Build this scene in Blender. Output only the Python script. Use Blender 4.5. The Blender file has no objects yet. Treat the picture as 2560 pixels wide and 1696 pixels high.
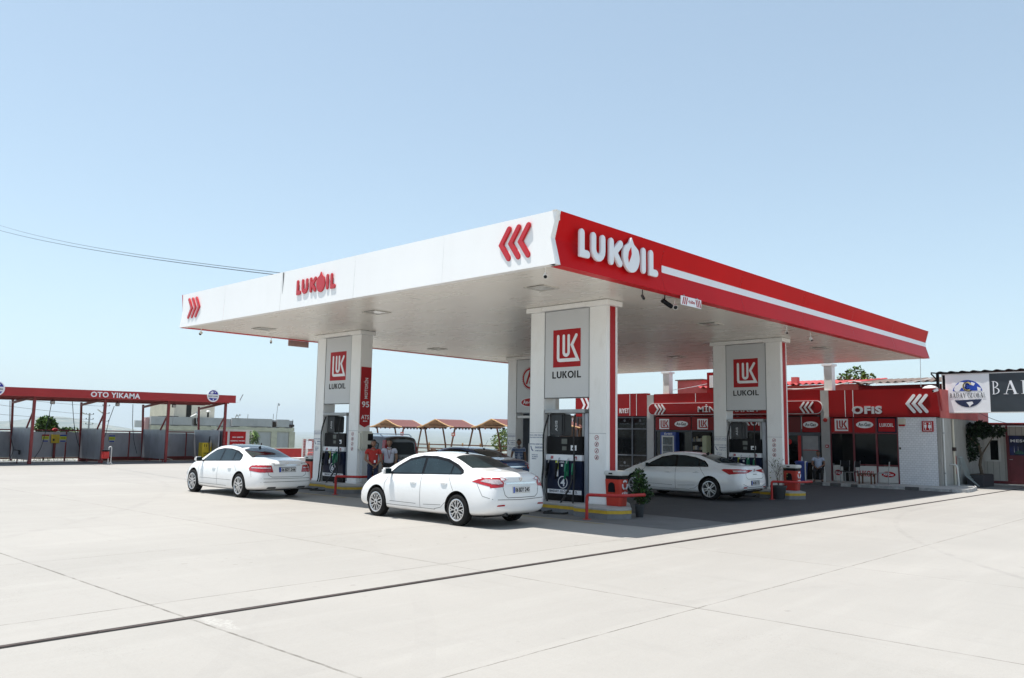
import bpy, bmesh, math, random
from mathutils import Vector, Matrix, geometry
from mathutils.bvhtree import BVHTree
random.seed(7)
R = math.radians
SC = bpy.context.scene
COL = SC.collection

# ------------------------------------------------------------------ camera
cam = bpy.data.cameras.new('camera'); CAM = bpy.data.objects.new('camera', cam); COL.objects.link(CAM)
cr = Vector((0.68096943, -0.73215705, 0.01505613)); cu = Vector((-0.09609622, -0.06895808, 0.99298051))
cb = cr.cross(cu)
CAM.matrix_world = Matrix(((cr.x, cu.x, cb.x, -12.13326803), (cr.y, cu.y, cb.y, -10.18521266), (cr.z, cu.z, cb.z, 1.83611873), (0, 0, 0, 1)))
cam.sensor_width = 36; cam.lens = 28.895; cam.clip_start = 0.1; cam.clip_end = 80000
SC.camera = CAM
# ------------------------------------------------------------------ world, sun, exposure
W = bpy.data.worlds.new('World'); SC.world = W; W.use_nodes = True
nt = W.node_tree; nt.nodes.clear()
sky = nt.nodes.new('ShaderNodeTexSky'); sky.sky_type = 'NISHITA'; sky.sun_disc = False
SUN = Vector((-0.127, 0.214, 1.0)).normalized()
sky.sun_elevation = math.asin(SUN.z); sky.sun_rotation = math.atan2(SUN.x, SUN.y)
sky.altitude = 200; sky.air_density = 1.0; sky.dust_density = 0.8; sky.ozone_density = 1.3
bg = nt.nodes.new('ShaderNodeBackground'); bg.inputs['Strength'].default_value = 0.15
wo = nt.nodes.new('ShaderNodeOutputWorld')
hs = nt.nodes.new('ShaderNodeHueSaturation'); hs.inputs['Saturation'].default_value = .78; nt.links.new(sky.outputs[0], hs.inputs['Color'])
wb = nt.nodes.new('ShaderNodeMix'); wb.data_type = 'RGBA'; wb.blend_type = 'MULTIPLY'; wb.inputs[0].default_value = 1; wb.inputs[7].default_value = (1.04, 1.165, 1.165, 1)   # sky colour gain: tints the sky and adds to its brightness
gm_ = nt.nodes.new('ShaderNodeGamma'); gm_.inputs[1].default_value = .78; nt.links.new(hs.outputs[0], gm_.inputs[0]); nt.links.new(gm_.outputs[0], wb.inputs[6]); nt.links.new(wb.outputs[2], bg.inputs[0]); nt.links.new(bg.outputs[0], wo.inputs[0])
sl = bpy.data.lights.new('sun', 'SUN'); sl.energy = 5.0; sl.angle = R(0.53); sl.color = (1.0, 0.955, 0.89)
so = bpy.data.objects.new('sun', sl); COL.objects.link(so)
so.rotation_euler = SUN.to_track_quat('Z', 'Y').to_euler(); so.location = (0, 0, 60)
SC.view_settings.view_transform = 'Standard'; SC.view_settings.look = 'None'
SC.view_settings.gamma = 1; SC.view_settings.use_curve_mapping = False
SC.view_settings.exposure = 0.58
SC.render.engine = 'CYCLES'
SC.cycles.max_bounces = 8; SC.cycles.diffuse_bounces = 4; SC.cycles.glossy_bounces = 4; SC.cycles.transmission_bounces = 6
SC.cycles.volume_bounces = 1; SC.cycles.caustics_reflective = False; SC.cycles.caustics_refractive = False
SC.cycles.sample_clamp_indirect = 6

# ------------------------------------------------------------------ materials
def _s(n, k, v):
    if k in n.inputs: n.inputs[k].default_value = v
def mat(name, col, rough=.5, metal=0, var=.06, scale=3.0, bump=0, bscale=60, coat=0, spec=.5, dirt=0, dcol=(.12, .1, .08), emis=None, stretch=(1, 1, 1)):
    m = bpy.data.materials.new(name); m.use_nodes = True; t = m.node_tree; N = t.nodes; L = t.links
    b = N['Principled BSDF']; _s(b, 'Roughness', rough); _s(b, 'Metallic', metal); _s(b, 'Coat Weight', coat); _s(b, 'Coat Roughness', .05); _s(b, 'Specular IOR Level', spec)
    g = N.new('ShaderNodeNewGeometry'); mp = N.new('ShaderNodeMapping'); mp.inputs['Scale'].default_value = stretch
    L.new(g.outputs['Position'], mp.inputs[0])
    nz = N.new('ShaderNodeTexNoise'); nz.inputs['Scale'].default_value = scale; nz.inputs['Detail'].default_value = 5
    L.new(mp.outputs[0], nz.inputs['Vector'])
    mr = N.new('ShaderNodeMapRange'); mr.inputs['From Min'].default_value = .3; mr.inputs['From Max'].default_value = .7
    mr.inputs['To Min'].default_value = 1 - var; mr.inputs['To Max'].default_value = 1 + var; L.new(nz.outputs[0], mr.inputs[0])
    mx = N.new('ShaderNodeVectorMath'); mx.operation = 'SCALE'; mx.inputs[0].default_value = col; L.new(mr.outputs[0], mx.inputs['Scale'])
    out = mx.outputs[0]
    if dirt:
        n2 = N.new('ShaderNodeTexNoise'); n2.inputs['Scale'].default_value = scale * 2.7; n2.inputs['Detail'].default_value = 8; n2.inputs['Roughness'].default_value = .65
        L.new(mp.outputs[0], n2.inputs['Vector'])
        r2 = N.new('ShaderNodeMapRange'); r2.inputs['From Min'].default_value = .52; r2.inputs['From Max'].default_value = .78
        r2.inputs['To Max'].default_value = dirt; L.new(n2.outputs[0], r2.inputs[0])
        mm = N.new('ShaderNodeMix'); mm.data_type = 'RGBA'; L.new(r2.outputs[0], mm.inputs[0]); L.new(out, mm.inputs[6]); mm.inputs[7].default_value = (*dcol, 1)
        out = mm.outputs[2]
    L.new(out, b.inputs['Base Color'])
    if bump:
        n3 = N.new('ShaderNodeTexNoise'); n3.inputs['Scale'].default_value = bscale; n3.inputs['Detail'].default_value = 4
        L.new(g.outputs['Position'], n3.inputs['Vector'])
        bp = N.new('ShaderNodeBump'); bp.inputs['Strength'].default_value = bump; bp.inputs['Distance'].default_value = .02
        L.new(n3.outputs[0], bp.inputs['Height']); L.new(bp.outputs[0], b.inputs['Normal'])
    if emis:
        _s(b, 'Emission Color', (*emis[0], 1)); _s(b, 'Emission Strength', emis[1])
    m['b'] = 1
    return m
class NG:
    """tiny node helper on a material made by mat()"""
    def __init__(s, m): s.m = m; s.t = m.node_tree; s.N = s.t.nodes; s.L = s.t.links; s.b = s.N['Principled BSDF']
    def math(s, op, a, b=None, c=None):
        n = s.N.new('ShaderNodeMath'); n.operation = op
        for i, v in enumerate((a, b, c)):
            if v is None: continue
            if isinstance(v, (int, float)): n.inputs[i].default_value = v
            else: s.L.new(v, n.inputs[i])
        return n.outputs[0]
    def pos(s):
        g = s.N.new('ShaderNodeNewGeometry'); x = s.N.new('ShaderNodeSeparateXYZ'); s.L.new(g.outputs['Position'], x.inputs[0]); return g.outputs['Position'], x.outputs
    def noise(s, vec, scale, detail=4, rough=.5, stretch=None):
        if stretch:
            mp = s.N.new('ShaderNodeMapping'); mp.inputs['Scale'].default_value = stretch; s.L.new(vec, mp.inputs[0]); vec = mp.outputs[0]
        n = s.N.new('ShaderNodeTexNoise'); n.inputs['Scale'].default_value = scale; n.inputs['Detail'].default_value = detail; n.inputs['Roughness'].default_value = rough
        s.L.new(vec, n.inputs['Vector']); return n.outputs[0]
    def rng(s, v, a, b, c=0., d=1.):
        n = s.N.new('ShaderNodeMapRange'); n.inputs[1].default_value = a; n.inputs[2].default_value = b; n.inputs[3].default_value = c; n.inputs[4].default_value = d
        s.L.new(v, n.inputs[0]); return n.outputs[0]
    def mix(s, f, a, b):
        n = s.N.new('ShaderNodeMix'); n.data_type = 'RGBA'
        for i, v in ((0, f), (6, a), (7, b)):
            if isinstance(v, (int, float)): n.inputs[i].default_value = v
            elif isinstance(v, tuple): n.inputs[i].default_value = (*v, 1)
            else: s.L.new(v, n.inputs[i])
        return n.outputs[2]
    def base(s): return s.b.inputs['Base Color'].links[0].from_socket
    def setbase(s, v): s.L.new(v, s.b.inputs['Base Color'])
    def bump(s, h, st=.3, dist=.02):
        n = s.N.new('ShaderNodeBump'); n.inputs['Strength'].default_value = st; n.inputs['Distance'].default_value = dist; s.L.new(h, n.inputs['Height']); s.L.new(n.outputs[0], s.b.inputs['Normal'])

M = {}
M['white'] = mat('white_panel', (.80, .80, .785), .38, var=.025, scale=1.2, dirt=.10, dcol=(.5, .47, .42))
M['white_fascia'] = mat('white_fascia_paint', (.89, .885, .875), .32, var=.02, scale=.8, dirt=.08, dcol=(.6, .58, .55), stretch=(1, 1, .3))
M['post'] = mat('cream_post_panel', (.89, .885, .87), .32, var=.03, scale=1.5, dirt=.2, dcol=(.5, .45, .38), stretch=(1, 1, .4))
M['grey_panel'] = mat('pale_grey_sign_panel', (.60, .61, .62), .3, var=.02, scale=.9)
M['red'] = mat('red_gloss_paint', (.60, .008, .011), .3, var=.07, scale=.5, coat=0, spec=.06, stretch=(1, 1, .5))
M['red_sign'] = mat('red_sign_face', (.40, .010, .014), .35, var=.08, scale=1.2, spec=.2)
M['red_pole'] = mat('red_metal_paint', (.46, .022, .02), .42, var=.12, scale=4, dirt=.3, dcol=(.2, .03, .025))
M['white_letter'] = mat('white_letter_plastic', (.83, .84, .87), .22, var=.015)
M['red_letter'] = mat('red_letter_plastic', (.55, .01, .018), .2, var=.05, coat=.3)
M['black'] = mat('black_plastic', (.008, .008, .010), .4, var=.2, spec=.12)
M['black_text'] = mat('black_vinyl', (.006, .006, .007), .5, var=.1, spec=.1)
M['blue_text'] = mat('blue_grey_vinyl', (.17, .2, .32), .45, var=.1)
M['navy'] = mat('navy_panel', (.010, .016, .042), .35, var=.1, spec=.15)
M['dark_grey'] = mat('dark_grey_metal', (.07, .073, .077), .45, var=.1, spec=.2)
M['grey_metal'] = mat('grey_metal', (.33, .34, .35), .4, .5, var=.1, dirt=.2)
M['steel'] = mat('bright_steel', (.62, .63, .64), .28, .85, var=.06)
M['yellow'] = mat('yellow_paint', (.62, .40, .03), .5, var=.12, scale=6, dirt=.35)
M['yellow_box'] = mat('yellow_box_paint', (.68, .50, .03), .45, var=.1, scale=6, dirt=.25)
M['green'] = mat('green_plastic', (.01, .20, .10), .4, var=.1)
M['lime'] = mat('lime_label', (.62, .70, .03), .45, var=.05)
M['rubber'] = mat('rubber', (.02, .02, .021), .7, var=.15, scale=20)
M['glass'] = mat('dark_glass', (.005, .006, .007), .04, var=.1, spec=.2)
M['blue'] = mat('blue_plastic', (.015, .05, .28), .4, var=.1)
M['blue_logo'] = mat('blue_vinyl', (.02, .07, .42), .35, var=.06)
M['gold'] = mat('gold_vinyl', (.6, .5, .22), .35, var=.1)
M['kerb'] = mat('grey_kerb_paint', (.20, .20, .21), .7, var=.12, scale=5, bump=.2, dirt=.4, dcol=(.09, .08, .07))
M['kerb_top'] = mat('concrete_kerb_top', (.42, .41, .39), .8, var=.1, scale=5, bump=.25, dirt=.35, dcol=(.2, .18, .16))
M['galv'] = mat('galvanised_sheet', (.36, .38, .42), .42, .4, var=.13, scale=1.6, dirt=.35, dcol=(.13, .13, .14), stretch=(1, 1, .5))
M['conc_wall'] = mat('raw_concrete_block', (.46, .46, .47), .9, var=.1, scale=1.3, bump=.3, bscale=20, dirt=.35, dcol=(.3, .29, .28), stretch=(1, 1, .5))
M['conc_beam'] = mat('mossy_concrete_beam', (.55, .53, .43), .9, var=.12, scale=2, bump=.3, bscale=20, dirt=.3, dcol=(.25, .24, .18))
M['plaster'] = mat('cream_plaster', (.60, .56, .46), .85, var=.08, scale=1.5, dirt=.3, dcol=(.4, .35, .28))
M['wood'] = mat('varnished_wood', (.12, .055, .028), .6, var=.3, scale=8, stretch=(1, 1, .2))
M['wood_light'] = mat('pale_pine_wood', (.50, .30, .13), .55, var=.2, scale=8)
M['shingle'] = mat('red_brown_shingle', (.13, .045, .04), .8, var=.25, scale=14, bump=.5, bscale=40)
M['dark_roof'] = mat('dark_corrugated_sheet', (.012, .012, .014), .8, var=.2)
M['brown_roof'] = mat('weathered_corrugated_sheet', (.16, .12, .10), .8, var=.3, scale=3)
M['pink_wall'] = mat('faded_red_render', (.55, .12, .11), .8, var=.15, scale=1.2, dirt=.25, dcol=(.6, .3, .28))
M['render'] = mat('stained_grey_render', (.36, .35, .33), .9, var=.12, scale=1.4, bump=.3, bscale=15, dirt=.5, dcol=(.18, .17, .16), stretch=(1, 1, .35))
M['interior'] = mat('dim_interior', (.018, .017, .016), .9, var=.5, scale=1.5)
M['frame_grey'] = mat('grey_window_frame', (.09, .10, .12), .45, var=.08, spec=.25)
M['frame_maroon'] = mat('maroon_window_frame', (.17, .03, .04), .4, var=.1)
M['pvc'] = mat('white_pvc', (.62, .62, .60), .4, var=.05, dirt=.15, dcol=(.4, .38, .34))
M['bark'] = mat('bark', (.11, .085, .06), .9, var=.3, scale=12, bump=.5)
M['pot'] = mat('dark_plastic_pot', (.03, .033, .037), .6, var=.15)
M['soil'] = mat('soil', (.07, .05, .035), .95, var=.3, scale=30)

def leafmat(name, col, var=.45):
    m = mat(name, col, .5, var=var, scale=6, spec=.3)
    b = m.node_tree.nodes['Principled BSDF']; _s(b, 'Subsurface Weight', 0)
    return m
M['leaf'] = leafmat('green_leaf', (.05, .11, .02)); M['leaf_l'] = leafmat('light_green_leaf', (.12, .2, .035))
M['leaf_d'] = leafmat('dark_green_leaf', (.022, .05, .018)); M['leaf_y'] = leafmat('yellow_green_leaf', (.2, .24, .06))

# soffit: glossy slats running along Y with open joints
m = mat('soffit_slats', (.80, .76, .69), .26, var=.012, scale=.6, dirt=.02, dcol=(.45, .42, .38)); g = NG(m); P, X = g.pos()
pp = g.math('PINGPONG', X[0], .075); ln = g.math('LESS_THAN', pp, .006)
wv = g.noise(P, 1.0, 3, .5, (9, .15, 1))
g.setbase(g.mix(g.math('MULTIPLY', ln, .35), g.base(), (.2, .18, .16))); g.bump(g.math('ADD', g.rng(pp, 0, .012), g.math('MULTIPLY', wv, .0)), .10, .004)
g.L.new(g.rng(g.noise(P, 2.0, 4, .6, (.5, .2, 1)), .3, .7, .27, .28), g.b.inputs['Roughness'])
M['soffit'] = m
# white ceramic tiles on the shop wall (running bond in y,z)
m = mat('white_wall_tile', (.60, .62, .66), .22, var=.06, scale=1.0, dirt=.2, dcol=(.42, .42, .42)); g = NG(m); P, X = g.pos()
br = g.N.new('ShaderNodeTexBrick'); cb_ = g.N.new('ShaderNodeCombineXYZ'); g.L.new(X[1], cb_.inputs[0]); g.L.new(X[2], cb_.inputs[1]); g.L.new(cb_.outputs[0], br.inputs['Vector'])
br.inputs['Scale'].default_value = 1; br.inputs['Brick Width'].default_value = .14; br.inputs['Row Height'].default_value = .09; br.inputs['Mortar Size'].default_value = .006
br.inputs['Color1'].default_value = (.80, .81, .84, 1); br.inputs['Color2'].default_value = (.72, .735, .77, 1); br.inputs['Mortar'].default_value = (.52, .53, .55, 1)
g.setbase(br.outputs[0]); M['tile'] = m
# white vertical boards
m = mat('pale_boards', (.50, .49, .46), .55, var=.06, scale=1.5, dirt=.3, dcol=(.3, .28, .25)); g = NG(m); P, X = g.pos()
g.setbase(g.mix(g.math('LESS_THAN', g.math('PINGPONG', X[1], .12), .007), g.base(), (.16, .15, .14))); M['boards'] = m

# ------------------------------------------------------------------ mesh builder
OFF = {}
def off(o):
    while o is not None:
        if o.name in OFF: return OFF[o.name]
        o = o.parent
    return Vector((0, 0, 0))
class MB:
    def __init__(s): s.v = []; s.f = []; s.m = []; s.k = 0
    def add(s, vs, fs, m=None):
        n = len(s.v); s.v += [Vector(v) for v in vs]; s.f += [tuple(i + n for i in f) for f in fs]; s.m += [s.k if m is None else m] * len(fs); return s
    def box(s, x0, x1, y0, y1, z0, z1, m=None):
        return s.add([(x0, y0, z0), (x1, y0, z0), (x1, y1, z0), (x0, y1, z0), (x0, y0, z1), (x1, y0, z1), (x1, y1, z1), (x0, y1, z1)],
                     [(0, 3, 2, 1), (4, 5, 6, 7), (0, 1, 5, 4), (1, 2, 6, 5), (2, 3, 7, 6), (3, 0, 4, 7)], m)
    def bar(s, a, b, w, h=None, m=None, up=(0, 0, 1)):
        a = Vector(a); b = Vector(b); h = h or w; d = (b - a).normalized(); u = Vector(up)
        if abs(d.dot(u)) > .99: u = Vector((1, 0, 0))
        r = d.cross(u).normalized() * w / 2; t = r.cross(d).normalized() * h / 2
        vs = [p + i * r + j * t for p in (a, b) for i, j in ((-1, -1), (1, -1), (1, 1), (-1, 1))]
        return s.add(vs, [(0, 1, 2, 3), (7, 6, 5, 4), (0, 4, 5, 1), (1, 5, 6, 2), (2, 6, 7, 3), (3, 7, 4, 0)], m)
    def tube(s, pts, r, n=8, m=None, caps=True, r1=None):
        pts = [Vector(p) for p in pts]; rings = []; N = len(pts); u = None
        for i, p in enumerate(pts):
            d = (pts[min(i + 1, N - 1)] - pts[max(i - 1, 0)]).normalized()
            if u is None:
                u = Vector((0, 0, 1)) if abs(d.z) < .9 else Vector((1, 0, 0))
            u = (u - d * u.dot(d)).normalized(); w = d.cross(u)
            rr = r if r1 is None else r + (r1 - r) * i / (N - 1)
            if isinstance(r, (list, tuple)): rr = r[i]
            rings.append([p + (u * math.cos(t) + w * math.sin(t)) * rr for t in [2 * math.pi * k / n for k in range(n)]])
        vs = [v for q in rings for v in q]; fs = []
        for i in range(N - 1):
            for k in range(n): fs.append((i * n + k, i * n + (k + 1) % n, (i + 1) * n + (k + 1) % n, (i + 1) * n + k))
        if caps: fs += [tuple(range(n))[::-1], tuple((N - 1) * n + k for k in range(n))]
        return s.add(vs, fs, m)
    def lathe(s, c, axis, prof, n=20, m=None, closed=False):
        """prof: (distance along axis, radius)"""
        c = Vector(c); a = Vector(axis).normalized(); u = Vector((0, 0, 1)) if abs(a.z) < .9 else Vector((1, 0, 0)); u = (u - a * u.dot(a)).normalized(); w = a.cross(u)
        vs = []; fs = []; K = len(prof)
        for d, r in prof:
            for k in range(n):
                t = 2 * math.pi * k / n; vs.append(c + a * d + (u * math.cos(t) + w * math.sin(t)) * r)
        for i in range(K if closed else K - 1):
            for k in range(n): fs.append((i * n + k, i * n + (k + 1) % n, ((i + 1) % K) * n + (k + 1) % n, ((i + 1) % K) * n + k))
        if not closed: fs += [tuple(range(n))[::-1], tuple((K - 1) * n + k for k in range(n))]
        return s.add(vs, fs, m)
    def prism(s, fn, pts, d0, d1, m=None):
        """extruded polygon; fn(a, b, d) -> point"""
        tri = geometry.tessellate_polygon([[Vector((p[0], p[1], 0)) for p in pts]]); n = len(pts)
        vs = [fn(p[0], p[1], d0) for p in pts] + [fn(p[0], p[1], d1) for p in pts]
        fs = [tuple(t) for t in tri] + [tuple(i + n for i in reversed(t)) for t in tri] + [(i, (i + 1) % n, (i + 1) % n + n, i + n) for i in range(n)]
        return s.add(vs, fs, m)
    def build(s, name, mats, parent=None, smooth=0, bevel=0, **props):
        if not isinstance(mats, (list, tuple)): mats = [mats]
        o_ = off(parent); me = bpy.data.meshes.new(name); me.from_pydata([v - o_ for v in s.v], [], s.f)
        for x in mats: me.materials.append(M[x] if isinstance(x, str) else x)
        for p, mi in zip(me.polygons, s.m): p.material_index = min(mi, len(mats) - 1)
        bm = bmesh.new(); bm.from_mesh(me); bmesh.ops.recalc_face_normals(bm, faces=bm.faces)
        if bevel:
            es = [e for e in bm.edges if len(e.link_faces) == 2 and e.calc_face_angle(0) > .6]
            bmesh.ops.bevel(bm, geom=es, offset=bevel, segments=2, affect='EDGES', clamp_overlap=True)
        bm.to_mesh(me); bm.free()
        if smooth or bevel:
            me.polygons.foreach_set('use_smooth', [True] * len(me.polygons)); me.set_sharp_from_angle(angle=R(smooth or 35))
        o = bpy.data.objects.new(name, me); COL.objects.link(o)
        if parent is not None: o.parent = parent
        for k, v in props.items(): o[k] = v
        return o
def empty(name, loc, label=None, cat=None, group=None, rz=0):
    o = bpy.data.objects.new(name, None); COL.objects.link(o); o.location = loc; o.rotation_euler = (0, 0, rz); o.empty_display_size = .2
    OFF[o.name] = Vector(loc) if rz == 0 else Vector((0, 0, 0))
    if label: tag(o, label, cat, group)
    return o
def tag(o, label=None, cat=None, group=None, kind=None):
    if label: o['label'] = label
    if cat: o['category'] = cat
    if group: o['group'] = group
    if kind: o['kind'] = kind
    return o
def part_empty(name, parent):
    o = bpy.data.objects.new(name, None); COL.objects.link(o); o.parent = parent; o.empty_display_size = .1; return o
def structure(o): o['kind'] = 'structure'; return o
def kids(o): return [c for c in bpy.data.objects if c.parent == o]
def copy_tree(o, parent=None):
    c = o.copy(); COL.objects.link(c); c.parent = parent
    for ch in kids(o): copy_tree(ch, c)
    return c
def dup(o, loc, label=None, rz=None, group=None, cat=None):
    c = copy_tree(o); c.location = loc
    if rz is not None: c.rotation_euler = (0, 0, rz)
    return tag(c, label, cat, group)
def FX(x0): return lambda y, z, d=0: Vector((x0 - d, y, z))      # plane facing -X, (y, z)
def FY(y0): return lambda x, z, d=0: Vector((x, y0 - d, z))      # plane facing -Y, (x, z)
def stroke(pts, w, cap=True, n=5):
    """outline of a thick open polyline with mitred corners and round ends"""
    P = [Vector((p[0], p[1])) for p in pts]; P = [p for i, p in enumerate(P) if i == 0 or (p - P[i - 1]).length > 1e-4]; L = []; Rr = []; h = w / 2
    def nrm(a, b): d = (b - a).normalized(); return Vector((-d.y, d.x))
    for i, p in enumerate(P):
        if i == 0: nn = nrm(P[0], P[1]); k = 1
        elif i == len(P) - 1: nn = nrm(P[-2], P[-1]); k = 1
        else:
            a = nrm(P[i - 1], p); b = nrm(p, P[i + 1]); nn = (a + b).normalized(); k = 1 / max(.35, nn.dot(a))
        L.append(p + nn * h * k); Rr.append(p - nn * h * k)
    out = list(L)
    def arc(c, a, b, sign):
        va = a - c; r = []
        for i in range(1, n): t = -math.pi * i / n; r.append(c + Vector((va.x * math.cos(t) - va.y * math.sin(t), va.x * math.sin(t) + va.y * math.cos(t))))
        return r
    if cap: out += arc(P[-1], L[-1], Rr[-1], 1)
    out += Rr[::-1]
    if cap: out += arc(P[0], Rr[0], L[0], 1)
    return [(p.x, p.y) for p in out]
def arcpts(cx, cy, rx, ry, a0, a1, n=10): return [(cx + rx * math.cos(R(a0 + (a1 - a0) * i / n)), cy + ry * math.sin(R(a0 + (a1 - a0) * i / n))) for i in range(n + 1)]
def ell(cx, cy, rx, ry, n=28): return arcpts(cx, cy, rx, ry, 0, 360 - 360 / n, n - 1)
_tc = {}
def text_geo(body, bold=0.0):
    k = (body, bold)
    if k not in _tc:
        c = bpy.data.curves.new('t', 'FONT'); c.body = body; c.size = 1; c.offset = bold; c.fill_mode = 'BOTH'; c.extrude = .5; c.resolution_u = 3; c.space_character = 1.0 + bold * 3.2
        o = bpy.data.objects.new('t', c); COL.objects.link(o); dg = bpy.context.evaluated_depsgraph_get(); me = bpy.data.meshes.new_from_object(o.evaluated_get(dg))
        vs = [v.co.copy() for v in me.vertices]; fs = [tuple(p.vertices) for p in me.polygons]
        bpy.data.objects.remove(o); bpy.data.curves.remove(c); bpy.data.meshes.remove(me)
        x0 = min(v.x for v in vs); x1 = max(v.x for v in vs); y0 = min(v.y for v in vs); y1 = max(v.y for v in vs)
        _tc[k] = ([((v.x - x0) / (x1 - x0), (v.y - y0) / (y1 - y0), v.z > 0) for v in vs], fs)
    return _tc[k]
def text(mb, fn, body, a0, a1, b0, b1, d0, d1, bold=.0, m=None):
    """text fitted into the rectangle a0 (reading start) .. a1 (reading end), b0 (bottom) .. b1 (top)"""
    vs, fs = text_geo(body, bold)
    return mb.add([fn(a0 + (a1 - a0) * s, b0 + (b1 - b0) * t, d1 if w else d0) for s, t, w in vs], fs, m)
def luk_text(mb, fn, a0, a1, b0, b1, d0, d1, w=.175, m=None):
    """heavy sans LUKOIL built from strokes; height 1 = b0..b1"""
    H = abs(b1 - b0); sc = abs(a1 - a0) / 4.35; g_ = lambda u, v, d: fn(a0 + (a1 - a0) * u / 4.35, b0 + (b1 - b0) * v / 1.0, d)
    h = w / 2; L = lambda x: [stroke([(x + h, 1 - 0), (x + h, h), (x + .56, h)], w, cap=False)]
    x = 0.0; ps = L(x); x = .68
    ps += [stroke([(x + h, 1), (x + h, .36)] + arcpts(x + .36, .36, .36 - h, .36 - h, 180, 360, 8) + [(x + .72 - h, .36), (x + .72 - h, 1)], w, cap=False)]; x = 1.54
    ps += [stroke([(x + h, 0), (x + h, 1)], w, cap=False), [(x + w + .01, .50), (x + .44, 1), (x + .66, 1), (x + .36, .58)], [(x + .20, .56), (x + .34, .64), (x + .70, 0), (x + .49, 0)]]; x = 2.32
    ring_ = [(x + .45 + (.45) * math.cos(t), .5 + .51 * math.sin(t)) for t in [2 * math.pi * k / 20 for k in range(20)]]; inn = [(x + .45 + (.45 - w) * math.cos(t), .5 + (.51 - w) * math.sin(t)) for t in [2 * math.pi * k / 20 for k in range(20)]]
    ps += [[ring_[k], ring_[(k + 1) % 20], inn[(k + 1) % 20], inn[k]] for k in range(20)]; x = 3.32
    ps += [stroke([(x + h, 0), (x + h, 1)], w, cap=False)]; ps += L(3.72)
    for i, p in enumerate(ps): mb.prism(g_, p, d0, d1, m)
    return mb
def vtext(mb, fn, body, a0, a1, b0, b1, d0, d1, bold=.0, m=None):
    """text reading upwards: a0..a1 is the glyph height direction (top of glyphs at a0), b0 start, b1 end"""
    vs, fs = text_geo(body, bold)
    return mb.add([fn(a1 + (a0 - a1) * t, b0 + (b1 - b0) * s, d1 if w else d0) for s, t, w in vs], fs, m)
def skin(pts, edges, sub=1, root=0):
    """pts: [(pos, radius)] -> evaluated mesh data (verts, faces)"""
    me = bpy.data.meshes.new('s'); me.from_pydata([Vector(p[0]) for p in pts], edges, [])
    o = bpy.data.objects.new('s', me); COL.objects.link(o)
    md = o.modifiers.new('k', 'SKIN'); md.use_smooth_shade = True
    for i, p in enumerate(pts):
        r = p[1]; r = (r, r) if isinstance(r, (int, float)) else r
        me.skin_vertices[0].data[i].radius = r; me.skin_vertices[0].data[i].use_root = (i == root)
    if sub: s = o.modifiers.new('u', 'SUBSURF'); s.levels = sub
    dg = bpy.context.evaluated_depsgraph_get(); m2 = bpy.data.meshes.new_from_object(o.evaluated_get(dg))
    r = ([v.co.copy() for v in m2.vertices], [tuple(p.vertices) for p in m2.polygons])
    bpy.data.objects.remove(o); bpy.data.meshes.remove(me); bpy.data.meshes.remove(m2); return r
def leafcloud(name, mats, parent, blobs, n, size, rnd=None, shape=1.6, droop=0):
    """n leaf faces spread through ellipsoid blobs [(centre, (rx,ry,rz), weight)]"""
    rnd = rnd or random.Random(len(name) + n); mb = MB(); tw = sum(b[2] for b in blobs)
    for i in range(n):
        t = rnd.random() * tw
        for c, r, w in blobs:
            t -= w
            if t <= 0: break
        while True:
            p = Vector((rnd.uniform(-1, 1), rnd.uniform(-1, 1), rnd.uniform(-1, 1)))
            if p.length < 1 and p.length > rnd.random() * .75: break
        q = Vector(c) + Vector((p.x * r[0], p.y * r[1], p.z * r[2]))
        d = (p * .7 + Vector((rnd.uniform(-1, 1), rnd.uniform(-1, 1), rnd.uniform(-.6, .6) - droop))).normalized()
        w = d.cross(Vector((rnd.uniform(-1, 1), rnd.uniform(-1, 1), rnd.uniform(-1, 1)))).normalized()
        L = size * rnd.uniform(.6, 1.3) ; H = L / shape / 2; k = d.cross(w) * L * .12
        mb.add([q, q + d * L * .5 + w * H + k, q + d * L, q + d * L * .5 - w * H + k], [(0, 1, 2), (0, 2, 3)], rnd.randrange(len(mats)))
    return mb.build(name, mats, parent)
# ================================================================== SETTING: ground, terrain, haze
ZS = 5.217; ZT = 6.30; LX = 23.53; LY = 16.07
def terrain():
    mb = MB(); cx, cy = 5., 5.; rings = [0, 20, 40, 52, 58, 64, 72, 90, 130, 200, 320, 500, 800, 1200, 1800, 2600, 3600, 5000, 6500, 8200, 10000, 12500, 15500, 19000, 24000, 30000]; n = 96
    rn = random.Random(3)
    def h(x, y, r):
        z = 0
        if r > 52: z = -.2 - min(148, (r - 52) * .26)
        if r > 3000: z += 9 * math.sin(x / 900 + 1) * math.cos(y / 1300)
        if r > 8000: z += (r - 8000) / 22000 * (190 + 70 * math.sin(math.atan2(y, x) * 9) + 40 * math.sin(math.atan2(y, x) * 23 + 1))
        return z
    vs = []
    for r in rings:
        for k in range(n):
            t = 2 * math.pi * k / n; x = cx + r * math.cos(t); y = cy + r * math.sin(t); vs.append((x, y, h(x, y, r)))
    fs = []
    for i in range(1, len(rings) - 1):
        for k in range(n): fs.append((i * n + k, (i + 1) * n + k, (i + 1) * n + (k + 1) % n, i * n + (k + 1) % n))
    fs.append(tuple(n + k for k in range(n)))
    return mb.add(vs, fs)
m = mat('plain_land', (.13, .15, .10), .9, var=.3, scale=.004); g = NG(m); P, X = g.pos()
vo = g.N.new('ShaderNodeTexVoronoi'); vo.inputs['Scale'].default_value = .0045; g.L.new(P, vo.inputs['Vector'])
sep = g.N.new('ShaderNodeSeparateColor'); g.L.new(vo.outputs['Color'], sep.inputs[0])
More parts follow.
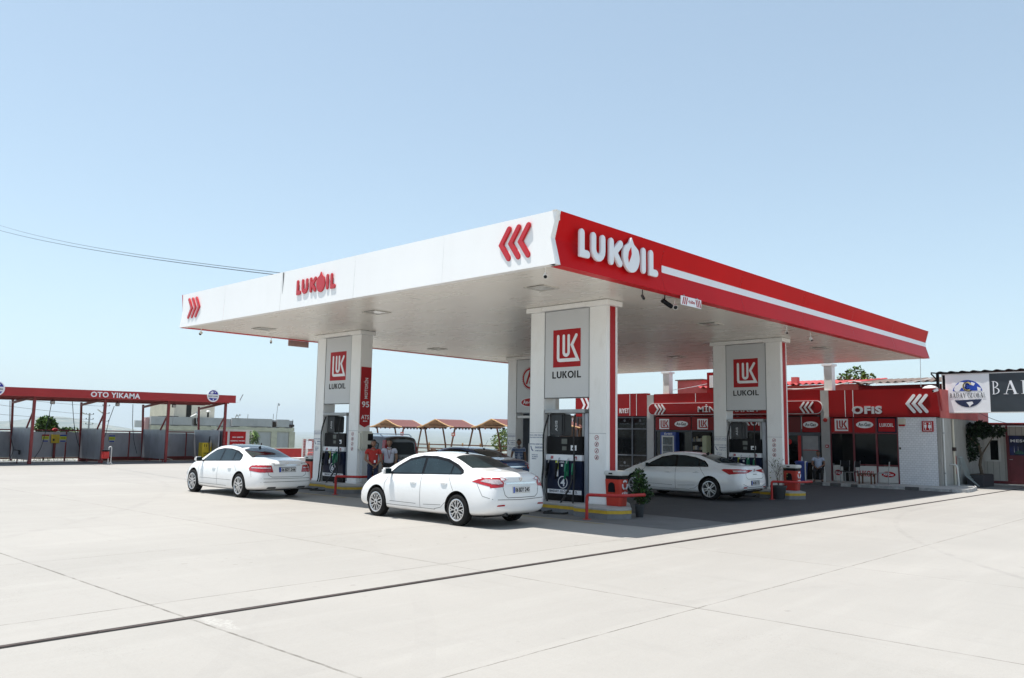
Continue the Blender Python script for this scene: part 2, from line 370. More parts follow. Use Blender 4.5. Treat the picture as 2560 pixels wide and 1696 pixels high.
c1 = g.mix(sep.outputs[0], (.06, .085, .06), (.26, .24, .18)); c2 = g.mix(g.rng(g.noise(P, .02, 6, .7), .45, .62), c1, (.05, .075, .035))
v2 = g.N.new('ShaderNodeTexVoronoi'); v2.inputs['Scale'].default_value = .02; g.L.new(P, v2.inputs['Vector'])
sp = g.math('MULTIPLY', g.math('LESS_THAN', v2.outputs['Distance'], .13), g.rng(g.noise(P, .0012, 3), .56, .6))
g.setbase(g.mix(g.math('MULTIPLY', sp, .8), c2, (.6, .58, .55))); M['plain'] = m

# concrete yard
m = mat('concrete_yard', (.325, .309, .286), .72, var=.05, scale=.35, bump=.25, bscale=9); g = NG(m); P, X = g.pos()
wob = g.math('MULTIPLY', g.math('SUBTRACT', g.noise(P, 3.0, 5, .7), .5), .035)
def line(ax, v, w):
    return g.math('LESS_THAN', g.math('ABSOLUTE', g.math('ADD', g.math('SUBTRACT', X[ax], v), wob)), w)
acc = None
gate = g.rng(g.noise(P, 1.7, 4, .7), .38, .55, .25, 1.)
for ax, vals in ((0, [(-16.6, .009), (-12.4, .009), (-8.15, .014), (-3.95, .0095), (.3, .007), (28.2, .01)]), (1, [(-13.4, .008), (-9.4, .008), (-5.38, .009), (-1.26, .0095), (2.6, .006), (6.6, .006), (10.7, .006), (14.8, .008), (18.9, .01), (23, .01), (27.1, .01), (31.2, .012)])):
    for v, w in vals:
        k = line(ax, v, w); acc = k if acc is None else g.math('MAXIMUM', acc, k)
joint = g.math('MULTIPLY', acc, gate)
base = g.base()
wn = g.N.new('ShaderNodeTexWhiteNoise'); wn.noise_dimensions = '2D'; cx_ = g.N.new('ShaderNodeCombineXYZ'); g.L.new(g.math('FLOOR', g.math('DIVIDE', g.math('ADD', X[0], 8.15), 4.2)), cx_.inputs[0]); g.L.new(g.math('FLOOR', g.math('DIVIDE', g.math('ADD', X[1], 1.26), 4.0)), cx_.inputs[1]); g.L.new(cx_.outputs[0], wn.inputs['Vector'])
base = g.mix(g.math('MULTIPLY', wn.outputs['Value'], .28), base, (.262, .25, .232))
blot = g.rng(g.noise(P, .22, 7, .62), .35, .72); base = g.mix(g.math('MULTIPLY', blot, .45), base, (.25, .24, .22))
br = g.rng(g.noise(P, 1.0, 5, .6, (.25, 2.2, 1)), .5, .8); base = g.mix(g.math('MULTIPLY', br, .22), base, (.42, .405, .38))
br2 = g.rng(g.noise(P, 1.0, 6, .7, (2.4, .3, 1)), .55, .85); base = g.mix(g.math('MULTIPLY', br2, .42), base, (.225, .215, .198))
spk = g.rng(g.noise(P, 26, 2, .5), .70, .76); base = g.mix(g.math('MULTIPLY', spk, .4), base, (.20, .18, .16))
oil = g.rng(g.noise(P, 2.3, 3, .5), .74, .8); base = g.mix(g.math('MULTIPLY', oil, .45), base, (.2, .19, .17))
# arcs left by tyres
def ring(cx, cy, r, w, st):
    d = g.math('SQRT', g.math('ADD', g.math('POWER', g.math('SUBTRACT', X[0], cx), 2), g.math('POWER', g.math('SUBTRACT', X[1], cy), 2)))
    a = g.math('LESS_THAN', g.math('ABSOLUTE', g.math('SUBTRACT', d, r)), w)
    return g.math('MULTIPLY', g.math('MULTIPLY', a, g.rng(g.noise(P, 1.2, 5, .75), .42, .66)), st)
marks = None
for a in ((-22, 9, 18.5, .10, .14), (-22, 9, 20.1, .10, .12), (4, 30, 9.5, .09, .5), (4, 30, 11, .09, .5), (14, -22, 19.4, .06, .45), (16, -20, 15.2, .06, .4), (-9, -26, 21.5, .10, .16), (-30, 30, 33, .1, .3)):
    k = ring(*a); marks = k if marks is None else g.math('MAXIMUM', marks, k)
base = g.mix(marks, base, (.2, .19, .18))
grain = g.noise(P, 55, 3, .7); base = g.mix(g.rng(grain, .35, .75, 0, .22), base, (.20, .19, .175))
drip = g.math('MULTIPLY', g.rng(g.noise(P, 5.5, 2, .4), .70, .74), g.rng(g.noise(P, .35, 2), .5, .62)); base = g.mix(g.math('MULTIPLY', drip, .45), base, (.13, .12, .11))
patch_ = g.math('SUBTRACT', 1.0, g.rng(g.math('ADD', g.math('ADD', g.math('MULTIPLY', g.math('ABSOLUTE', g.math('ADD', X[0], 8.02)), 3.2), g.math('ABSOLUTE', g.math('ADD', X[1], 2.5))), g.math('MULTIPLY', g.noise(P, 9, 6, .8), 1.0)), .85, .93)); base = g.mix(g.math('MULTIPLY', g.math('MULTIPLY', patch_, g.rng(g.noise(P, 22, 4, .7), .42, .58)), .5), base, (.45, .44, .415))
cr_ = g.rng(g.math('ABSOLUTE', g.math('SUBTRACT', g.noise(P, .55, 8, .75), .5)), 0, .0022, 1, 0); base = g.mix(g.math('MULTIPLY', g.math('MULTIPLY', cr_, g.rng(g.noise(P, .25, 2), .52, .6)), .6), base, (.14, .13, .115))
g.setbase(g.mix(g.math('MULTIPLY', joint, .85), base, (.10, .09, .075))); M['yard'] = m
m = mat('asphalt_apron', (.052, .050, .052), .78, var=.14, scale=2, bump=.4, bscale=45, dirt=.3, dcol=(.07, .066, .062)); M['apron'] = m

gm = terrain().build('ground', ['plain']); structure(gm)
mb = MB(); mb.add([(-70, -60, .02), (40, -60, .02), (40, 4, .02), (60, 20, .02), (60, 34, .02), (36, 46, .02), (-70, 46, .02)], [tuple(range(7))]); mb.v = [Vector((v.x, v.y, -.004)) for v in mb.v]
for o_ in (0,): pass
gy = MB().add([(-70, -60, 0), (42, -60, 0), (42, 46, 0), (-70, 46, 0), (-70, -60, -.6), (42, -60, -.6), (42, 46, -.6), (-70, 46, -.6)], [(0, 1, 2, 3), (0, 4, 5, 1), (1, 5, 6, 2), (2, 6, 7, 3), (3, 7, 4, 0)])
structure(gy.build('concrete_yard', 'yard'))
gm.location.z = -.02
structure(MB().add([(2.5, -1.15, .003), (4.75, -1.15, .003), (4.9, .5, .003), (5.2, 10, .003), (6, 15.9, .003), (2.4, 15.9, .003)], [(0, 1, 2, 3, 4, 5)]).build('forecourt_shade_sheet', mat('forecourt_shade_sheet', (.15, .148, .145), .75, var=.15, scale=1.5, bump=.3, bscale=20, dirt=.5, dcol=(.07, .068, .065))))  # darker sheet: extra canopy shade put into the concrete colour, plus random stains
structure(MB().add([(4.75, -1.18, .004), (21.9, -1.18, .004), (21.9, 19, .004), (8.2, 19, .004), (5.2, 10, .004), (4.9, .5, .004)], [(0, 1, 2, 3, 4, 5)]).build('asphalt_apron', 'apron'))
# drainage channel, sunk in the slab look: rusty grating between two dark slots
mb = MB(); rn = random.Random(5); x = -30.0
dr = empty('drain_channel', (-9, -2.14, 0), 'long rusty black drain grating running across the pale concrete yard', 'drain')
while x < 29.5:
    L = 1.0; j = rn.uniform(-.006, .006); mb.box(x + .004, x + L - .004, -2.17 + j, -2.115 + j, .002, .007 + rn.uniform(0, .002)); x += L
M['rust'] = mat('rusty_grating', (.045, .03, .026), .8, var=.4, scale=9)
M['slot'] = mat('black_slot', (.008, .008, .008), .9)
mb.build('grating', 'rust', dr)
mb = MB(); mb.box(-30, 29.6, -2.20, -2.172, .001, .004); mb.box(-30, 29.6, -2.108, -2.085, .001, .004); mb.build('slot', 'slot', dr)
# broken patch beside the drain
# faded yellow bay line
M['faded_yellow'] = mat('worn_yellow_line', (.33, .26, .10), .8, var=.3, scale=8, dirt=.8, dcol=(.35, .34, .31))
mb = MB().add([(2.24, .5, .005), (2.33, .5, .005), (2.36, 4.4, .005), (2.27, 4.4, .005)], [(0, 1, 2, 3)]); mb.add([(2.15, 9.6, .005), (2.25, 9.6, .005), (2.3, 14.5, .005), (2.2, 14.5, .005)], [(0, 1, 2, 3)])
structure(mb.build('road_marking', 'faded_yellow'))

# faint mountain far left behind the car wash
mb = MB(); rn = random.Random(11); ridge = []
n = 60; az0 = R(59); az1 = R(84)
for i in range(n + 1):
    t = i / n; a = az0 + (az1 - az0) * t
    hh = 330 * math.exp(-((t - .52) / .2) ** 2) + 210 * math.exp(-((t - .86) / .16) ** 2) + 70 * math.exp(-((t - .2) / .15) ** 2) + 14 * math.sin(t * 40) * math.sin(3.14 * t); ridge.append((a, hh * math.sin(3.1416 * t) ** .5 if 0 < t < 1 else 0))
K = 8
for j in range(K + 1):
    for a, hh in ridge:
        d = 13000 + 2600 * (j / K) * 2 - 2600; s = math.sin(math.pi * j / K); mb.v.append(Vector((d * math.cos(a), d * math.sin(a), -150 + hh * (s ** 1.3) * .95)))
N1 = n + 1
for j in range(K):
    for i in range(n): mb.f.append((j * N1 + i, j * N1 + i + 1, (j + 1) * N1 + i + 1, (j + 1) * N1 + i)); mb.m.append(0)
structure(mb.build('hills', 'plain', smooth=60))

# air between the camera and the plain
hz = MB().box(-9000, 31000, -9000, 31000, -152, 900)
hm = bpy.data.materials.new('haze'); hm.use_nodes = True; t = hm.node_tree; t.nodes.clear()
pv = t.nodes.new('ShaderNodeVolumePrincipled'); pv.inputs['Color'].default_value = (.62, .71, .82, 1); pv.inputs['Density'].default_value = 6e-5; pv.inputs['Anisotropy'].default_value = .15
ou = t.nodes.new('ShaderNodeOutputMaterial'); t.links.new(pv.outputs[0], ou.inputs['Volume'])
HAZE = hz.build('haze', hm); HAZE['kind'] = 'stuff'

# ================================================================== CANOPY
can = empty('station_canopy', (LX / 2, LY / 2, ZS), 'large flat fuel station canopy with white front fascia and red right side', 'canopy')
mb = MB()   # soffit
mb.box(.12, LX - .12, .24, LY - .2, ZS - .002, ZS + .05); mb.build('soffit', 'soffit', can)
m = M['soffit']; g = NG(m); P, X = g.pos(); b0 = g.base()
jl = None
for yv in (5.48, 10.62):
    k = g.math('LESS_THAN', g.math('ABSOLUTE', g.math('SUBTRACT', X[1], yv)), .012); jl = k if jl is None else g.math('MAXIMUM', jl, k)
g.setbase(g.mix(g.math('MULTIPLY', jl, g.rng(g.noise(P, 2.0, 3), .5, .6)), b0, (.09, .08, .07)))
MB().box(.1, LX - .1, .1, LY - .1, 6.16, 6.2).build('roof_deck', 'grey_metal', can)
XD = .0; YD = .15; ZM = 5.76
# white fascia along Y (faces -X), wraps .15 m round the near corner
def profile_wall(axis_pts, prof, far):
    pass
mb = MB()
def strip(mb, a, b, prof, m=None):
    """a, b: plan start/end; prof: list of (inset vector plan, z)"""
    vs = []; 
    for (ix, iy, z) in prof: vs.append((a[0] + ix[0], a[1] + ix[1], z)); vs.append((b[0] + iy[0], b[1] + iy[1], z))
    fs = [(2 * i, 2 * i + 1, 2 * i + 3, 2 * i + 2) for i in range(len(prof) - 1)]
    mb.add(vs, fs, m)
joints = [-.0, 3.3, 6.6, 10.0, 13.2, LY]
for i in range(len(joints) - 1):
    a, b = joints[i], joints[i + 1]; e = .0015 if i not in (2, 3) else .003
    ya = YD if i == 0 else 0; yb = -.10 if i == 4 else 0
    strip(mb, (0, a + (e if i else 0)), (0, b - (e if i < 4 else 0)), [((.035, 0), (.035, 0), ZT), ((.012, ya), (.012, yb), ZM), ((-.015, 0), (-.015, 0), ZS - .012), ((.16, .16 if i == 0 else 0), (.16, 0), ZS - .012), ((.16, .16 if i == 0 else 0), (.16, 0), ZS + .05)])
    strip(mb, (0, a), (0, b), [((.035, 0), (.035, 0), ZT), ((.12, 0), (.12, 0), ZT), ((.12, 0), (.12, 0), 6.1)])
# wrapped corner trim on the red side
strip(mb, (0, 0), (.15, 0), [((.035, 0), (0, 0), ZT), ((.012, YD), (0, YD), ZM), ((-.015, 0), (0, 0), ZS - .012), ((.0, .16), (0, .16), ZS - .012)])
strip(mb, (0, 0), (.15, 0), [((0, 0), (0, 0), ZT), ((0, .12), (0, .12), ZT)])
mb.build('white_fascia', 'white_fascia', can)
mb = MB(); mb.box(.008, .06, 9.92, 9.93, ZS, ZT - .02); mb.build('fascia_seam', 'dark_grey', can)
# red fascia along X (faces -Y)
mb = MB(); rj = [.15, 3.95, 7.8, 11.7, 15.6, 19.5, LX - .05]
for i in range(6):
    a, b = rj[i] + (.003 if i else 0), rj[i + 1] - .003
    strip(mb, (a, 0), (b, 0), [((0, 0), (0, 0), ZT), ((0, YD * .93), (0, YD * .93), ZM + .06)])
    strip(mb, (a, 0), (b, 0), [((0, YD * .93), (0, YD * .93), ZM + .06), ((0, YD), (0, YD), ZM), ((0, YD * .95), (0, YD * .95), ZM - .05), ((0, 0), (0, 0), ZS - .02), ((0, .25), (0, .25), ZS - .02), ((0, .25), (0, .25), ZS + .03)])
    strip(mb, (a, 0), (b, 0), [((0, 0), (0, 0), ZT), ((0, .12), (0, .12), ZT), ((0, .12), (0, .12), 6.1)])
mb.build('red_fascia', 'red', can)
mb = MB(); y0 = YD - .018
mb.add([(4.0, y0, 5.675), (LX - .05, y0, 5.675), (LX - .05, y0, 5.845), (4.0, y0, 5.845), (4.0, y0 + .015, 5.675), (LX - .05, y0 + .015, 5.675), (LX - .05, y0 + .015, 5.845), (4.0, y0 + .015, 5.845)],
       [(0, 1, 2, 3), (0, 4, 5, 1), (3, 2, 6, 7), (0, 3, 7, 4)]); mb.build('white_stripe', 'white_letter', can)
# far side (red) and back side (white)
mb = MB(); strip(mb, (.0, LY), (LX, LY), [((0, 0), (0, 0), ZT), ((XD, -.1), (0, -.1), ZM), ((0, 0), (0, 0), ZS - .02), ((0, -.2), (0, -.2), ZS - .02), ((0, -.2), (0, -.2), ZS + .03)]); mb.v = [Vector((max(v.x, .01), v.y, v.z)) for v in mb.v]
mb.build('far_fascia', 'red', can)
mb = MB(); strip(mb, (LX, 0), (LX, LY), [((0, 0), (0, 0), ZT), ((-.05, YD), (-.05, -.1), ZM), ((0, 0), (0, 0), ZS - .012), ((-.14, 0), (-.14, 0), ZS - .012), ((-.14, 0), (-.14, 0), ZS + .03)]); strip(mb, (LX, 0), (LX, LY), [((0, 0), (0, 0), ZT), ((-.12, 0), (-.12, 0), ZT)])
strip(mb, (LX - .05, 0), (LX, 0), [((0, 0), (0, 0), ZT), ((0, YD), (-.05, YD), ZM), ((0, 0), (0, 0), ZS - .012)])
mb.build('rear_fascia', 'white_fascia', can)

# raised lettering
def drop(cx, cy, rx, top, bot, n=22):
    P_ = arcpts(cx, bot + rx * 1.12, rx, rx * 1.12, 200 - 180 - 40, -220, n) if False else None
    out = []; cyy = bot + rx * 1.1
    for i in range(n + 1):
        a = R(35 - 250 * i / n); out.append((cx + rx * math.cos(a), cyy + rx * 1.1 * math.sin(a)))
    out += [(cx - rx * .28, top - (top - cyy) * .3), (cx - rx * .02, top), (cx + rx * .04, top - .004), (cx + rx * .30, top - (top - cyy) * .32)]
    return out
def lukoil(parent, f, sc, dback, dfront, matn, rd=None):
    """f(a, b) maps red-side coordinates (x .70..3.57, z 5.45..6.07) to the sign"""
    z0, z1 = 5.47, 6.06; w = .165; lg = part_empty('logo_lettering', parent)
    U = [(1.17, z1 - .08), (1.17, 5.74)] + arcpts(1.33, 5.72, .16, .17, 180, 360, 8) + [(1.49, 5.74), (1.49, z1 - .08)]
    shapes = [('letter', [stroke([(.78, z1 - .08), (.78, z0 + .08), (.97, z0 + .08)], w)]), ('letter', [stroke(U, w)]),
              ('letter', [stroke([(1.79, z1 - .08), (1.79, z0 + .08)], w), stroke([(2.12, z1 - .08), (1.90, 5.77), (2.10, z0 + .08)], w)]),
              ('oil_drop', [drop(2.52, 5.7, .315, 6.20, 5.42)]), ('letter', [stroke([(3.0, z1 - .08), (3.0, z0 + .08)], w)]), ('letter', [stroke([(3.3, z1 - .08), (3.3, z0 + .08), (3.5, z0 + .08)], w)])]
    for nm, ps in shapes:
        mb = MB()
        for q, p in enumerate(ps):
            e = q * .004; dm = dfront - .022
            cxm = sum(v[0] for v in p) / len(p); czm = sum(v[1] for v in p) / len(p)
            mb.prism(lambda a, b, d: f(a, b, d), p, dback, dfront + e)
        o = mb.build(nm, matn, lg, bevel=.011 * sc)
        if nm == 'oil_drop' and rd:
            c = stroke([(2.50, 5.97), (2.42, 5.85), (2.39, 5.72), (2.43, 5.60)], .05)
            MB().prism(lambda a, b, d: f(a, b, d), [(2.50, 5.98), (2.41, 5.86), (2.385, 5.73), (2.41, 5.62), (2.47, 5.72), (2.52, 5.82)], dfront, dfront + .004).build('drop_hole', rd, o)  # red crescent, drawn as the hole in the drop logo
lukoil(can, FY(0), 1, -.01, .05, 'white_letter', 'red')
def fw_(a, b, d): return Vector((-d, 9.17 - (a - .70) * .627, 5.55 + (b - 5.47) * .70))
lukoil(can, fw_, .6, .0, .03, 'red_letter', None)
def chevs(parent, fn, pts, w, d0, d1, matn, name='chevron'):
    for (a, b, s, hh, dx) in pts:
        MB().prism(fn, stroke([(a + dx, b + hh), (a, b), (a + dx, b - hh)], w), d0, d1).build(name, matn, parent, bevel=.012 if w > .1 else 0)
cg = part_empty('chevron_mark', can)
chevs(cg, FX(0), [(1.48, 5.79, 1, .31, -.22), (1.21, 5.79, 1, .31, -.22), (.94, 5.79, 1, .31, -.22)], .125, -.02, .028, 'red_letter')
cg = part_empty('chevron_mark', can)
chevs(cg, FX(0), [(15.30, 5.79, 1, .29, .2), (15.05, 5.79, 1, .29, .2), (14.80, 5.79, 1, .29, .2)], .11, -.02, .028, 'red_letter')
# recessed soffit lamps
M['lamp_pan'] = mat('lamp_pan', (.55, .53, .49), .3, var=.05); M['lamp_lens'] = mat('lamp_lens', (.42, .41, .38), .15, var=.15, scale=15)
for x in (1.87, 9.48, 17.5):
    for y in (1.97, 8.05, 14.0):
        l = part_empty('soffit_lamp', can); z = ZS - .002
        mb = MB()
        for s in (-1, 1): mb.box(x - .27, x + .27, y + s * .27 - .02, y + s * .27 + .02, z - .022, z); mb.box(x + s * .27 - .02, x + s * .27 + .02, y - .25, y + .25, z - .022, z)
        mb.build('lamp_frame', 'lamp_pan', l)
        MB().box(x - .25, x + .25, y - .25, y + .25, z - .009, z - .003).build('lamp_lens', 'lamp_lens', l)
        MB().box(x - .30, x - .293, y - .3, y + .2, z - .012, z - .003).box(x - .3, x + .26, y + .294, y + .30, z - .012, z - .003).build('shadow_gap', 'slot', l)

# height sign, cameras, small floodlight under the right edge
t = empty('clearance_sign', (5.02, -.02, 5.09), 'small white 4.60m clearance sign with red diagonal stripes under the red fascia', 'sign')
MB().box(4.56, 5.48, -.04, -.022, 4.98, 5.195).build('plate', 'white_letter', t)
mb = MB(); f = FY(-.04)
for x in (4.60, 4.68, 4.76, 5.21, 5.29, 5.37):
    s = 1 if x < 5 else -1
    mb.prism(f, [(x, 5.0), (x + .04, 5.0), (x + .04 + .06, 5.175), (x + .06, 5.175)] if s == 1 else [(x + .06, 5.0), (x + .1, 5.0), (x + .04, 5.175), (x, 5.175)], .001, .004)
mb.build('stripes', 'red_sign', t); mb = MB(); text(mb, f, '4.60m', 4.88, 5.18, 5.05, 5.13, .001, .004, .015); mb.build('lettering', 'red_sign', t)
MB().box(4.7, 4.73, -.03, -.01, 5.15, 5.23).box(5.3, 5.33, -.03, -.01, 5.15, 5.23).build('bracket', 'grey_metal', t)
t = empty('clearance_sign', (4.5, LY, 5.09), 'clearance sign seen from behind under the far left edge of the canopy', 'sign')
MB().box(4.07, 4.93, LY + .01, LY + .03, 4.98, 5.195).build('plate', mat('sign_back', (.45, .33, .30), .5, dirt=.5, dcol=(.3, .15, .12)), t)
MB().box(4.2, 4.23, LY, LY + .012, 5.1, 5.23).box(4.8, 4.83, LY, LY + .012, 5.1, 5.23).build('bracket', 'grey_metal', t)
def camera_thing(p, d, label, col='white', L=.2, r=.045, bracket=True):
    p = Vector(p); d = Vector(d).normalized(); t = empty('security_camera', p, label, 'security camera', 'security cameras on the canopy and shop')
    MB().lathe(p - d * L * .4, d, [(0, r * .7), (.01, r), (L * .8, r), (L, r * .95)], 12).build('housing', col, t, smooth=40)
    MB().lathe(p + d * L * .6, d, [(0, r * .8), (.012, r * .7)], 12).build('lens', 'black', t)
    mb = MB().tube([p - d * L * .1, p - d * L * .1 + Vector((0, 0, .09)), p - d * L * .1 + Vector((0, 0, .17))], .014, 6); mb.build('bracket', col, t)
camera_thing((.22, .45, 5.06), (-.6, -.5, -.35), 'white camera under the near corner of the canopy')
camera_thing((3.46, .3, 5.05), (-.2, -.6, -.8), 'small dark camera hanging under the big white letters', 'dark_grey', .12, .035)
camera_thing((4.35, .25, 5.02), (.75, -.45, -.5), 'black tubular camera left of the 4.60m sign', 'black', .3, .055)
camera_thing((4.75, .25, 4.98), (-.6, -.5, -.3), 'white camera tucked behind the left end of the 4.60m sign', 'white', .2, .06)
camera_thing((11.2, .4, 5.03), (-.7, -.4, -.3), 'white camera under the red fascia right of the second red-striped column', 'white', .16, .04)
camera_thing((12.9, .4, 5.0), (-.2, -.6, -.7), 'white dome camera under the middle of the red fascia', 'white', .12, .05)
camera_thing((.5, 15.6, 5.05), (-.5, -.2, -.7), 'small dome camera under the far left corner of the canopy', 'white', .1, .05)
camera_thing((3.2, 15.8, 5.03), (-.3, -.5, -.7), 'small camera left of the sign seen from behind', 'white', .1, .04)
# power cables leaving the canopy top
def cable(name, a, b, sag, r, label, cat='cable', group=None, n=24, matn='black'):
    a = Vector(a); b = Vector(b); pts = [a.lerp(b, i / n) - Vector((0, 0, sag * 4 * (i / n) * (1 - i / n))) for i in range(n + 1)]
    return tag(MB().tube(pts, r, 6).build(name, matn, smooth=60), label, cat, group)
M['cable'] = mat('black_cable', (.02, .03, .06), .5)
cable('power_cable', (.3, 9.9, 6.2), (7.67, 80, 21.6), .5, .012, 'lower black power cable rising left from the canopy edge', matn='cable')
cable('power_cable', (.3, 9.9, 6.27), (7.67, 80, 22.3), .65, .009, 'thinner upper power cable rising left from the canopy edge', matn='cable')
# ================================================================== COLUMN PORTALS
def luk_mark(mb, fn, a0, a1, b0, b1, d0, d1, m=None, ww=.092):
    """emblem strokes in the unit square -> rectangle"""
    g_ = lambda u, v, d: fn(a0 + (a1 - a0) * u, b0 + (b1 - b0) * v, d)
    mb.prism(g_, stroke([(.19, .83), (.19, .24), (.205, .19), (.25, .175), (.905, .175), (.69, .58), (.85, .83)], ww), d0, d1, m)
    mb.prism(g_, stroke([(.395, .83), (.395, .40)] + arcpts(.485, .39, .09, .085, 190, 350, 6) + [(.575, .40), (.575, .83)], ww * .95), d0, d1, m)
ICON_R = mat('icon_red', (.42, .10, .12), .5); TXT = 'blue_text'
def stickers(p, fn, y0, y1, yl0, yl1):
    mb = MB(); mk = MB(); yc = (y0 + y1) / 2 + .02
    for i, z in enumerate((1.83, 1.67, 1.51, 1.35)):
        o = ell(yc, z, .062, .062, 20); 
        for k in range(20):
            a = 2 * math.pi * k / 20; b = 2 * math.pi * (k + 1) / 20
            mb.prism(fn, [(yc + r * math.cos(t), z + r * math.sin(t)) for r, t in ((.062, a), (.062, b), (.05, b), (.05, a))], .001, .004)
        mb.prism(fn, [(yc + .04, z - .045), (yc + .048, z - .037), (yc - .04, z + .045), (yc - .048, z + .037)], .001, .0042)
        s = [[(-.03, -.012), (.03, -.004), (.03, .008), (-.03, .004)], [(-.02, -.03), (.012, -.03), (.022, .02), (-.012, .03)], [(-.01, -.035), (.012, -.035), (.004, .03), (-.008, .03)], [(-.022, -.03), (.022, -.03), (.018, .026), (-.02, .022)]][i]
        mk.prism(fn, [(yc + u, z + v) for u, v in s], .001, .003)
    mb.build('prohibition_ring', ICON_R, p); mk.build('pictogram', 'dark_grey', p)
    mb = MB()
    for (s, a, b, z, h) in (('SIGARA ICMEK YASAKTIR', .03, .97, 1.86, .028), ('ARACINIZI KAPATINIZ', .03, .97, 1.80, .028), ('MUSTERI HIZMETLERI', .03, .95, 1.625, .03), ('BANKKART', .42, .95, 1.53, .05), ('KAMPANYA', .42, .95, 1.455, .03), ('HAVA SU', .2, .6, 1.35, .028), ('WC MESCIT', .2, .62, 1.30, .028), ('MARKET', .2, .52, 1.25, .028)):
        w_ = yl1 - yl0; mb = MB(); text(mb, fn, s, yl1 - w_ * a, yl1 - w_ * b, z, z + h, .001, .004, .01); mb.build('notice_text', TXT, p)
    mb = MB(); mb.prism(fn, stroke([(yl1 - .06, 1.58), (yl1 - .09, 1.50), (yl1 - .13, 1.47)], .03), .001, .004); mb.build('phone_mark', TXT, p)
def portal(x0, y0, kind, label, side='stripe'):
    t = empty('column_portal', (x0 + .23, y0 + 1.25, .2), label, 'column', 'twin post column portals under the canopy'); f = FX(x0); D = .47
    y = lambda v: y0 + v; ZC = 5.08; zb = .17
    for a, b in ((0, .53), (2.0, 2.49)):
        MB().box(x0, x0 + D, y(a), y(b), zb, ZC).build('post', 'post', t, bevel=.008)
        mb = MB().box(x0 - .006, x0 + .002, y(a) + .004, y(b) - .004, 1.93, 1.938).box(x0 - .005, x0 + .001, y(b) - .014, y(b) - .006, zb, ZC) ; mb.build('panel_joint', 'grey_metal', t)
    if kind != 'plain_top':
        MB().box(x0 + .015, x0 + D - .015, y(.535), y(1.995), 2.83, ZC - .002).build('sign_box', 'grey_panel', t, bevel=.006)
    MB().box(x0 + .01, x0 + .03, y(.53), y(.545), 2.82, ZC).box(x0 + .01, x0 + .03, y(1.985), y(2.0), 2.82, ZC).box(x0 + .01, x0 + .03, y(.53), y(2.0), 2.815, 2.832).build('sign_trim', 'dark_grey', t)
    # cap
    mb = MB(); mb.box(x0 - .13, x0 + D + .03, y(-.13), y(.53) + .01, ZC, ZS - .012); mb.box(x0 - .126, x0 + D + .026, y(.54), y(2.0), ZC + .012, ZS - .012); mb.box(x0 - .13, x0 + D + .03, y(1.99) + .01, y(2.49) + .05, ZC, ZS - .012); mb.build('cap_moulding', 'post', t, bevel=.006)
    MB().box(x0 - .1, x0 + D, y(-.1), y(2.5), ZS - .012, ZS - .001).build('shadow_gap', 'dark_grey', t)
    MB().box(x0 - .02, x0 + D + .02, y(-.02), y(.55), .17, .3).box(x0 - .02, x0 + D + .02, y(1.98), y(2.51), .17, .3).build('base_plate', 'post', t, bevel=.004)
    fs = FX(x0 + .015)
    if kind == 'luk':
        MB().prism(fs, [(y(1.71), 3.61), (y(.81), 3.61), (y(.81), 4.58), (y(1.71), 4.58)], .001, .005).build('emblem_square', 'red_sign', t)
        mb = MB(); luk_mark(mb, fs, y(1.71), y(.81), 3.62, 4.57, .006, .010); mb.build('emblem', 'white_letter', t)
        mb = MB(); luk_text(mb, fs, y(1.73), y(.78), 3.325, 3.505, .001, .006); mb.build('lettering', 'black_text', t)
    elif kind == 'avgaz':
        mb = MB(); cy_, cz = y(1.22), 4.27; n = 36
        for k in range(n):
            a = 2 * math.pi * k / n; b = a + 2 * math.pi / n
            P_ = lambda r, th: (cy_ + r * math.cos(th) * .98, cz + r * math.sin(th))
            mb.prism(fs, [P_(.36, a), P_(.43, a), P_(.43, b), P_(.36, b)], .001, .006); mb.prism(fs, [P_(.43, a), P_(.51, (a + b) / 2 + .06), P_(.43, (a + b) / 2)], .001, .005)
        mb.prism(fs, stroke([(cy_ + .2, cz - .2), (cy_ + .03, cz + .22), (cy_ - .13, cz - .2)], .1), .001, .006); mb.prism(fs, [(cy_, cz - .28), (cy_ + .05, cz - .18), (cy_, cz - .05), (cy_ - .05, cz - .18)], .001, .007); mb.build('gear_emblem', 'red_sign', t)
        o = MB().prism(fs, ell(y(1.22), 3.26, .53, .2), .001, .005).build('badge', 'white_letter', t); MB().prism(fs, ell(y(1.22), 3.26, .49, .17), .005, .008).build('badge_face', 'red_sign', o)
        mb = MB(); text(mb, fs, 'Av-Gaz', y(1.6), y(.86), 3.18, 3.36, .009, .012, .02); mb.build('lettering', 'white_letter', o)
    if kind in ('luk', 'avgaz'): stickers(t, f, y(0), y(.53), y(2.0), y(2.49))
    g_ = FY(y(0)); 
    if side == 'stripe':
        MB().prism(g_, [(x0 + .15, .3), (x0 + .36, .3), (x0 + .36, 5.075), (x0 + .15, 5.075)], .001, .012).build('red_stripe', 'red_sign', t)
        MB().box(x0 + .395, x0 + .41, y(0) - .012, y(0) + .002, .3, 5.075).build('side_trim', 'white_letter', t)
    elif side == 'prices':
        sg = MB().prism(g_, [(x0 + .04, 4.02), (x0 + .04, 2.14), (x0 + .24, 2.05), (x0 + .45, 2.14), (x0 + .45, 4.02)], .001, .02).build('fuel_sign', 'red_sign', t)
        mb = MB(); vtext(mb, g_, 'MOTORİN', x0 + .15, x0 + .32, 2.98, 3.66, .021, .026, .012); text(mb, g_, '95', x0 + .10, x0 + .39, 2.70, 2.89, .021, .026, .012); text(mb, g_, 'ATS', x0 + .09, x0 + .40, 2.31, 2.45, .021, .026, .01)
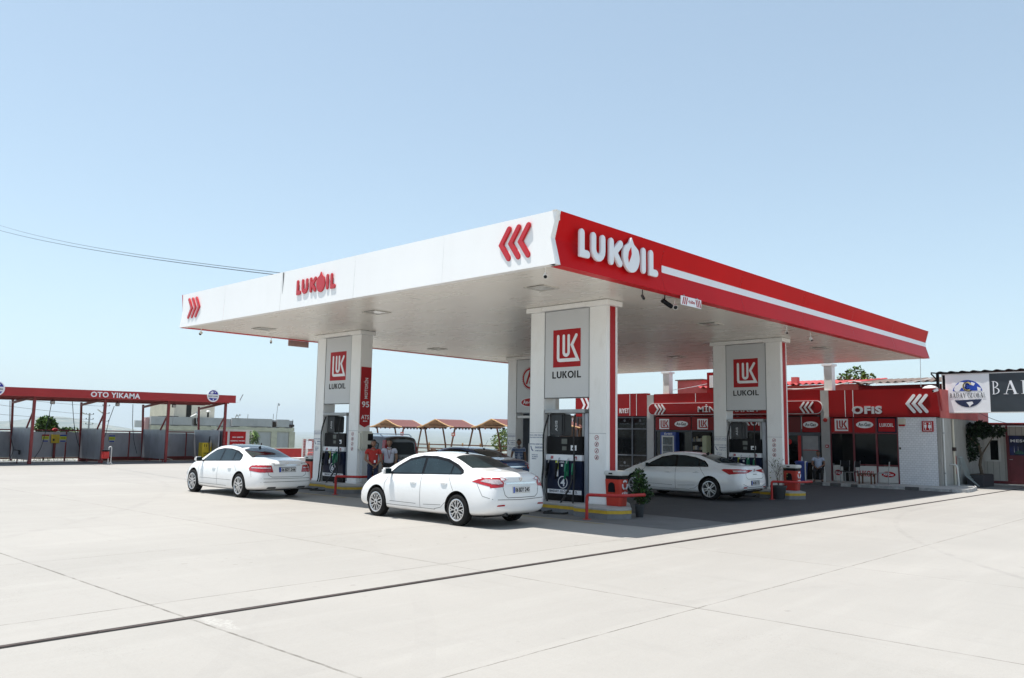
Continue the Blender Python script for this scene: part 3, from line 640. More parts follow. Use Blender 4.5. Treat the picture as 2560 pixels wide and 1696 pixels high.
        mb.prism(g_, [(x0 + .16, 2.25), (x0 + .2, 2.22), (x0 + .2, 2.24), (x0 + .34, 2.24), (x0 + .34, 2.26), (x0 + .2, 2.26), (x0 + .2, 2.28)], .021, .026); mb.build('lettering', 'white_letter', sg)
        b = MB().box(x0 - .02, x0 + .5, y(0) - .2, y(0) - .002, 1.30, 1.92).build('payment_terminal', mat('ivory_plastic', (.62, .61, .53), .4), t, bevel=.05)
        MB().box(x0 + .25, x0 + .45, y(0) - .21, y(0) - .19, 1.62, 1.84).box(x0 + .25, x0 + .45, y(0) - .21, y(0) - .19, 1.36, 1.5).build('screen', 'black', b)
        MB().box(x0 + .12, x0 + .32, y(0) - .12, y(0) - .002, .3, 1.3).build('terminal_stand', 'grey_panel', t)
    return t
portal(4.09, 1.79, 'luk', 'nearest twin column with red emblem sign above pump number 4')
portal(4.09, 11.72, 'luk', 'left twin column with the red MOTORIN 95 ATS strip on its side', 'prices')
portal(13.73, 1.79, 'luk', 'right twin column with red emblem sign behind the car parked in the shade')
portal(13.73, 11.66, 'avgaz', 'rear twin column with red gear emblem half hidden by the nearest column', 'none')

# slim posts at the shop front
for (y0, lab) in ((4.19, 'slim cream canopy post rising behind the shop fascia beside OFIS'), (12.55, 'slim cream canopy post rising above the shop left of the red wall')):
    MB().box(24.0, 24.35, y0 + .02, y0 + .36, 2.9, ZS + .1)
    t = empty('canopy_post', (24.4, y0 + .2, 2.9), lab, 'post', 'slim canopy posts on the shop front')
    MB().box(24.06, 24.42, y0 + .02, y0 + .38, 3.0, ZS - .01).build('post', 'post', t, bevel=.006); MB().box(23.98, 24.5, y0 - .04, y0 + .44, ZS - .07, ZS + .02).build('cap_moulding', 'post', t)

# ================================================================== PUMPS
def pump(x0, y0, num, label):
    """front faces -X at x0 - .1; spans y0+.77 .. y0+1.94"""
    xf = x0 + .03; xb = x0 + .62; ya, yb = y0 + .77, y0 + 1.94; f = FX(xf)
    t = empty('fuel_pump', (x0 + .3, (ya + yb) / 2, .2), label, 'fuel pump', 'fuel pumps between the column posts')
    MB().box(xf + .01, xb, ya, yb, .2, .40).build('plinth', 'black', t)
    MB().box(xf, xb, ya, yb, .40, 1.24).build('lower_cabinet', 'navy', t, bevel=.01)
    MB().box(xf - .01, xb + .01, ya, yb, 1.245, 1.39).build('nozzle_ledge', 'white_letter', t, bevel=.006)
    MB().box(xf + .03, xb - .03, ya, yb, 1.395, 1.85).build('display_housing', 'black', t, bevel=.01)
    # open frame above with hood
    for yy in (ya - .0, yb - .05):
        MB().box(xf + .08, xb - .08, yy, yy + .05, 1.855, 2.45).build('upright', 'grey_metal', t)
    MB().box(x0 - .02, xb + .02, ya - .13, yb + .02, 2.44, 2.53).build('hood', 'grey_metal', t, bevel=.012)
    MB().box(x0 + .1, xb - .02, ya - .15, ya - .02, .2, 2.435).build('side_column', 'galv', t, bevel=.01)
    MB().box(xf + .1, xb - .1, yb - .47, yb - .055, 1.86, 2.425).build('vapour_cabinet', 'dark_grey', t, bevel=.03)
    mb = MB(); vtext(mb, FX(xf + .1), 'ASIS', yb - .22, yb - .30, 1.98, 2.25, .001, .005, .02); mb.build('maker_mark', 'grey_panel', t)
    mb = MB(); mb.prism(FX(xf + .03), [(yb - .5, 1.66), (yb - .68, 1.66), (yb - .68, 1.79), (yb - .5, 1.79)], .001, .006); mb.prism(FX(xf + .03), [(yb - .52, 1.5), (yb - .66, 1.5), (yb - .66, 1.6), (yb - .52, 1.6)], .001, .006); mb.build('display', mat('lcd_grey', (.09, .10, .09), .2), t)
    o = MB().prism(FX(xf + .03), [(yb - .80, 1.50), (yb - .98, 1.50), (yb - .98, 1.63), (yb - .80, 1.63)], .001, .006).build('keypad_label', 'white_letter', t)
    MB().prism(FX(xf + .03), ell(yb - .89, 1.55, .05, .03, 12), .007, .009).build('pictogram', 'navy', o)
    # nozzles on hooks with hoses looping to the ground
    fl = FX(xf)
    for k, (yy, cn, hosey) in enumerate(((yb - .12, 'black', yb + .25), (yb - .42, 'black', yb - .35), (yb - .72, 'green', ya + .55), (yb - .95, 'green', ya + .1))):
        nz_ = part_empty('nozzle', t)
        mb = MB().bar((xf - .06, yy, 1.18), (xf - .09, yy, .96), .055, .07).bar((xf - .09, yy, .96), (xf - .05, yy + .05, .78), .045, .05); mb.build('grip', cn if k != 3 else 'green', nz_, bevel=.01)
        MB().tube([(xf - .06, yy, 1.14), (xf - .05, yy - .03, 1.25), (xf - .01, yy - .05, 1.32)], .013, 8).build('spout', 'steel', nz_)
    def hose(pts):
        P_ = []; pts = [Vector(p) for p in pts]
        for i in range(len(pts) - 1):
            a = pts[max(i - 1, 0)]; b = pts[i]; c = pts[i + 1]; d = pts[min(i + 2, len(pts) - 1)]
            for k in range(5):
                s = k / 5; P_.append(.5 * ((2 * b) + (c - a) * s + (2 * a - 5 * b + 4 * c - d) * s * s + (3 * b - a - 3 * c + d) * s ** 3))
        P_.append(pts[-1]); return P_
    H = [[(xf - .02, yb - .1, 2.4), (xf - .12, yb - .02, 1.9), (xf - .1, yb, 1.2), (xf - .12, yb + .02, .75), (xf - .3, yb - .1, .18), (xf - .62, yb + .3, .03), (xf - .95, yb + .1, .03), (xf - 1.0, yb - .35, .04), (xf - .5, yb - .45, .08), (xf - .2, yb - .2, .5), (xf - .12, yb - .14, .85)],
         [(xf - .02, ya + .2, 2.4), (xf - .1, ya + .18, 1.9), (xf - .1, ya + .16, 1.2), (xf - .2, ya + .1, .45), (xf - .65, ya - .15, .06), (xf - 1.0, ya + .2, .03), (xf - .95, ya + .4, .03), (xf - .55, ya + .34, .12), (xf - .2, ya + .22, .6), (xf - .1, ya + .22, .9)],
         [(xf + .0, yb - .6, 2.42), (xf - .02, yb - .62, 2.2), (xf + .01, yb - .60, 2.0), (xf - .0, yb - .62, 1.88)]]
    for h_ in H: MB().tube(hose(h_), .023, 7).build('hose', 'rubber', t, smooth=60)
    # labels
    MB().prism(fl, [(yb - .33, 1.02), (yb - .42, 1.02), (yb - .42, 1.235), (yb - .33, 1.235)], .001, .005).build('lime_label', 'lime', t)
    o = MB().prism(fl, [(yb - .33, .84), (yb - .42, .84), (yb - .42, 1.015), (yb - .33, 1.015)], .001, .005).build('white_label', 'white_letter', t)
    mb = MB(); luk_text(mb, fl, yb - .46, yb - .62, 1.185, 1.225, .001, .005); mb.prism(fl, [(yb - .51, 1.09), (yb - .57, 1.09), (yb - .57, 1.15), (yb - .51, 1.15)], .001, .005); mb.build('lettering', 'white_letter', t)
    MB().prism(fl, [(yb - .66, .86), (yb - .76, .86), (yb - .76, 1.235), (yb - .66, 1.235)], .001, .02).build('nozzle_cover', 'green', t)
    if num:
        nb = MB(); cy_ = yb - .57; cz = .70
        for k in range(28):
            a = 2 * math.pi * k / 28; b = 2 * math.pi * (k + 1) / 28
            nb.prism(fl, [(cy_ + r * math.cos(th), cz + r * math.sin(th)) for r, th in ((.155, a), (.155, b), (.135, b), (.135, a))], .001, .006)
        text(nb, fl, num, cy_ + .07, cy_ - .07, cz - .095, cz + .095, .001, .006, .02); nb.build('pump_number', 'white_letter', t)
    o = MB().prism(fl, [(yb, .415), (ya, .415), (ya, .52), (yb, .52)], .001, .005).build('name_strip', 'white_letter', t)
    mb = MB(); text(mb, fl, 'BADAY GLOBAL A.Ş.', yb - .14, ya + .12, .43, .505, .006, .009, .02); mb.build('lettering', 'navy', o)
    mb = MB(); lf = FX(xf - .01)
    for yy in (yb - .22, ya + .18): mb.prism(lf, [(yy + .04, 1.28), (yy - .04, 1.28), (yy - .04, 1.355), (yy + .04, 1.355)], .001, .004)
    mb.build('grade_mark', ICON_R, t)
    return t
pump(4.09, 1.79, '4', 'dark blue fuel pump number 4 in the nearest column')
pump(4.09, 11.72, '6', 'dark blue fuel pump number 6 behind the larger white sedan')
pump(13.73, 1.79, '', 'fuel pump behind the shaded car, in the right column')
# autogas dispenser in the rear portal
t = empty('gas_dispenser', (14.0, 12.9, .2), 'pale grey autogas dispenser inside the rear gear emblem column', 'fuel pump')
MB().box(13.9, 14.3, 12.5, 13.1, .2, 1.55).build('cabinet', 'grey_panel', t, bevel=.02); MB().box(13.95, 14.25, 12.5, 13.0, 1.56, 2.2).build('display_head', 'white', t, bevel=.02)
MB().prism(FX(13.95), [(12.95, 1.7), (12.6, 1.7), (12.6, 2.0), (12.95, 2.0)], .001, .01).build('display', 'navy', t)
MB().box(13.75, 14.15, 12.2, 13.6, 2.60, 2.70).build('hood', 'white', t, bevel=.01)
mb = MB(); mb.box(14.3, 14.4, 13.2, 13.8, .2, 2.83); mb.build('back_panel', 'frame_grey', t)

# ================================================================== ISLANDS, GUARD RAILS, LITTER BINS
def island(dx, y_near, y_far, label, nose_near=True, nose_far=False):
    P_ = []
    n0 = [(3.42, 2.25), (3.18, 2.05), (3.18, 1.09), (3.44, .88), (3.73, .81), (4.9, 1.68), (5.4, 2.12), (5.2, 2.3)]
    near = [(x + dx, y - .81 + y_near) for x, y in n0]; far = [(x + dx, y_far - (y - .81)) for x, y in n0][::-1]
    P_ = near + far
    t = empty('pump_island', (4.3 + dx, (y_near + y_far) / 2, 0), label, 'kerbed island', 'raised kerbed pump islands'); up = lambda a, b, d: Vector((a, b, d))
    MB().prism(up, P_, .0, .115).build('kerb', 'kerb', t)
    c = Vector((sum(p[0] for p in P_) / len(P_), sum(p[1] for p in P_) / len(P_)))
    def grow(k): return [(p[0] + (k if p[0] > c.x else -k), p[1] + (k if p[1] > c.y else -k)) for p in P_]
    MB().prism(up, grow(.004), .117, .19).build('yellow_band', 'yellow', t)
    MB().prism(up, grow(.008), .192, .235).build('top_slab', 'kerb_top', t, bevel=.006)
    return t
island(0, .81, 6.2, 'raised kerbed island with yellow band under pump number 4')
island(0, 10.85, 16.1, 'raised kerbed island with yellow band under pump number 6')
island(9.64, .9, 6.2, 'raised kerbed island with yellow band beneath the right column')
island(9.64, 10.6, 15.9, 'raised kerbed island beneath the rear gear emblem column')
def bend(pts, r=.08, n=4):
    pts = [Vector(p) for p in pts]; out = [pts[0]]
    for i in range(1, len(pts) - 1):
        a = pts[i] + (pts[i - 1] - pts[i]).normalized() * r; b = pts[i] + (pts[i + 1] - pts[i]).normalized() * r
        for k in range(n + 1): s = k / n; out.append(a * (1 - s) ** 2 + pts[i] * 2 * s * (1 - s) + b * s * s)
    return out + [pts[-1]]
def rail(dx, dy, label, L=1.0):
    t = empty('guard_rail', (2.81 + dx, 1.38 + dy, 0), label, 'guard rail', 'red tubular guard rails round the island ends')
    a = (2.81 + dx, 1.38 + dy); b = (2.95 + dx, .95 + dy); c = (3.15 + dx, .66 + dy); d = (3.86 + dx, .56 + dy)
    MB().tube(bend([(a[0], a[1], 0), (a[0], a[1], .55), (b[0], b[1], .55), (c[0], c[1], .55), (d[0], d[1], .55)], .07), .037, 10).build('tube', 'red_pole', t, smooth=60)
    MB().lathe((a[0], a[1], 0), (0, 0, 1), [(0, .09), (.012, .09)], 14).build('foot_plate', 'red_pole', t)
    MB().tube([(d[0], d[1], .55), (d[0] + .02, d[1], .55)], .043, 10).build('end_cap', 'red_pole', t)
    return t
def rail_flip(dx, y, label):
    t = empty('guard_rail', (2.9 + dx, y, 0), label, 'guard rail', 'red tubular guard rails round the island ends')
    MB().tube(bend([(2.9 + dx, y, 0), (2.9 + dx, y, .55), (3.0 + dx, y + .5, .55), (3.4 + dx, y + .9, .55), (4.4 + dx, y + 1.0, .55)], .07), .037, 10).build('tube', 'red_pole', t, smooth=60)
    MB().lathe((2.9 + dx, y, 0), (0, 0, 1), [(0, .09), (.012, .09)], 14).build('foot_plate', 'red_pole', t)
rail(0, 0, 'red bent guard rail in front of the nearest red litter bin')
rail(-.1, 9.5, 'red guard rail seen between pump number 6 and the middle car')
rail(9.64, 0.2, 'red guard rail behind the bare potted shrub at the right column')
rail_flip(-.15, 15.1, 'red guard rail behind the boot of the larger white sedan')
def bin_(x, y, label, group='red litter bins on the island ends', faded=None):
    t = empty('litter_bin', (x, y, .23), label, 'litter bin', group); up = lambda a, b, d: Vector((a, b, d))
    def oct_(w, l, c): return [(x - w + c, y - l), (x + w - c, y - l), (x + w, y - l + c), (x + w, y + l - c), (x + w - c, y + l), (x - w + c, y + l), (x - w, y + l - c), (x - w, y - l + c)]
    red = faded or mat('bin_red', (.50, .035, .018), .4, var=.1, scale=3, dirt=.2, dcol=(.2, .05, .03))
    lo = MB(); a = oct_(.15, .21, .04); b = oct_(.175, .245, .05); n = 8
    lo.add([(p[0], p[1], .235) for p in a] + [(p[0], p[1], .86) for p in b], [(i, (i + 1) % n, (i + 1) % n + n, i + n) for i in range(n)] + [tuple(range(n))[::-1], tuple(range(n, 2 * n))]); lo.build('bin_body', red, t, bevel=.01)
    MB().prism(up, oct_(.165, .235, .045), .862, .945).build('neck', 'black', t)
    MB().prism(up, oct_(.20, .265, .05), .948, 1.05).build('lid', 'pvc', t, bevel=.02)
    f = FX(x - .170)
    MB().prism(f, arcpts(y + .02, .70, .09, .09, 0, 180, 8) + [(y - .075, .56), (y + .115, .56)], -.02, .012).build('flap', 'black', t)
    MB().box(x - .215, x - .201, y - .02, y + .08, .98, 1.01).build('lid_latch', 'black', t)
    g_ = FY(y - .240); mb = MB()
    for k in range(3):
        th = R(90 + 120 * k); c = (x + .07 * math.cos(th), .73 + .07 * math.sin(th)); d = (-math.sin(th), math.cos(th))
        mb.prism(g_, stroke([(c[0] - d[0] * .07, c[1] - d[1] * .07), (c[0] + math.cos(th) * .03, c[1] + math.sin(th) * .03), (c[0] + d[0] * .07, c[1] + d[1] * .07)], .045, cap=False), .001 + k * .001, .006 + k * .001)
    mb.build('recycling_mark', 'white_letter', t); mb = MB(); text(mb, FY(y - .232), 'ÇÖP', x - .11, x + .11, .46, .58, .001, .012, .02); mb.build('lettering', 'white_letter', t)
    return t
bin_(4.07, 1.47, 'red recycling litter bin with white lid beside the nearest column')
bin_(13.75, 1.5, 'sun faded red recycling bin beside the right column near the shop', faded=mat('bin_red_stained', (.42, .03, .018), .5, var=.15, scale=3, dirt=.8, dcol=(.12, .05, .04)))
bin_(4.28, 14.52, 'red litter bin at the far side of the left column behind the larger sedan')
# ================================================================== CARS
def paint(name, col, metal=0):
    m = mat(name, col, .28, metal, var=.02, scale=1.5, coat=1.0, dirt=.07, dcol=(.45, .42, .36)); return m
M['car_white'] = paint('white_car_paint', (.80, .80, .80)); M['car_blue'] = paint('dark_blue_car_paint', (.01, .05, .16), .3); M['car_grey'] = paint('brown_grey_car_paint', (.045, .04, .038), .3); M['car_lightblue'] = paint('pale_blue_car_paint', (.16, .24, .36), .3)
M['tail_red'] = mat('tail_lamp_red', (.38, .008, .012), .08, var=.25, scale=25, coat=.8); M['tail_white'] = mat('tail_lamp_clear', (.55, .45, .45), .1, .3, var=.3, scale=30, coat=.8)
M['chrome'] = mat('chrome', (.75, .75, .76), .1, 1.0, var=.03); M['alloy'] = mat('alloy_wheel', (.60, .60, .61), .28, .75, var=.05); M['alloy_dark'] = mat('dark_alloy_gap', (.03, .03, .032), .6)
M['tyre'] = mat('tyre_rubber', (.013, .013, .013), .8, var=.2, spec=.2, scale=20, bump=.15, bscale=50); M['arch'] = mat('wheel_arch_black', (.006, .006, .006), .9)
M['plate'] = mat('plate_white', (.62, .62, .62), .4, var=.03); M['seam'] = mat('panel_gap', (.05, .05, .05), .8); M['window_black'] = mat('window_surround', (.007, .007, .008), .2, var=.1, spec=.2)
gl = mat('tinted_car_glass', (.012, .022, .026), .03, var=.3, scale=2, coat=0, spec=.5); M['carglass'] = gl

def lerp(a, b, t): return a + (b - a) * t
def car_mesh(rows, shear, halfn=11):
    """rows: (y, zbot, zT, zB, wB, zR, wR, wM, zM) rear to front; shear(y, z) -> dy"""
    vs = []; fs = []; rings = []
    for r in rows:
        y, zb, zT, zB, wB, zR, wR, wM, zM = r
        h = [(0, zb), (wM * .80, zb), (wM * .965, zb + .055), (wM * .99, lerp(zb, zM, .45)), (wM, zM), (lerp(wM, wB, .35), lerp(zM, zB, .62)), (wB, zB - .012), (lerp(wB, wR, .16), lerp(zB, zR, .10) + .006), (lerp(wB, wR, .62), lerp(zB, zR, .60)), (wR, zR), (wR * .86, lerp(zR, zT, .5)), (wR * .5, lerp(zR, zT, .9)), (0, zT)]
        ring = []
        for s, q in ((1, h), (-1, h[1:-1][::-1])):
            for x, z in q: ring.append(len(vs)); vs.append((s * x, y + shear(y, z), z))
        rings.append(ring)
    n = len(rings[0])
    for i in range(len(rings) - 1):
        for k in range(n): fs.append((rings[i][k], rings[i][(k + 1) % n], rings[i + 1][(k + 1) % n], rings[i + 1][k]))
    # closed ends: strips across left-right pairs so the faces stay quads
    def cap(ring, flip):
        m = n // 2
        for k in range(m):
            a = ring[k]; b = ring[k + 1]; c = ring[(n - k - 1) % n]; d = ring[(n - k) % n]
            q = [a, b, c, d]; u = []
            for w in q:
                if w not in u: u.append(w)
            if len(u) > 2: fs.append(tuple(u if flip else u[::-1]))
    cap(rings[0], True); cap(rings[-1], False)
    return vs, fs
def catmull(vs, fs, levels=2, cre=None):
    me = bpy.data.meshes.new('c'); me.from_pydata(vs, [], fs); bm = bmesh.new(); bm.from_mesh(me); bmesh.ops.recalc_face_normals(bm, faces=bm.faces)
    cl = bm.edges.layers.float.new('crease_edge')
    if cre:
        for e in bm.edges: e[cl] = cre(e.verts[0].co, e.verts[1].co)
    bm.to_mesh(me); bm.free(); o = bpy.data.objects.new('c', me); COL.objects.link(o); s = o.modifiers.new('s', 'SUBSURF'); s.levels = levels
    dg = bpy.context.evaluated_depsgraph_get(); m2 = bpy.data.meshes.new_from_object(o.evaluated_get(dg)); bpy.data.objects.remove(o); bpy.data.meshes.remove(me); return m2
class Body:
    def __init__(s, me): s.me = me; s.v = [v.co.copy() for v in me.vertices]; s.bvh = BVHTree.FromPolygons(s.v, [tuple(p.vertices) for p in me.polygons])
    def hit(s, o, d):
        h = s.bvh.ray_cast(o, d); return (h[0], h[1]) if h[0] is not None else (None, None)
    def patch(s, mb, poly, fr, lift=.004, step=.09, m=None, thick=0):
        """poly in frame (U, V); fr = (origin, U, V, D): rays start at origin+aU+bV and go along D"""
        O, U, V, D = [Vector(q) for q in fr]; D.normalize()
        pts = []; n = len(poly)
        for i in range(n):
            a = Vector(poly[i]); b = Vector(poly[(i + 1) % n]); k = max(1, int((b - a).length / step))
            for j in range(k): pts.append(a.lerp(b, j / k))
        nb = len(pts); x0 = min(p.x for p in pts); x1 = max(p.x for p in pts); y0 = min(p.y for p in pts); y1 = max(p.y for p in pts)
        def inside(q):
            c = False
            for i in range(nb):
                a = pts[i]; b = pts[(i + 1) % nb]
                if (a.y > q.y) != (b.y > q.y) and q.x < (b.x - a.x) * (q.y - a.y) / (b.y - a.y) + a.x: c = not c
            return c
        x = x0 + step * .5
        while x < x1:
            y = y0 + step * .5
            while y < y1:
                q = Vector((x, y))
                if inside(q) and min((q - p).length for p in pts[:nb]) > step * .35: pts.append(q)
                y += step
            x += step
        r = geometry.delaunay_2d_cdt([Vector((p.x, p.y)) for p in pts], [], [list(range(nb))], 1, 1e-6)
        vs = []; ok = []
        for p in r[0]:
            o = O + U * p.x + V * p.y; h, nn = s.hit(o, D)
            if h is None: vs.append(o + D * 1.0); ok.append(False)
            else:
                if nn.dot(D) > 0: nn = -nn
                vs.append(h + nn * lift); ok.append(True)
        mb.add(vs, [f for f in r[2] if all(ok[i] for i in f)], m); return mb
    def line(s, mb, pts, fr, w=.008, lift=.003, m=None):
        for i in range(len(pts) - 1):
            a = Vector(pts[i]); b = Vector(pts[i + 1]); k = max(1, int((b - a).length / .07)); d = (b - a).normalized(); nn = Vector((-d.y, d.x)) * w / 2
            O, U, V, D = [Vector(q) for q in fr]; D.normalize(); row = []
            for j in range(k + 1):
                p = a.lerp(b, j / k)
                for sg in (1, -1):
                    q = p + nn * sg; h, nr = s.hit(O + U * q.x + V * q.y, D)
                    if h is None: row = None; break
                    if nr.dot(D) > 0: nr = -nr
                    row.append(h + nr * lift)
                if row is None: break
            if row: mb.add(row, [(2 * j, 2 * j + 1, 2 * j + 3, 2 * j + 2) for j in range(k)], m)
        return mb
def boolean_cut(me, cutters):
    o = bpy.data.objects.new('b', me); COL.objects.link(o); cs = []
    for mb in cutters:
        c = mb.build('cut', ['arch']); c.location = (0, 0, 0); cs.append(c); md = o.modifiers.new('b', 'BOOLEAN'); md.operation = 'DIFFERENCE'; md.object = c; md.solver = 'EXACT'; md.material_mode = 'TRANSFER'
    dg = bpy.context.evaluated_depsgraph_get(); m2 = bpy.data.meshes.new_from_object(o.evaluated_get(dg)); bpy.data.objects.remove(o)
    for c in cs: bpy.data.objects.remove(c)
    return m2
def wheel(root, x, y, r, w, side, style, rim_r=None):
    we = part_empty('wheel', root); s = side; rr = rim_r or r * .70; c = (x, y, r); ax = (s, 0, 0)   # outer face at x + s*w/2
    MB().lathe(c, ax, [(-w / 2 + .015, rr), (-w / 2, rr + .03), (-w / 2 + .01, r - .02), (-w / 2 + .03, r), (w / 2 - .03, r), (w / 2 - .01, r - .02), (w / 2, rr + .035), (w / 2 - .008, rr + .002), (w / 2 - .03, rr - .004), (-w / 2 + .02, rr - .004)], 36, closed=True).build('tyre', 'tyre', we, smooth=40)
    MB().lathe(c, ax, [(w / 2 - .075, .02), (w / 2 - .07, rr - .01)], 24).build('brake_shadow', 'alloy_dark', we)
    mb = MB(); mb.lathe(c, ax, [(w / 2 - .06, rr - .002), (w / 2 - .002, rr + .004), (w / 2 + .001, rr - .012), (w / 2 - .012, rr - .028), (w / 2 - .06, rr - .03)], 36, closed=True)
    d0, d1 = w / 2 - .035, w / 2 - .008
    fn = lambda a, b, d: Vector((x + s * d, y + a, r + b))
    def spoke(pts, wd, k): mb.prism(fn, stroke(pts, wd, cap=False), d0 + .0007 * k, d1 + .0006 * k)
    if style == 'multi':      # paired branching spokes
        for k in range(10):
            t = 2 * math.pi * k / 10; p = lambda q, a: (q * math.cos(t + a), q * math.sin(t + a))
            spoke([p(.04, 0), p(rr * .55, 0), p(rr - .012, .19)], .019, k % 5); spoke([p(rr * .5, 0), p(rr - .012, -.17)], .017, k % 5 + .3)
    elif style == 'double':   # five double spokes
        for k in range(5):
            t = 2 * math.pi * k / 5 + .3
            for a in (-.17, .17): spoke([(.05 * math.cos(t + a * 3), .05 * math.sin(t + a * 3)), ((rr - .012) * math.cos(t + a * 1.25), (rr - .012) * math.sin(t + a * 1.25))], .038, k + (.3 if a > 0 else 0))
    else:
        for k in range(10):
            t = 2 * math.pi * k / 10 + .12; a = .13 if k % 2 else -.13
            spoke([(.05 * math.cos(t), .05 * math.sin(t)), ((rr - .012) * math.cos(t + a), (rr - .012) * math.sin(t + a))], .026, k % 4)
    mb.lathe(c, ax, [(d0, .062), (d1 + .006, .058), (d1 + .008, .03)], 18); mb.build('rim', 'alloy', we, smooth=30)
    MB().lathe(c, ax, [(d1 + .004, .03), (d1 + .012, .026)], 14).build('hub_cap', 'dark_grey', we)
def plate(root, y, z, w, h, body, txt, surround='white_letter'):
    hh, nn = body.hit(Vector((0, -6, z)), Vector((0, 1, 0))); yy = hh.y
    t_ = MB().box(-w / 2 - .012, w / 2 + .012, yy - .012, yy + .03, z - h / 2 - .012, z + h / 2 + .012).build('number_plate', surround, root, bevel=.004)
    f = lambda a, b, d: Vector((a, yy - .013 - d, b))
    MB().prism(f, [(-w / 2, z - h / 2), (w / 2, z - h / 2), (w / 2, z + h / 2), (-w / 2, z + h / 2)], 0, .003).build('plate_face', 'plate', t_)
    MB().prism(f, [(-w / 2, z - h / 2), (-w / 2 + .045, z - h / 2), (-w / 2 + .045, z + h / 2), (-w / 2, z + h / 2)], .0035, .005).build('country_band', 'blue_logo', t_)
    if txt:
        mb = MB(); seg = txt.split(' '); xs = {3: [(-w / 2 + .06, -w / 2 + .15), (-.085, .065), (.095, w / 2 - .02)]}[3]
        for s_, (a, b) in zip(seg, xs): text(mb, f, s_, a, b, z - h * .36, z + h * .36, .0035, .006, .025)
        mb.build('characters', 'black_text', t_)
LF = lambda: ((-3, 0, 0), (0, 1, 0), (0, 0, 1), (1, 0, 0)); RF = lambda: ((3, 0, 0), (0, 1, 0), (0, 0, 1), (-1, 0, 0)); BF = lambda: ((0, -5, 0), (1, 0, 0), (0, 0, 1), (0, 1, 0)); TF = lambda: ((0, 0, 4), (1, 0, 0), (0, 1, 0), (0, 0, -1))
def build_car(name, label, group, spec):
    root = empty(name, (0, 0, 0), label, 'car', group); root.rotation_euler = (0, 0, 0)
    OFF[root.name] = Vector((0, 0, 0))
    rows = spec['rows']; vs, fs = car_mesh(rows, spec['shear']); me = catmull(vs, fs, 3, spec.get('crease')); B = Body(me)
    me.materials.append(M[spec['paint']]); me.materials.append(M['arch'])
    wb = spec['wb']; wr = spec['r']; tw = spec['track'] / 2; ww = spec.get('ww', .215)
    cut = []
    for yy in (0, wb): cut.append(MB().lathe((-1.5, yy, wr + .015), (1, 0, 0), [(0, wr + .055), (.95, wr + .055)], 40)); cut.append(MB().lathe((.55, yy, wr + .015), (1, 0, 0), [(0, wr + .055), (.95, wr + .055)], 40))
    me2 = boolean_cut(me, cut); me2.name = 'body'; body = bpy.data.objects.new('body', me2); COL.objects.link(body); body.parent = root
    me2.polygons.foreach_set('use_smooth', [True] * len(me2.polygons)); me2.set_sharp_from_angle(angle=R(38))
    # flat dark underside hides the open belly
    MB().box(-tw + .1, tw - .1, -.62, wb + .55, .2, .26).build('underbody', 'arch', root)
    for yy in (0, wb):
        for s in (-1, 1): wheel(root, s * (tw), yy, wr, ww, s, spec['rim'], spec.get('rim_r'))
    for s, F in ((-1, LF()), (1, RF())):
        fr = MB(); B.patch(fr, spec['dlo_out'], F, .0035, .07); fr.build('window_surround', spec.get('surround', 'window_black'), root, smooth=60)
        for pl in spec['glass']:
            mb = MB(); B.patch(mb, pl, F, .008, .08); mb.build('side_window', 'carglass', root, smooth=60)
        sm = MB()
        for ln in spec['seams']: B.line(sm, ln, F)
        sm.build('door_gap', 'seam', root)
        for (a, b) in spec['handles']:
            h, nn = B.hit(Vector((s * 3, a, b)), Vector((-s, 0, 0)))
            o = MB().lathe((h.x, a, b), (s, 0, 0), [(-.01, .045), (.002, .045)], 18).build('handle_cup', spec.get('cup', spec['paint']), root, smooth=30)
            MB().tube([(h.x + s * .002, a - .1, b + .01), (h.x + s * .018, a - .06, b + .012), (h.x + s * .018, a + .06, b + .012), (h.x + s * .002, a + .1, b + .01)], .012, 8).build('door_handle', spec.get('handle_mat', spec['paint']), root, smooth=60)
        # mirror
        my, mz = spec['mirror']; h, nn = B.hit(Vector((s * 3, my, mz - .03)), Vector((-s, 0, 0))); mx = h.x
        o = MB().box(mx + s * .09 if s > 0 else mx - .29, mx + .29 if s > 0 else mx - .09, my - .05, my + .10, mz - .045, mz + .10); o = o.build('wing_mirror', spec['paint'], root, bevel=.035)
        MB().bar((mx - s * .03, my + .04, mz - .03), (mx + s * .13, my + .03, mz), .07, .04).build('mirror_arm', 'window_black', o, bevel=.01)
        a_, b_ = (mx + s * .105, mx + s * .275); MB().box(min(a_, b_), max(a_, b_), my - .057, my - .051, mz - .03, mz + .085).build('mirror_glass', 'carglass', o)
        for (pl, mt_, F2) in spec['side_lamps']:
            Fx = F if F2 is None else tuple(Vector((-q[0] * s, q[1], q[2])) for q in F2)
            mb = MB(); B.patch(mb, pl, Fx, .006 if mt_ == 'tail_red' else .010, .05); mb.build('tail_lamp' if 'tail' in mt_ else 'lamp', mt_, root, smooth=60)
    F = BF()
    sm = MB()
    for ln in spec['rear_seams']:
        B.line(sm, ln, F, .011); B.line(sm, [(-a, b) for a, b in ln], F, .011)
    sm.build('boot_gap', 'seam', root)
    mb = MB(); B.patch(mb, spec['rear_glass'], TF(), .006, .09); mb.build('rear_window', 'carglass', root, smooth=60)
    mb = MB(); B.patch(mb, spec['front_glass'], TF(), .006, .09); mb.build('windscreen', 'carglass', root, smooth=60)
    if 'roof_glass' in spec: mb = MB(); B.patch(mb, spec['roof_glass'], TF(), .004, .1); mb.build('glass_roof', 'carglass', root, smooth=60)
    for (nm, pl, mt_, lift) in spec['rear_patches']:
        mb = MB(); B.patch(mb, pl, F, lift, .06); mb.build(nm, mt_, root, smooth=60)
    plate(root, 0, spec['plate'][0], .52, .12, B, spec['plate'][1], spec['plate'][2])
    for fn in spec.get('extra', ()): fn(root, B)
    return root
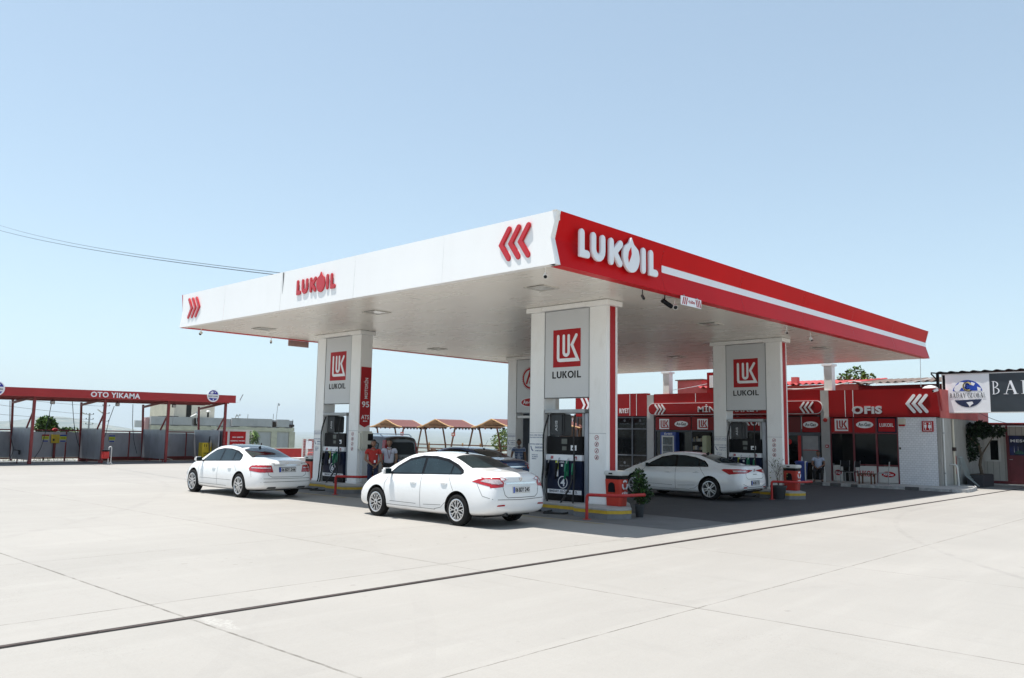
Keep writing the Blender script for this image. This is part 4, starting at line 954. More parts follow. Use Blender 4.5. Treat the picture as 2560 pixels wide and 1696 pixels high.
def badge_diamond(z, s=1.0):
    def f(root, B):
        h, n = B.hit(Vector((0, -5, z)), Vector((0, 1, 0))); y = h.y
        fn = lambda a, b, d: Vector((a, y - d + (b) * -n.z / max(.3, abs(n.y)) * 1.0, z + b)); mb = MB()
        mb.prism(fn, [(0, .075 * s), (.055 * s, 0), (.03 * s, 0), (0, .042 * s)], .0, .014); mb.prism(fn, [(0, .075 * s), (0, .042 * s), (-.03 * s, 0), (-.055 * s, 0)], .0, .014)
        mb.prism(fn, [(0, -.075 * s), (0, -.042 * s), (.03 * s, 0), (.055 * s, 0)], .0, .014); mb.prism(fn, [(0, -.075 * s), (-.055 * s, 0), (-.03 * s, 0), (0, -.042 * s)], .0, .014); mb.build('maker_badge', 'chrome', root)
    return f
def badge_star(z):
    def f(root, B):
        h, n = B.hit(Vector((0, -5, z)), Vector((0, 1, 0))); y = h.y; mb = MB(); fn = lambda a, b, d: Vector((a, y - d, z + b))
        for k in range(24):
            a = 2 * math.pi * k / 24; b = 2 * math.pi * (k + 1) / 24; mb.prism(fn, [(r * math.cos(t), r * math.sin(t)) for r, t in ((.05, a), (.05, b), (.041, b), (.041, a))], .004, .016)
        for k in range(3): t = R(90 + 120 * k); mb.prism(fn, [(.008 * math.cos(t + 1.57), .008 * math.sin(t + 1.57)), (.044 * math.cos(t), .044 * math.sin(t)), (.008 * math.cos(t - 1.57), .008 * math.sin(t - 1.57))], .004, .014)
        mb.build('maker_badge', 'chrome', root)
    return f
def word(z, x0, x1, h, s, mt_='chrome'):
    def f(root, B):
        hh, n = B.hit(Vector(((x0 + x1) / 2, -5, z)), Vector((0, 1, 0)))
        if hh is None: return
        ya, _ = B.hit(Vector((x0, -5, z)), Vector((0, 1, 0))); yb, _ = B.hit(Vector((x1, -5, z)), Vector((0, 1, 0))); mb = MB()
        text(mb, lambda a, b, d: Vector((a, lerp(ya.y, yb.y, (a - x0) / (x1 - x0)) - d, b)), s, x0, x1, z - h / 2, z + h / 2, .0, .008, .02); mb.build('badge_lettering', mt_, root)
    return f
def exhaust(x, y, z, r=.03, mt_='chrome', wide=1):
    def f(root, B): MB().lathe((x, y, z), (0, -1, 0), [(-.15, r * .9), (0, r), (.004, r * .8), (-.05, r * .75)], 16).build('exhaust_pipe', mt_, root, smooth=30)
    return f
def antenna(y, tilt=-.6, L=.3):
    def f(root, B):
        h, n = B.hit(Vector((0, y, 4)), Vector((0, 0, -1)))
        o = MB().tube([h + Vector((0, .05, -.005)), h + Vector((0, 0, .02)), h + Vector((0, -.05, .012))], [.022, .024, .008], 8).build('aerial_base', 'black', root, smooth=60)
        MB().tube([h + Vector((0, 0, .01)), h + Vector((0, tilt * L, L * .8))], .004, 6).build('aerial_rod', 'black', o)
    return f
def fin(y):
    def f(root, B):
        h, n = B.hit(Vector((0, y, 4)), Vector((0, 0, -1))); mb = MB()
        mb.prism(lambda a, b, d: Vector((d, y + a, h.z + b)), [(.09, -.01), (-.07, -.01), (-.05, .06), (-.02, .065)], -.018, .018); mb.build('shark_fin_aerial', 'black', root, bevel=.008)
    return f

# --- compact saloon with high boot (middle car)
def sh1(y, z):
    if y < -.5: return .05 * max(0, (z - .62) / .4) - .0 + .09 * max(0, (.40 - z) / .2) * (1 if y < -.8 else .5)
    if y > 3.2: return -.10 * max(0, (z - .55) / .3) + (-.04 if z < .3 else 0)
    return 0
#        y     zbot  zT    zB    wB    zR    wR    wM    zM
rows1 = [(-1.03, .33, 1.00, .93, .50, .99, .36, .62, .60),
         (-1.00, .28, 1.06, .97, .64, 1.05, .46, .76, .60),
         (-.88, .24, 1.105, 1.01, .74, 1.09, .54, .855, .60),
         (-.62, .22, 1.13, 1.02, .80, 1.115, .60, .895, .60),
         (-.30, .20, 1.15, 1.025, .835, 1.135, .62, .905, .60),
         (-.12, .19, 1.20, 1.02, .84, 1.165, .625, .905, .60),
         (.22, .18, 1.345, 1.01, .84, 1.295, .60, .905, .60),
         (.55, .17, 1.435, 1.00, .835, 1.385, .585, .905, .60),
         (.95, .17, 1.475, .99, .83, 1.43, .575, .905, .60),
         (1.40, .17, 1.48, .975, .83, 1.435, .575, .905, .59),
         (1.80, .17, 1.445, .96, .83, 1.395, .585, .905, .58),
         (2.10, .17, 1.35, .95, .83, 1.295, .61, .905, .58),
         (2.50, .18, 1.155, .935, .825, 1.10, .65, .905, .58),
         (2.72, .19, 1.035, .915, .82, 1.00, .66, .90, .57),
         (2.95, .20, .985, .88, .81, .95, .62, .895, .56),
         (3.22, .20, .89, .80, .78, .86, .56, .86, .53),
         (3.42, .20, .78, .70, .70, .755, .48, .80, .48),
         (3.53, .22, .66, .60, .58, .64, .40, .68, .44),
         (3.56, .26, .58, .53, .48, .565, .34, .56, .42)]
dlo1 = [(2.37, .955), (2.15, 1.145), (1.80, 1.315), (1.40, 1.385), (.95, 1.385), (.55, 1.335), (.20, 1.225), (-.02, 1.12), (-.085, 1.06), (-.04, 1.03), (.9, 1.005), (1.8, .97)]
spec1 = dict(rows=rows1, shear=sh1, paint='car_white', wb=2.70, r=.318, track=1.60, ww=.205, rim='multi', rim_r=.222, dlo_out=dlo1,
    glass=[[(2.26, .985), (2.10, 1.10), (1.78, 1.255), (1.40, 1.325), (1.28, 1.33), (1.22, 1.01)], [(1.14, 1.01), (1.20, 1.33), (.95, 1.325), (.55, 1.275), (.34, 1.215), (.30, 1.035)], [(.26, 1.035), (.30, 1.20), (.05, 1.10), (-.02, 1.06), (.0, 1.045)]],
    seams=[[(2.30, .95), (2.42, .75), (2.40, .40), (2.33, .30)], [(1.18, 1.0), (1.17, .70), (1.16, .30)], [(.33, 1.03), (.22, .85), (.12, .70)], [(.36, .45), (.50, .34), (.7, .30)], [(2.33, .30), (.68, .29)], [(2.2, .375), (1.3, .37)], [(1.05, .37), (.5, .39)], [(-.50, .93), (-.62, .78), (-.72, .64), (-.95, .585)]],
    handles=[(1.42, .80), (.42, .83)], mirror=(2.20, 1.00), cup='grey_panel',
    side_lamps=[([(-1.02, .80), (-.40, .91), (-.55, .965), (-.80, 1.00), (-1.05, 1.005)], 'tail_red', None), ([(-.97, .87), (-.62, .925), (-.72, .965), (-.98, .965)], 'tail_white', None)],
    rear_seams=[[(0, .60), (.42, .605), (.50, .66), (.56, .86), (.54, 1.02)], [(.0, .555), (.7, .575)]],
    rear_glass=[(-.60, -.16), (-.30, -.24), (.30, -.24), (.60, -.16), (.52, .44), (.25, .50), (-.25, .50), (-.52, .44)],
    front_glass=[(-.66, 2.50), (-.35, 2.62), (.35, 2.62), (.66, 2.50), (.55, 1.90), (.25, 1.85), (-.25, 1.85), (-.55, 1.90)],
    rear_patches=[('tail_lamp', [(-.79, .80), (-.53, .82), (-.50, .90), (-.58, .985), (-.79, 1.0)], 'tail_red', .006), ('tail_lamp', [(.79, .80), (.53, .82), (.50, .90), (.58, .985), (.79, 1.0)], 'tail_red', .006),
                  ('reversing_lamp', [(-.76, .875), (-.56, .88), (-.55, .90), (-.61, .96), (-.76, .965)], 'tail_white', .010), ('reversing_lamp', [(.76, .875), (.56, .88), (.55, .90), (.61, .96), (.76, .965)], 'tail_white', .010),
                  ('chrome_strip', [(-.46, .865), (.46, .865), (.46, .905), (-.46, .905)], 'chrome', .012), ('reflector', [(-.72, .44), (-.50, .445), (-.52, .475), (-.70, .47)], 'tail_red', .005), ('reflector', [(.72, .44), (.50, .445), (.52, .475), (.70, .47)], 'tail_red', .005)],
    plate=(.755, '06 BDY 245', 'pvc'), extra=[badge_diamond(.965, .8), antenna(.62, -.15, .26), exhaust(-.42, -1.0, .27, .035, 'dark_grey')])
c = build_car('parked_car', 'white saloon nearest the camera with pale multi spoke wheels and roof aerial', 'white saloon cars at the pumps', spec1)
c.location = (.49, 2.27, 0); c.scale = (.97, .985, 1)

# --- larger executive saloon with panoramic roof (left)
def sh2(y, z):
    if y < -.5: return .06 * max(0, (z - .60) / .4) + .08 * max(0, (.36 - z) / .2)
    if y > 3.3: return -.09 * max(0, (z - .5) / .3)
    return 0
rows2 = [(-1.12, .32, .95, .90, .54, .94, .38, .64, .58), (-1.08, .27, 1.03, .95, .68, 1.015, .48, .79, .58), (-.95, .24, 1.065, .98, .77, 1.05, .55, .875, .60), (-.68, .22, 1.085, .995, .82, 1.07, .60, .915, .60),
         (-.38, .20, 1.105, 1.0, .845, 1.085, .62, .925, .60), (-.16, .19, 1.15, 1.0, .85, 1.12, .63, .927, .60), (.20, .18, 1.29, .995, .85, 1.235, .61, .927, .60), (.60, .17, 1.405, .985, .845, 1.35, .59, .927, .60), (1.05, .17, 1.46, .975, .84, 1.41, .58, .927, .59),
         (1.50, .17, 1.47, .965, .84, 1.42, .58, .925, .59), (1.90, .17, 1.44, .95, .84, 1.385, .59, .925, .58), (2.20, .17, 1.35, .94, .84, 1.29, .61, .925, .58), (2.60, .18, 1.165, .93, .84, 1.105, .65, .92, .58), (2.82, .19, 1.045, .92, .835, 1.0, .67, .92, .57),
         (3.10, .20, .985, .88, .82, .95, .62, .905, .56), (3.38, .20, .90, .81, .79, .87, .56, .87, .53), (3.58, .20, .80, .72, .72, .775, .48, .81, .48), (3.70, .22, .67, .62, .60, .655, .40, .70, .44), (3.735, .26, .58, .54, .50, .57, .34, .58, .42)]
dlo2 = [(2.52, .95), (2.25, 1.15), (1.90, 1.30), (1.50, 1.355), (1.05, 1.35), (.60, 1.295), (.25, 1.185), (.16, 1.08), (.15, 1.02), (1.0, .995), (2.0, .965)]
spec2 = dict(rows=rows2, shear=sh2, paint='car_white', wb=2.874, r=.335, track=1.62, ww=.235, rim='double', rim_r=.245, dlo_out=dlo2,
    glass=[[(2.42, .975), (2.22, 1.12), (1.88, 1.265), (1.50, 1.325), (1.42, 1.325), (1.36, 1.0)], [(1.28, 1.0), (1.34, 1.325), (1.05, 1.32), (.70, 1.275), (.62, 1.02)], [(.57, 1.02), (.64, 1.26), (.27, 1.155), (.20, 1.04)]],
    seams=[[(2.42, .95), (2.55, .78), (2.52, .42), (2.45, .31)], [(1.32, .98), (1.31, .70), (1.30, .31)], [(.40, 1.01), (.30, .85), (.16, .72)], [(2.45, .31), (.75, .30)], [(2.40, .47), (.45, .47)], [(-.50, .93), (-.60, .80), (-.68, .60)]],
    handles=[(1.55, .77), (.60, .80)], mirror=(2.34, .985), cup='grey_panel',
    side_lamps=[([(-1.12, .72), (-.55, .77), (-.50, .84), (-.60, .915), (-1.12, .93)], 'tail_red', None), ([(-1.05, .835), (-.62, .84), (-.62, .865), (-1.05, .865)], 'tail_white', None)],
    rear_seams=[[(0, .60), (.50, .605), (.60, .66), (.62, .78), (.60, .90)], [(0, .555), (.80, .56)], [(.0, .47), (.8, .47)]],
    rear_glass=[(-.62, -.20), (-.3, -.28), (.3, -.28), (.62, -.20), (.54, .46), (.28, .54), (-.28, .54), (-.54, .46)],
    front_glass=[(-.66, 2.60), (-.35, 2.72), (.35, 2.72), (.66, 2.60), (.55, 2.02), (.25, 1.97), (-.25, 1.97), (-.55, 2.02)], roof_glass=[(-.50, .64), (.50, .64), (.52, 1.90), (-.52, 1.90)],
    rear_patches=[('tail_lamp', [(-.82, .73), (-.45, .73), (-.50, .92), (-.82, .93)], 'tail_red', .006), ('tail_lamp', [(.82, .73), (.45, .73), (.50, .92), (.82, .93)], 'tail_red', .006),
                  ('reversing_lamp', [(-.80, .835), (-.52, .835), (-.52, .865), (-.80, .865)], 'tail_white', .010), ('reversing_lamp', [(.80, .835), (.52, .835), (.52, .865), (.80, .865)], 'tail_white', .010),
                  ('chrome_strip', [(-.42, .915), (.42, .915), (.42, .935), (-.42, .935)], 'chrome', .01), ('exhaust_trim', [(-.62, .285), (-.34, .285), (-.36, .335), (-.60, .335)], 'dark_grey', .008), ('exhaust_trim', [(.62, .285), (.34, .285), (.36, .335), (.60, .335)], 'dark_grey', .008)],
    plate=(.80, '06 BDY 244', 'navy'), extra=[badge_star(.975), word(.965, -.66, -.40, .03, 'E 250 CDI', 'dark_grey'), word(.965, .46, .66, .025, '4MATIC', 'dark_grey'), fin(.52)])
c = build_car('parked_car', 'larger white saloon on the left with black glass roof and double spoke wheels', 'white saloon cars at the pumps', spec2)
c.location = (.76, 11.5, 0); c.scale = (.99, .965, 1)

# --- newer saloon in the shade (right)
def sh3(y, z):
    if y < -.5: return .09 * max(0, (z - .75) / .35) * (1 if z < 1.04 else .3) + .08 * max(0, (.42 - z) / .2)
    if y > 3.2: return -.09 * max(0, (z - .5) / .3)
    return 0
rows3 = [(-1.06, .36, .98, .92, .52, .97, .38, .64, .58), (-1.03, .30, 1.045, .97, .66, 1.035, .48, .79, .58), (-.90, .25, 1.06, .985, .76, 1.05, .56, .875, .60), (-.64, .22, 1.065, .985, .81, 1.055, .62, .905, .60),
         (-.36, .20, 1.09, .98, .83, 1.075, .64, .907, .60), (-.14, .19, 1.155, .975, .835, 1.12, .63, .907, .60), (.22, .18, 1.295, .97, .835, 1.24, .60, .907, .60), (.60, .17, 1.385, .965, .83, 1.335, .58, .907, .60), (1.0, .17, 1.43, .955, .825, 1.385, .57, .907, .59),
         (1.42, .17, 1.44, .945, .825, 1.395, .57, .907, .59), (1.82, .17, 1.40, .935, .825, 1.35, .58, .907, .58), (2.12, .17, 1.305, .925, .825, 1.25, .60, .907, .58), (2.52, .18, 1.12, .915, .82, 1.065, .64, .905, .58), (2.74, .19, 1.01, .90, .82, .975, .66, .90, .57),
         (2.98, .20, .96, .86, .81, .925, .62, .895, .56), (3.25, .20, .875, .79, .78, .845, .56, .86, .53), (3.45, .20, .77, .70, .70, .745, .48, .80, .48), (3.54, .22, .65, .60, .58, .635, .40, .69, .44), (3.57, .26, .57, .53, .48, .56, .34, .57, .42)]
dlo3 = [(2.45, .925), (2.15, 1.10), (1.82, 1.26), (1.42, 1.33), (1.0, 1.325), (.60, 1.27), (.25, 1.165), (.10, 1.05), (.07, .99), (.9, .97), (1.8, .945)]
spec3 = dict(rows=rows3, shear=sh3, paint='car_white', wb=2.71, r=.33, track=1.60, ww=.215, rim='ten', rim_r=.24, dlo_out=dlo3,
    glass=[[(2.30, .955), (2.10, 1.075), (1.80, 1.22), (1.42, 1.295), (1.30, 1.30), (1.24, .975)], [(1.17, .975), (1.22, 1.30), (1.0, 1.29), (.62, 1.235), (.45, 1.19), (.42, .99)], [(.38, .99), (.41, 1.17), (.25, 1.12), (.15, 1.05), (.13, 1.0)]],
    seams=[[(2.35, .92), (2.45, .75), (2.42, .40), (2.35, .30)], [(1.20, .96), (1.19, .70), (1.18, .30)], [(.36, .98), (.26, .85), (.14, .70)], [(.36, .45), (.5, .34), (.7, .30)], [(2.35, .30), (.7, .29)], [(2.25, .42), (1.3, .40)], [(1.1, .40), (.5, .43)]],
    handles=[(1.46, .78), (.46, .81)], mirror=(2.22, .975), cup='grey_panel',
    side_lamps=[([(-1.05, .84), (-.66, .79), (-.38, .92), (-.46, .95), (-1.05, .955)], 'tail_red', None), ([(-1.02, .87), (-.78, .865), (-.74, .915), (-1.0, .92)], 'tail_white', None)],
    rear_seams=[[(0, .66), (.45, .665), (.54, .72), (.56, .9)], [(0, .42), (.4, .42), (.72, .52)]],
    rear_glass=[(-.62, -.20), (-.3, -.30), (.3, -.30), (.62, -.20), (.52, .48), (.25, .55), (-.25, .55), (-.52, .48)],
    front_glass=[(-.66, 2.52), (-.35, 2.64), (.35, 2.64), (.66, 2.52), (.54, 1.94), (.25, 1.90), (-.25, 1.90), (-.54, 1.94)],
    rear_patches=[('tail_lamp', [(-.80, .83), (-.50, .83), (-.12, .905), (-.12, .925), (-.55, .945), (-.80, .95)], 'tail_red', .006), ('tail_lamp', [(.80, .83), (.50, .83), (.12, .905), (.12, .925), (.55, .945), (.80, .95)], 'tail_red', .006),
                  ('reversing_lamp', [(-.76, .865), (-.56, .865), (-.50, .915), (-.76, .915)], 'tail_white', .010), ('reversing_lamp', [(.76, .865), (.56, .865), (.50, .915), (.76, .915)], 'tail_white', .010),
                  ('diffuser', [(-.68, .27), (.68, .27), (.62, .35), (.40, .37), (-.40, .37), (-.62, .35)], 'black', .008), ('reflector', [(-.70, .40), (-.50, .40), (-.52, .43), (-.69, .435)], 'tail_red', .01), ('reflector', [(.70, .40), (.50, .40), (.52, .43), (.69, .435)], 'tail_red', .01)],
    plate=(.545, '06 BD 733', 'navy'), extra=[badge_diamond(.90, .95), word(.80, -.12, .12, .028, 'MEGANE', 'grey_metal'), fin(.55)])
c = build_car('parked_car', 'white saloon parked in the canopy shade with slim swept tail lamps', 'white saloon cars at the pumps', spec3)
c.location = (11.33, 2.62, 0)

# --- dark blue saloon behind the middle car
import copy
spec4 = copy.deepcopy({k: v for k, v in spec1.items() if k not in ('extra', 'shear')}); spec4['shear'] = sh1; spec4['paint'] = 'car_blue'; spec4['plate'] = (.755, '', 'navy'); spec4['extra'] = [antenna(.45, -.5, .35)]; spec4['rim'] = 'ten'; spec4['cup'] = 'car_blue'
c = build_car('parked_car', 'dark blue saloon mostly hidden behind the roof of the middle white car', None, spec4); c.location = (7.0, 8.4, 0)

# --- tall brown grey van seen from behind, pale blue flank
def sh5(y, z): return 0 if y > -.5 else .10 * max(0, (z - .95) / .9)
rows5 = [(-.93, .36, 1.70, 1.05, .72, 1.60, .62, .80, .62), (-.90, .30, 1.76, 1.08, .79, 1.66, .68, .86, .62), (-.78, .25, 1.80, 1.10, .83, 1.70, .70, .895, .62), (-.3, .22, 1.815, 1.08, .85, 1.73, .71, .91, .62), (.6, .2, 1.825, 1.05, .85, 1.74, .71, .915, .62), (1.4, .2, 1.82, 1.02, .85, 1.73, .71, .915, .62),
         (1.9, .2, 1.78, 1.0, .85, 1.68, .71, .915, .6), (2.2, .2, 1.62, .98, .85, 1.52, .72, .91, .6), (2.6, .2, 1.28, .97, .84, 1.2, .74, .91, .58), (2.85, .2, 1.12, .95, .83, 1.08, .72, .90, .57), (3.15, .22, 1.0, .88, .80, .96, .62, .87, .55), (3.35, .24, .85, .76, .70, .82, .5, .78, .5), (3.42, .28, .7, .64, .58, .68, .4, .64, .46)]
spec5 = dict(rows=rows5, shear=sh5, paint='car_grey', wb=2.75, r=.32, track=1.58, rim='ten', dlo_out=[(2.45, 1.02), (2.15, 1.4), (1.9, 1.56), (-.2, 1.58), (-.45, 1.5), (-.5, 1.1), (1.0, 1.06)],
    glass=[[(2.35, 1.05), (2.1, 1.38), (1.88, 1.53), (1.3, 1.545), (1.3, 1.07)], [(1.22, 1.07), (1.22, 1.545), (.35, 1.55), (.35, 1.08)], [(.27, 1.09), (.27, 1.55), (-.2, 1.55), (-.40, 1.48), (-.42, 1.12)]],
    seams=[[(1.26, 1.06), (1.26, .3)], [(.3, 1.06), (.3, .6)], [(2.45, 1.0), (2.5, .4)]], handles=[(1.5, .9), (.55, .92)], mirror=(2.25, 1.08),
    side_lamps=[([(-.93, .92), (-.74, .92), (-.62, 1.62), (-.80, 1.62)], 'tail_red', None)], rear_seams=[[(.62, .55), (.70, .9), (.68, 1.6)], [(0, .55), (.62, .55)]],
    rear_glass=[(-.01, 3.6), (.01, 3.6), (.01, 3.62), (-.01, 3.62)], front_glass=[(-.7, 2.5), (.7, 2.5), (.62, 2.0), (-.62, 2.0)],
    rear_patches=[('tail_lamp', [(-.80, .92), (-.66, .92), (-.60, 1.58), (-.70, 1.60)], 'tail_red', .006), ('tail_lamp', [(.80, .92), (.66, .92), (.60, 1.58), (.70, 1.60)], 'tail_red', .006), ('rear_window', [(-.58, 1.10), (.58, 1.10), (.54, 1.50), (.45, 1.55), (-.45, 1.55), (-.54, 1.50)], 'window_black', .008), ('brake_lamp', [(-.15, 1.66), (.15, 1.66), (.14, 1.69), (-.14, 1.69)], 'window_black', .008), ('bumper', [(-.8, .36), (.8, .36), (.8, .52), (-.8, .52)], 'black', .01)],
    plate=(.86, '', 'black'), extra=[badge_diamond(.985, .6)])
c = build_car('parked_van', 'tall brown grey people carrier seen from behind the two attendants', None, spec5); c['category'] = 'van'; c.location = (7.45, 14.4, 0)
for s in (-1, 1): MB().tube([(s * .68, -.55, 1.76), (s * .69, -.4, 1.84), (s * .69, 1.6, 1.85), (s * .68, 1.85, 1.76)], .018, 8).build('roof_rail', 'car_lightblue', c, smooth=60)
# ================================================================== SHOP
XS = 24.0; f = FX(XS)
shop = empty('shop_building', (26, 8, 0), 'low red and white station shop with MİNİ market fascia and OFiS sign', 'shop')
up = lambda a, b, d: Vector((a, b, d))
# plinth with stone kerb
PL = [(21.95, 16.5), (21.95, -1.0), (22.1, -1.38), (22.6, -1.42), (24.3, -1.2), (25.9, -.75), (26.3, -.2), (26.3, 16.5)]
pl = MB().prism(up, PL, 0, .112).build('shop_plinth', 'kerb_top'); tag(pl, 'low concrete plinth running along the foot of the shop front', 'plinth')
M['stone'] = mat('whitewashed_kerb_stone', (.42, .42, .42), .8, var=.25, scale=7, bump=.4, dirt=.4, dcol=(.15, .14, .13)); M['stone_d'] = mat('dark_kerb_stone', (.10, .10, .10), .85, var=.25, scale=7, bump=.4)
rn = random.Random(2); mb = MB(); y = -.95
while y < 16.2:
    L = rn.uniform(.22, .5); mb.box(21.90 - rn.uniform(0, .03), 21.946, y, y + L - .015, 0, .118 + rn.uniform(-.01, .01), rn.choice([0, 0, 0, 0, 1])); y += L
mb.build('kerb_stones', ['stone', 'stone_d'], pl)
mb = MB()
for a, b in zip([(21.9, -1.02), (22.07, -1.43), (22.6, -1.47), (23.4, -1.38), (24.3, -1.25), (25.1, -1.02)], [(22.07, -1.43), (22.6, -1.47), (23.4, -1.38), (24.3, -1.25), (25.1, -1.02), (25.95, -.79)]): mb.bar((a[0], a[1], .062), (b[0], b[1], .062), .05, .125)
mb.build('kerb_edge', 'stone', pl)
# carcass
MB().box(24.45, 30.0, .02, 18.55, .05, 3.97).build('core', 'interior', shop)
MB().box(XS + .01, 30.4, -.15, .0, .0, 2.83).build('side_wall', 'render', shop)
MB().box(XS + .004, 29.5, -.17, -.13, 2.835, 3.12).box(29.5, 29.6, -.16, 1.0, 2.7, 3.9).build('side_fascia', 'pink_wall', shop)
MB().box(XS, XS + .25, 0.001, 1.49, .112, 2.85).build('tiled_wall', 'tile', shop)
MB().box(XS - .02, XS, -.15, -.02, .112, 2.83).build('corner_strip', 'render', shop)
for a, b, lab in ((4.35, 4.72, 'pier'), (13.45, 13.85, 'pier')): MB().box(XS - .03, XS + .4, a, b, .112, 4.06).build('pier', 'render' if 0 else mat('grey_pier', (.40, .40, .40), .6, var=.06, dirt=.25, dcol=(.3, .29, .27)), shop)
# fascias
RS = mat('shop_red_fascia', (.26, .008, .010), .4, var=.12, scale=.8, spec=.2, dirt=.1, dcol=(.25, .02, .02))
MB().prism(f, [(4.345, 2.87), (-.16, 2.87), (-.06, 4.03), (4.345, 4.05)], -.35, .05).build('fascia_box', RS, shop)
MB().box(XS + .3, 29.5, -.16, .1, 3.125, 4.0).build('fascia_return', 'pink_wall', shop)
MB().box(XS - .01, XS + .3, 4.73, 13.44, 2.97, 4.10).build('fascia_box', RS, shop)
MB().box(XS - .01, XS + .3, 13.86, 18.6, 2.98, 4.16).build('fascia_box', RS, shop)
MB().box(24.31, 30, .0, 18.6, 3.98, 4.02).build('roof', 'brown_roof', shop)
mb = MB()
for y, a in ((3.62, 4.035), (3.28, 4.03)): mb.box(XS - .065, XS - .049, y - .012, y + .012, 2.88, a)
for y in (14.93, 14.51, 11.0): mb.box(XS - .025, XS - .009, y - .014, y + .014, 3.0 if y > 12 else 3.66, 4.13 if y > 12 else 4.09)
mb.build('fascia_trim', 'white_letter', shop)
# pill sign with outline
def pill(y0, y1, z0, z1, k=0): r = (z1 - z0) / 2 + k; zc = (z0 + z1) / 2; return arcpts(y1 + (z1 - z0) / 2, zc, r, r, -90, -270, 10) + arcpts(y0 - (z1 - z0) / 2, zc, r, r, 90, -90, 10)
o = MB().prism(FX(XS - .01), pill(13.76, 4.62, 3.02, 3.62), .001, .05).build('market_sign', 'white_letter', shop)
o2 = MB().prism(FX(XS - .01), pill(13.76, 4.62, 3.02, 3.62, -.022), .051, .06).build('sign_face', RS, o)
mb = MB(); fm = FX(XS - .07); text(mb, fm, 'MİNİ MARKET', 10.84, 7.56, 3.15, 3.52, .001, .03, .012); mb.build('lettering', 'white_letter', o)
for pts in [((5.62, -.28), (5.42, -.28), (5.22, -.28)), ((12.75, .28), (12.95, .28), (13.15, .28))]:
    cg = part_empty('chevron_mark', shop)
    for (yy, dx) in pts: MB().prism(fm, stroke([(yy + dx * .6 + (0 if dx < 0 else 0), 3.54), (yy, 3.31), (yy + dx * .6, 3.08)], .075), .0, .03).build('chevron', 'white_letter', cg)
cg = part_empty('chevron_mark', shop); fo = FX(XS - .055)
for yy in (1.06, .82, .58): MB().prism(fo, stroke([(yy - .26, 3.74), (yy, 3.41), (yy - .26, 3.08)], .12), .001, .05).build('chevron', 'white_letter', cg)
mb = MB(); text(mb, fo, 'OFiS', 3.32, 2.08, 3.0, 3.34, .001, .05, .05); mb.build('office_lettering', 'white_letter', shop)
mb = MB(); text(mb, FX(XS - .012), 'RIYET', 15.60, 14.99, 3.14, 3.38, .001, .02, .012); mb.build('cafe_lettering', 'white_letter', shop)
cg = part_empty('chevron_mark', shop)
for yy in (17.95, 17.65, 17.35): MB().prism(FX(XS - .012), stroke([(yy + .22, 4.0), (yy, 3.6), (yy + .22, 3.2)], .12), .001, .03).build('chevron', 'white_letter', cg)
# brown lean-to left of the shop, seen through the nearest column
lt = empty('lean_to', (25, 20, 0), 'brown shaded lean-to seen above pump number 4', 'lean-to'); MB().box(24.6, 28, 18.62, 21.6, .11, 3.05).build('wall', mat('brown_wall', (.09, .055, .04), .8, var=.25, scale=2), lt)
MB().box(24.3, 24.4, 18.62, 21.6, 2.40, 2.52).build('beam', 'plaster', lt); mb = MB(); text(mb, FX(24.59), 'ESİ', 19.75, 19.2, 2.66, 2.92, .001, .02, .01); mb.build('lettering', 'white_letter', lt)
# roof sign mostly hidden behind the column
o = MB().box(24.1, 24.4, 9.3, 10.42, 4.05, 5.1).build('roof_sign', RS, shop); mb = MB(); mb.prism(FX(24.1), [(10.28, 4.35), (9.44, 4.35), (9.44, 4.95), (10.28, 4.95)], .001, .01); mb.build('sign_panel', 'white_letter', o)
# office glazing
fr = MB(); F_ = 'frame_maroon'
for y in (4.34, 3.335, 2.38, 1.52): fr.box(XS + .02, XS + .10, y - .035, y + .035, .112, 2.86)
for z0, z1 in ((2.16, 2.21), (.82, .87)): fr.box(XS + .025, XS + .095, 1.53, 3.33, z0, z1); 
fr.box(XS + .025, XS + .095, 3.34, 4.33, 2.161, 2.211); fr.build('window_frame', F_, shop)
for a, b in ((4.30, 3.37), (3.30, 2.42), (2.34, 1.56)):
    MB().box(XS + .07, XS + .076, b, a, .88, 2.155).build('window_pane', 'glass', shop) if a < 4 else MB().box(XS + .07, XS + .076, 3.85, a, .88, 2.155).build('window_pane', 'glass', shop)
    MB().box(XS + .045, XS + .06, b, a, 2.215, 2.84).build('transom_panel', 'red_sign' , shop)
ft = FX(XS + .045)
def luk_tile(par, a, b, z0, z1, ft):
    o = MB().prism(ft, [(a, z0), (b, z0), (b, z1), (a, z1)], .002, .01).build('emblem_tile', 'white_letter', par); mb = MB(); luk_mark(mb, ft, a, b, z0, z1, .011, .015, ww=.10); mb.build('emblem', 'red_sign', o)
def oval(par, a, b, z0, z1, ft, face, txt, border=True):
    c = (a + b) / 2; zc = (z0 + z1) / 2; o = MB().prism(ft, ell(c, zc, (a - b) / 2, (z1 - z0) / 2), .002, .008).build('oval_badge', face, par); mb = MB()
    text(mb, ft, 'Av-Gaz', c + (a - b) * .36, c - (a - b) * .36, zc - (z1 - z0) * .24, zc + (z1 - z0) * .27, .009, .013, .02); mb.build('lettering', txt, o)
luk_tile(shop, 4.14, 3.56, 2.27, 2.80, ft); oval(shop, 3.22, 2.50, 2.40, 2.70, ft, 'white_letter', 'black_text')
o = MB().box(XS + .03, XS + .044, 1.56, 2.34, 2.215, 2.84).build('lukoil_panel', 'navy', shop); MB().prism(FX(XS + .03), [(2.29, 2.26), (1.61, 2.26), (1.61, 2.80), (2.29, 2.80)], .001, .006).build('panel_face', 'red_sign', o); mb = MB(); luk_text(mb, FX(XS + .03), 2.24, 1.66, 2.46, 2.61, .007, .012); mb.build('lettering', 'white_letter', o)
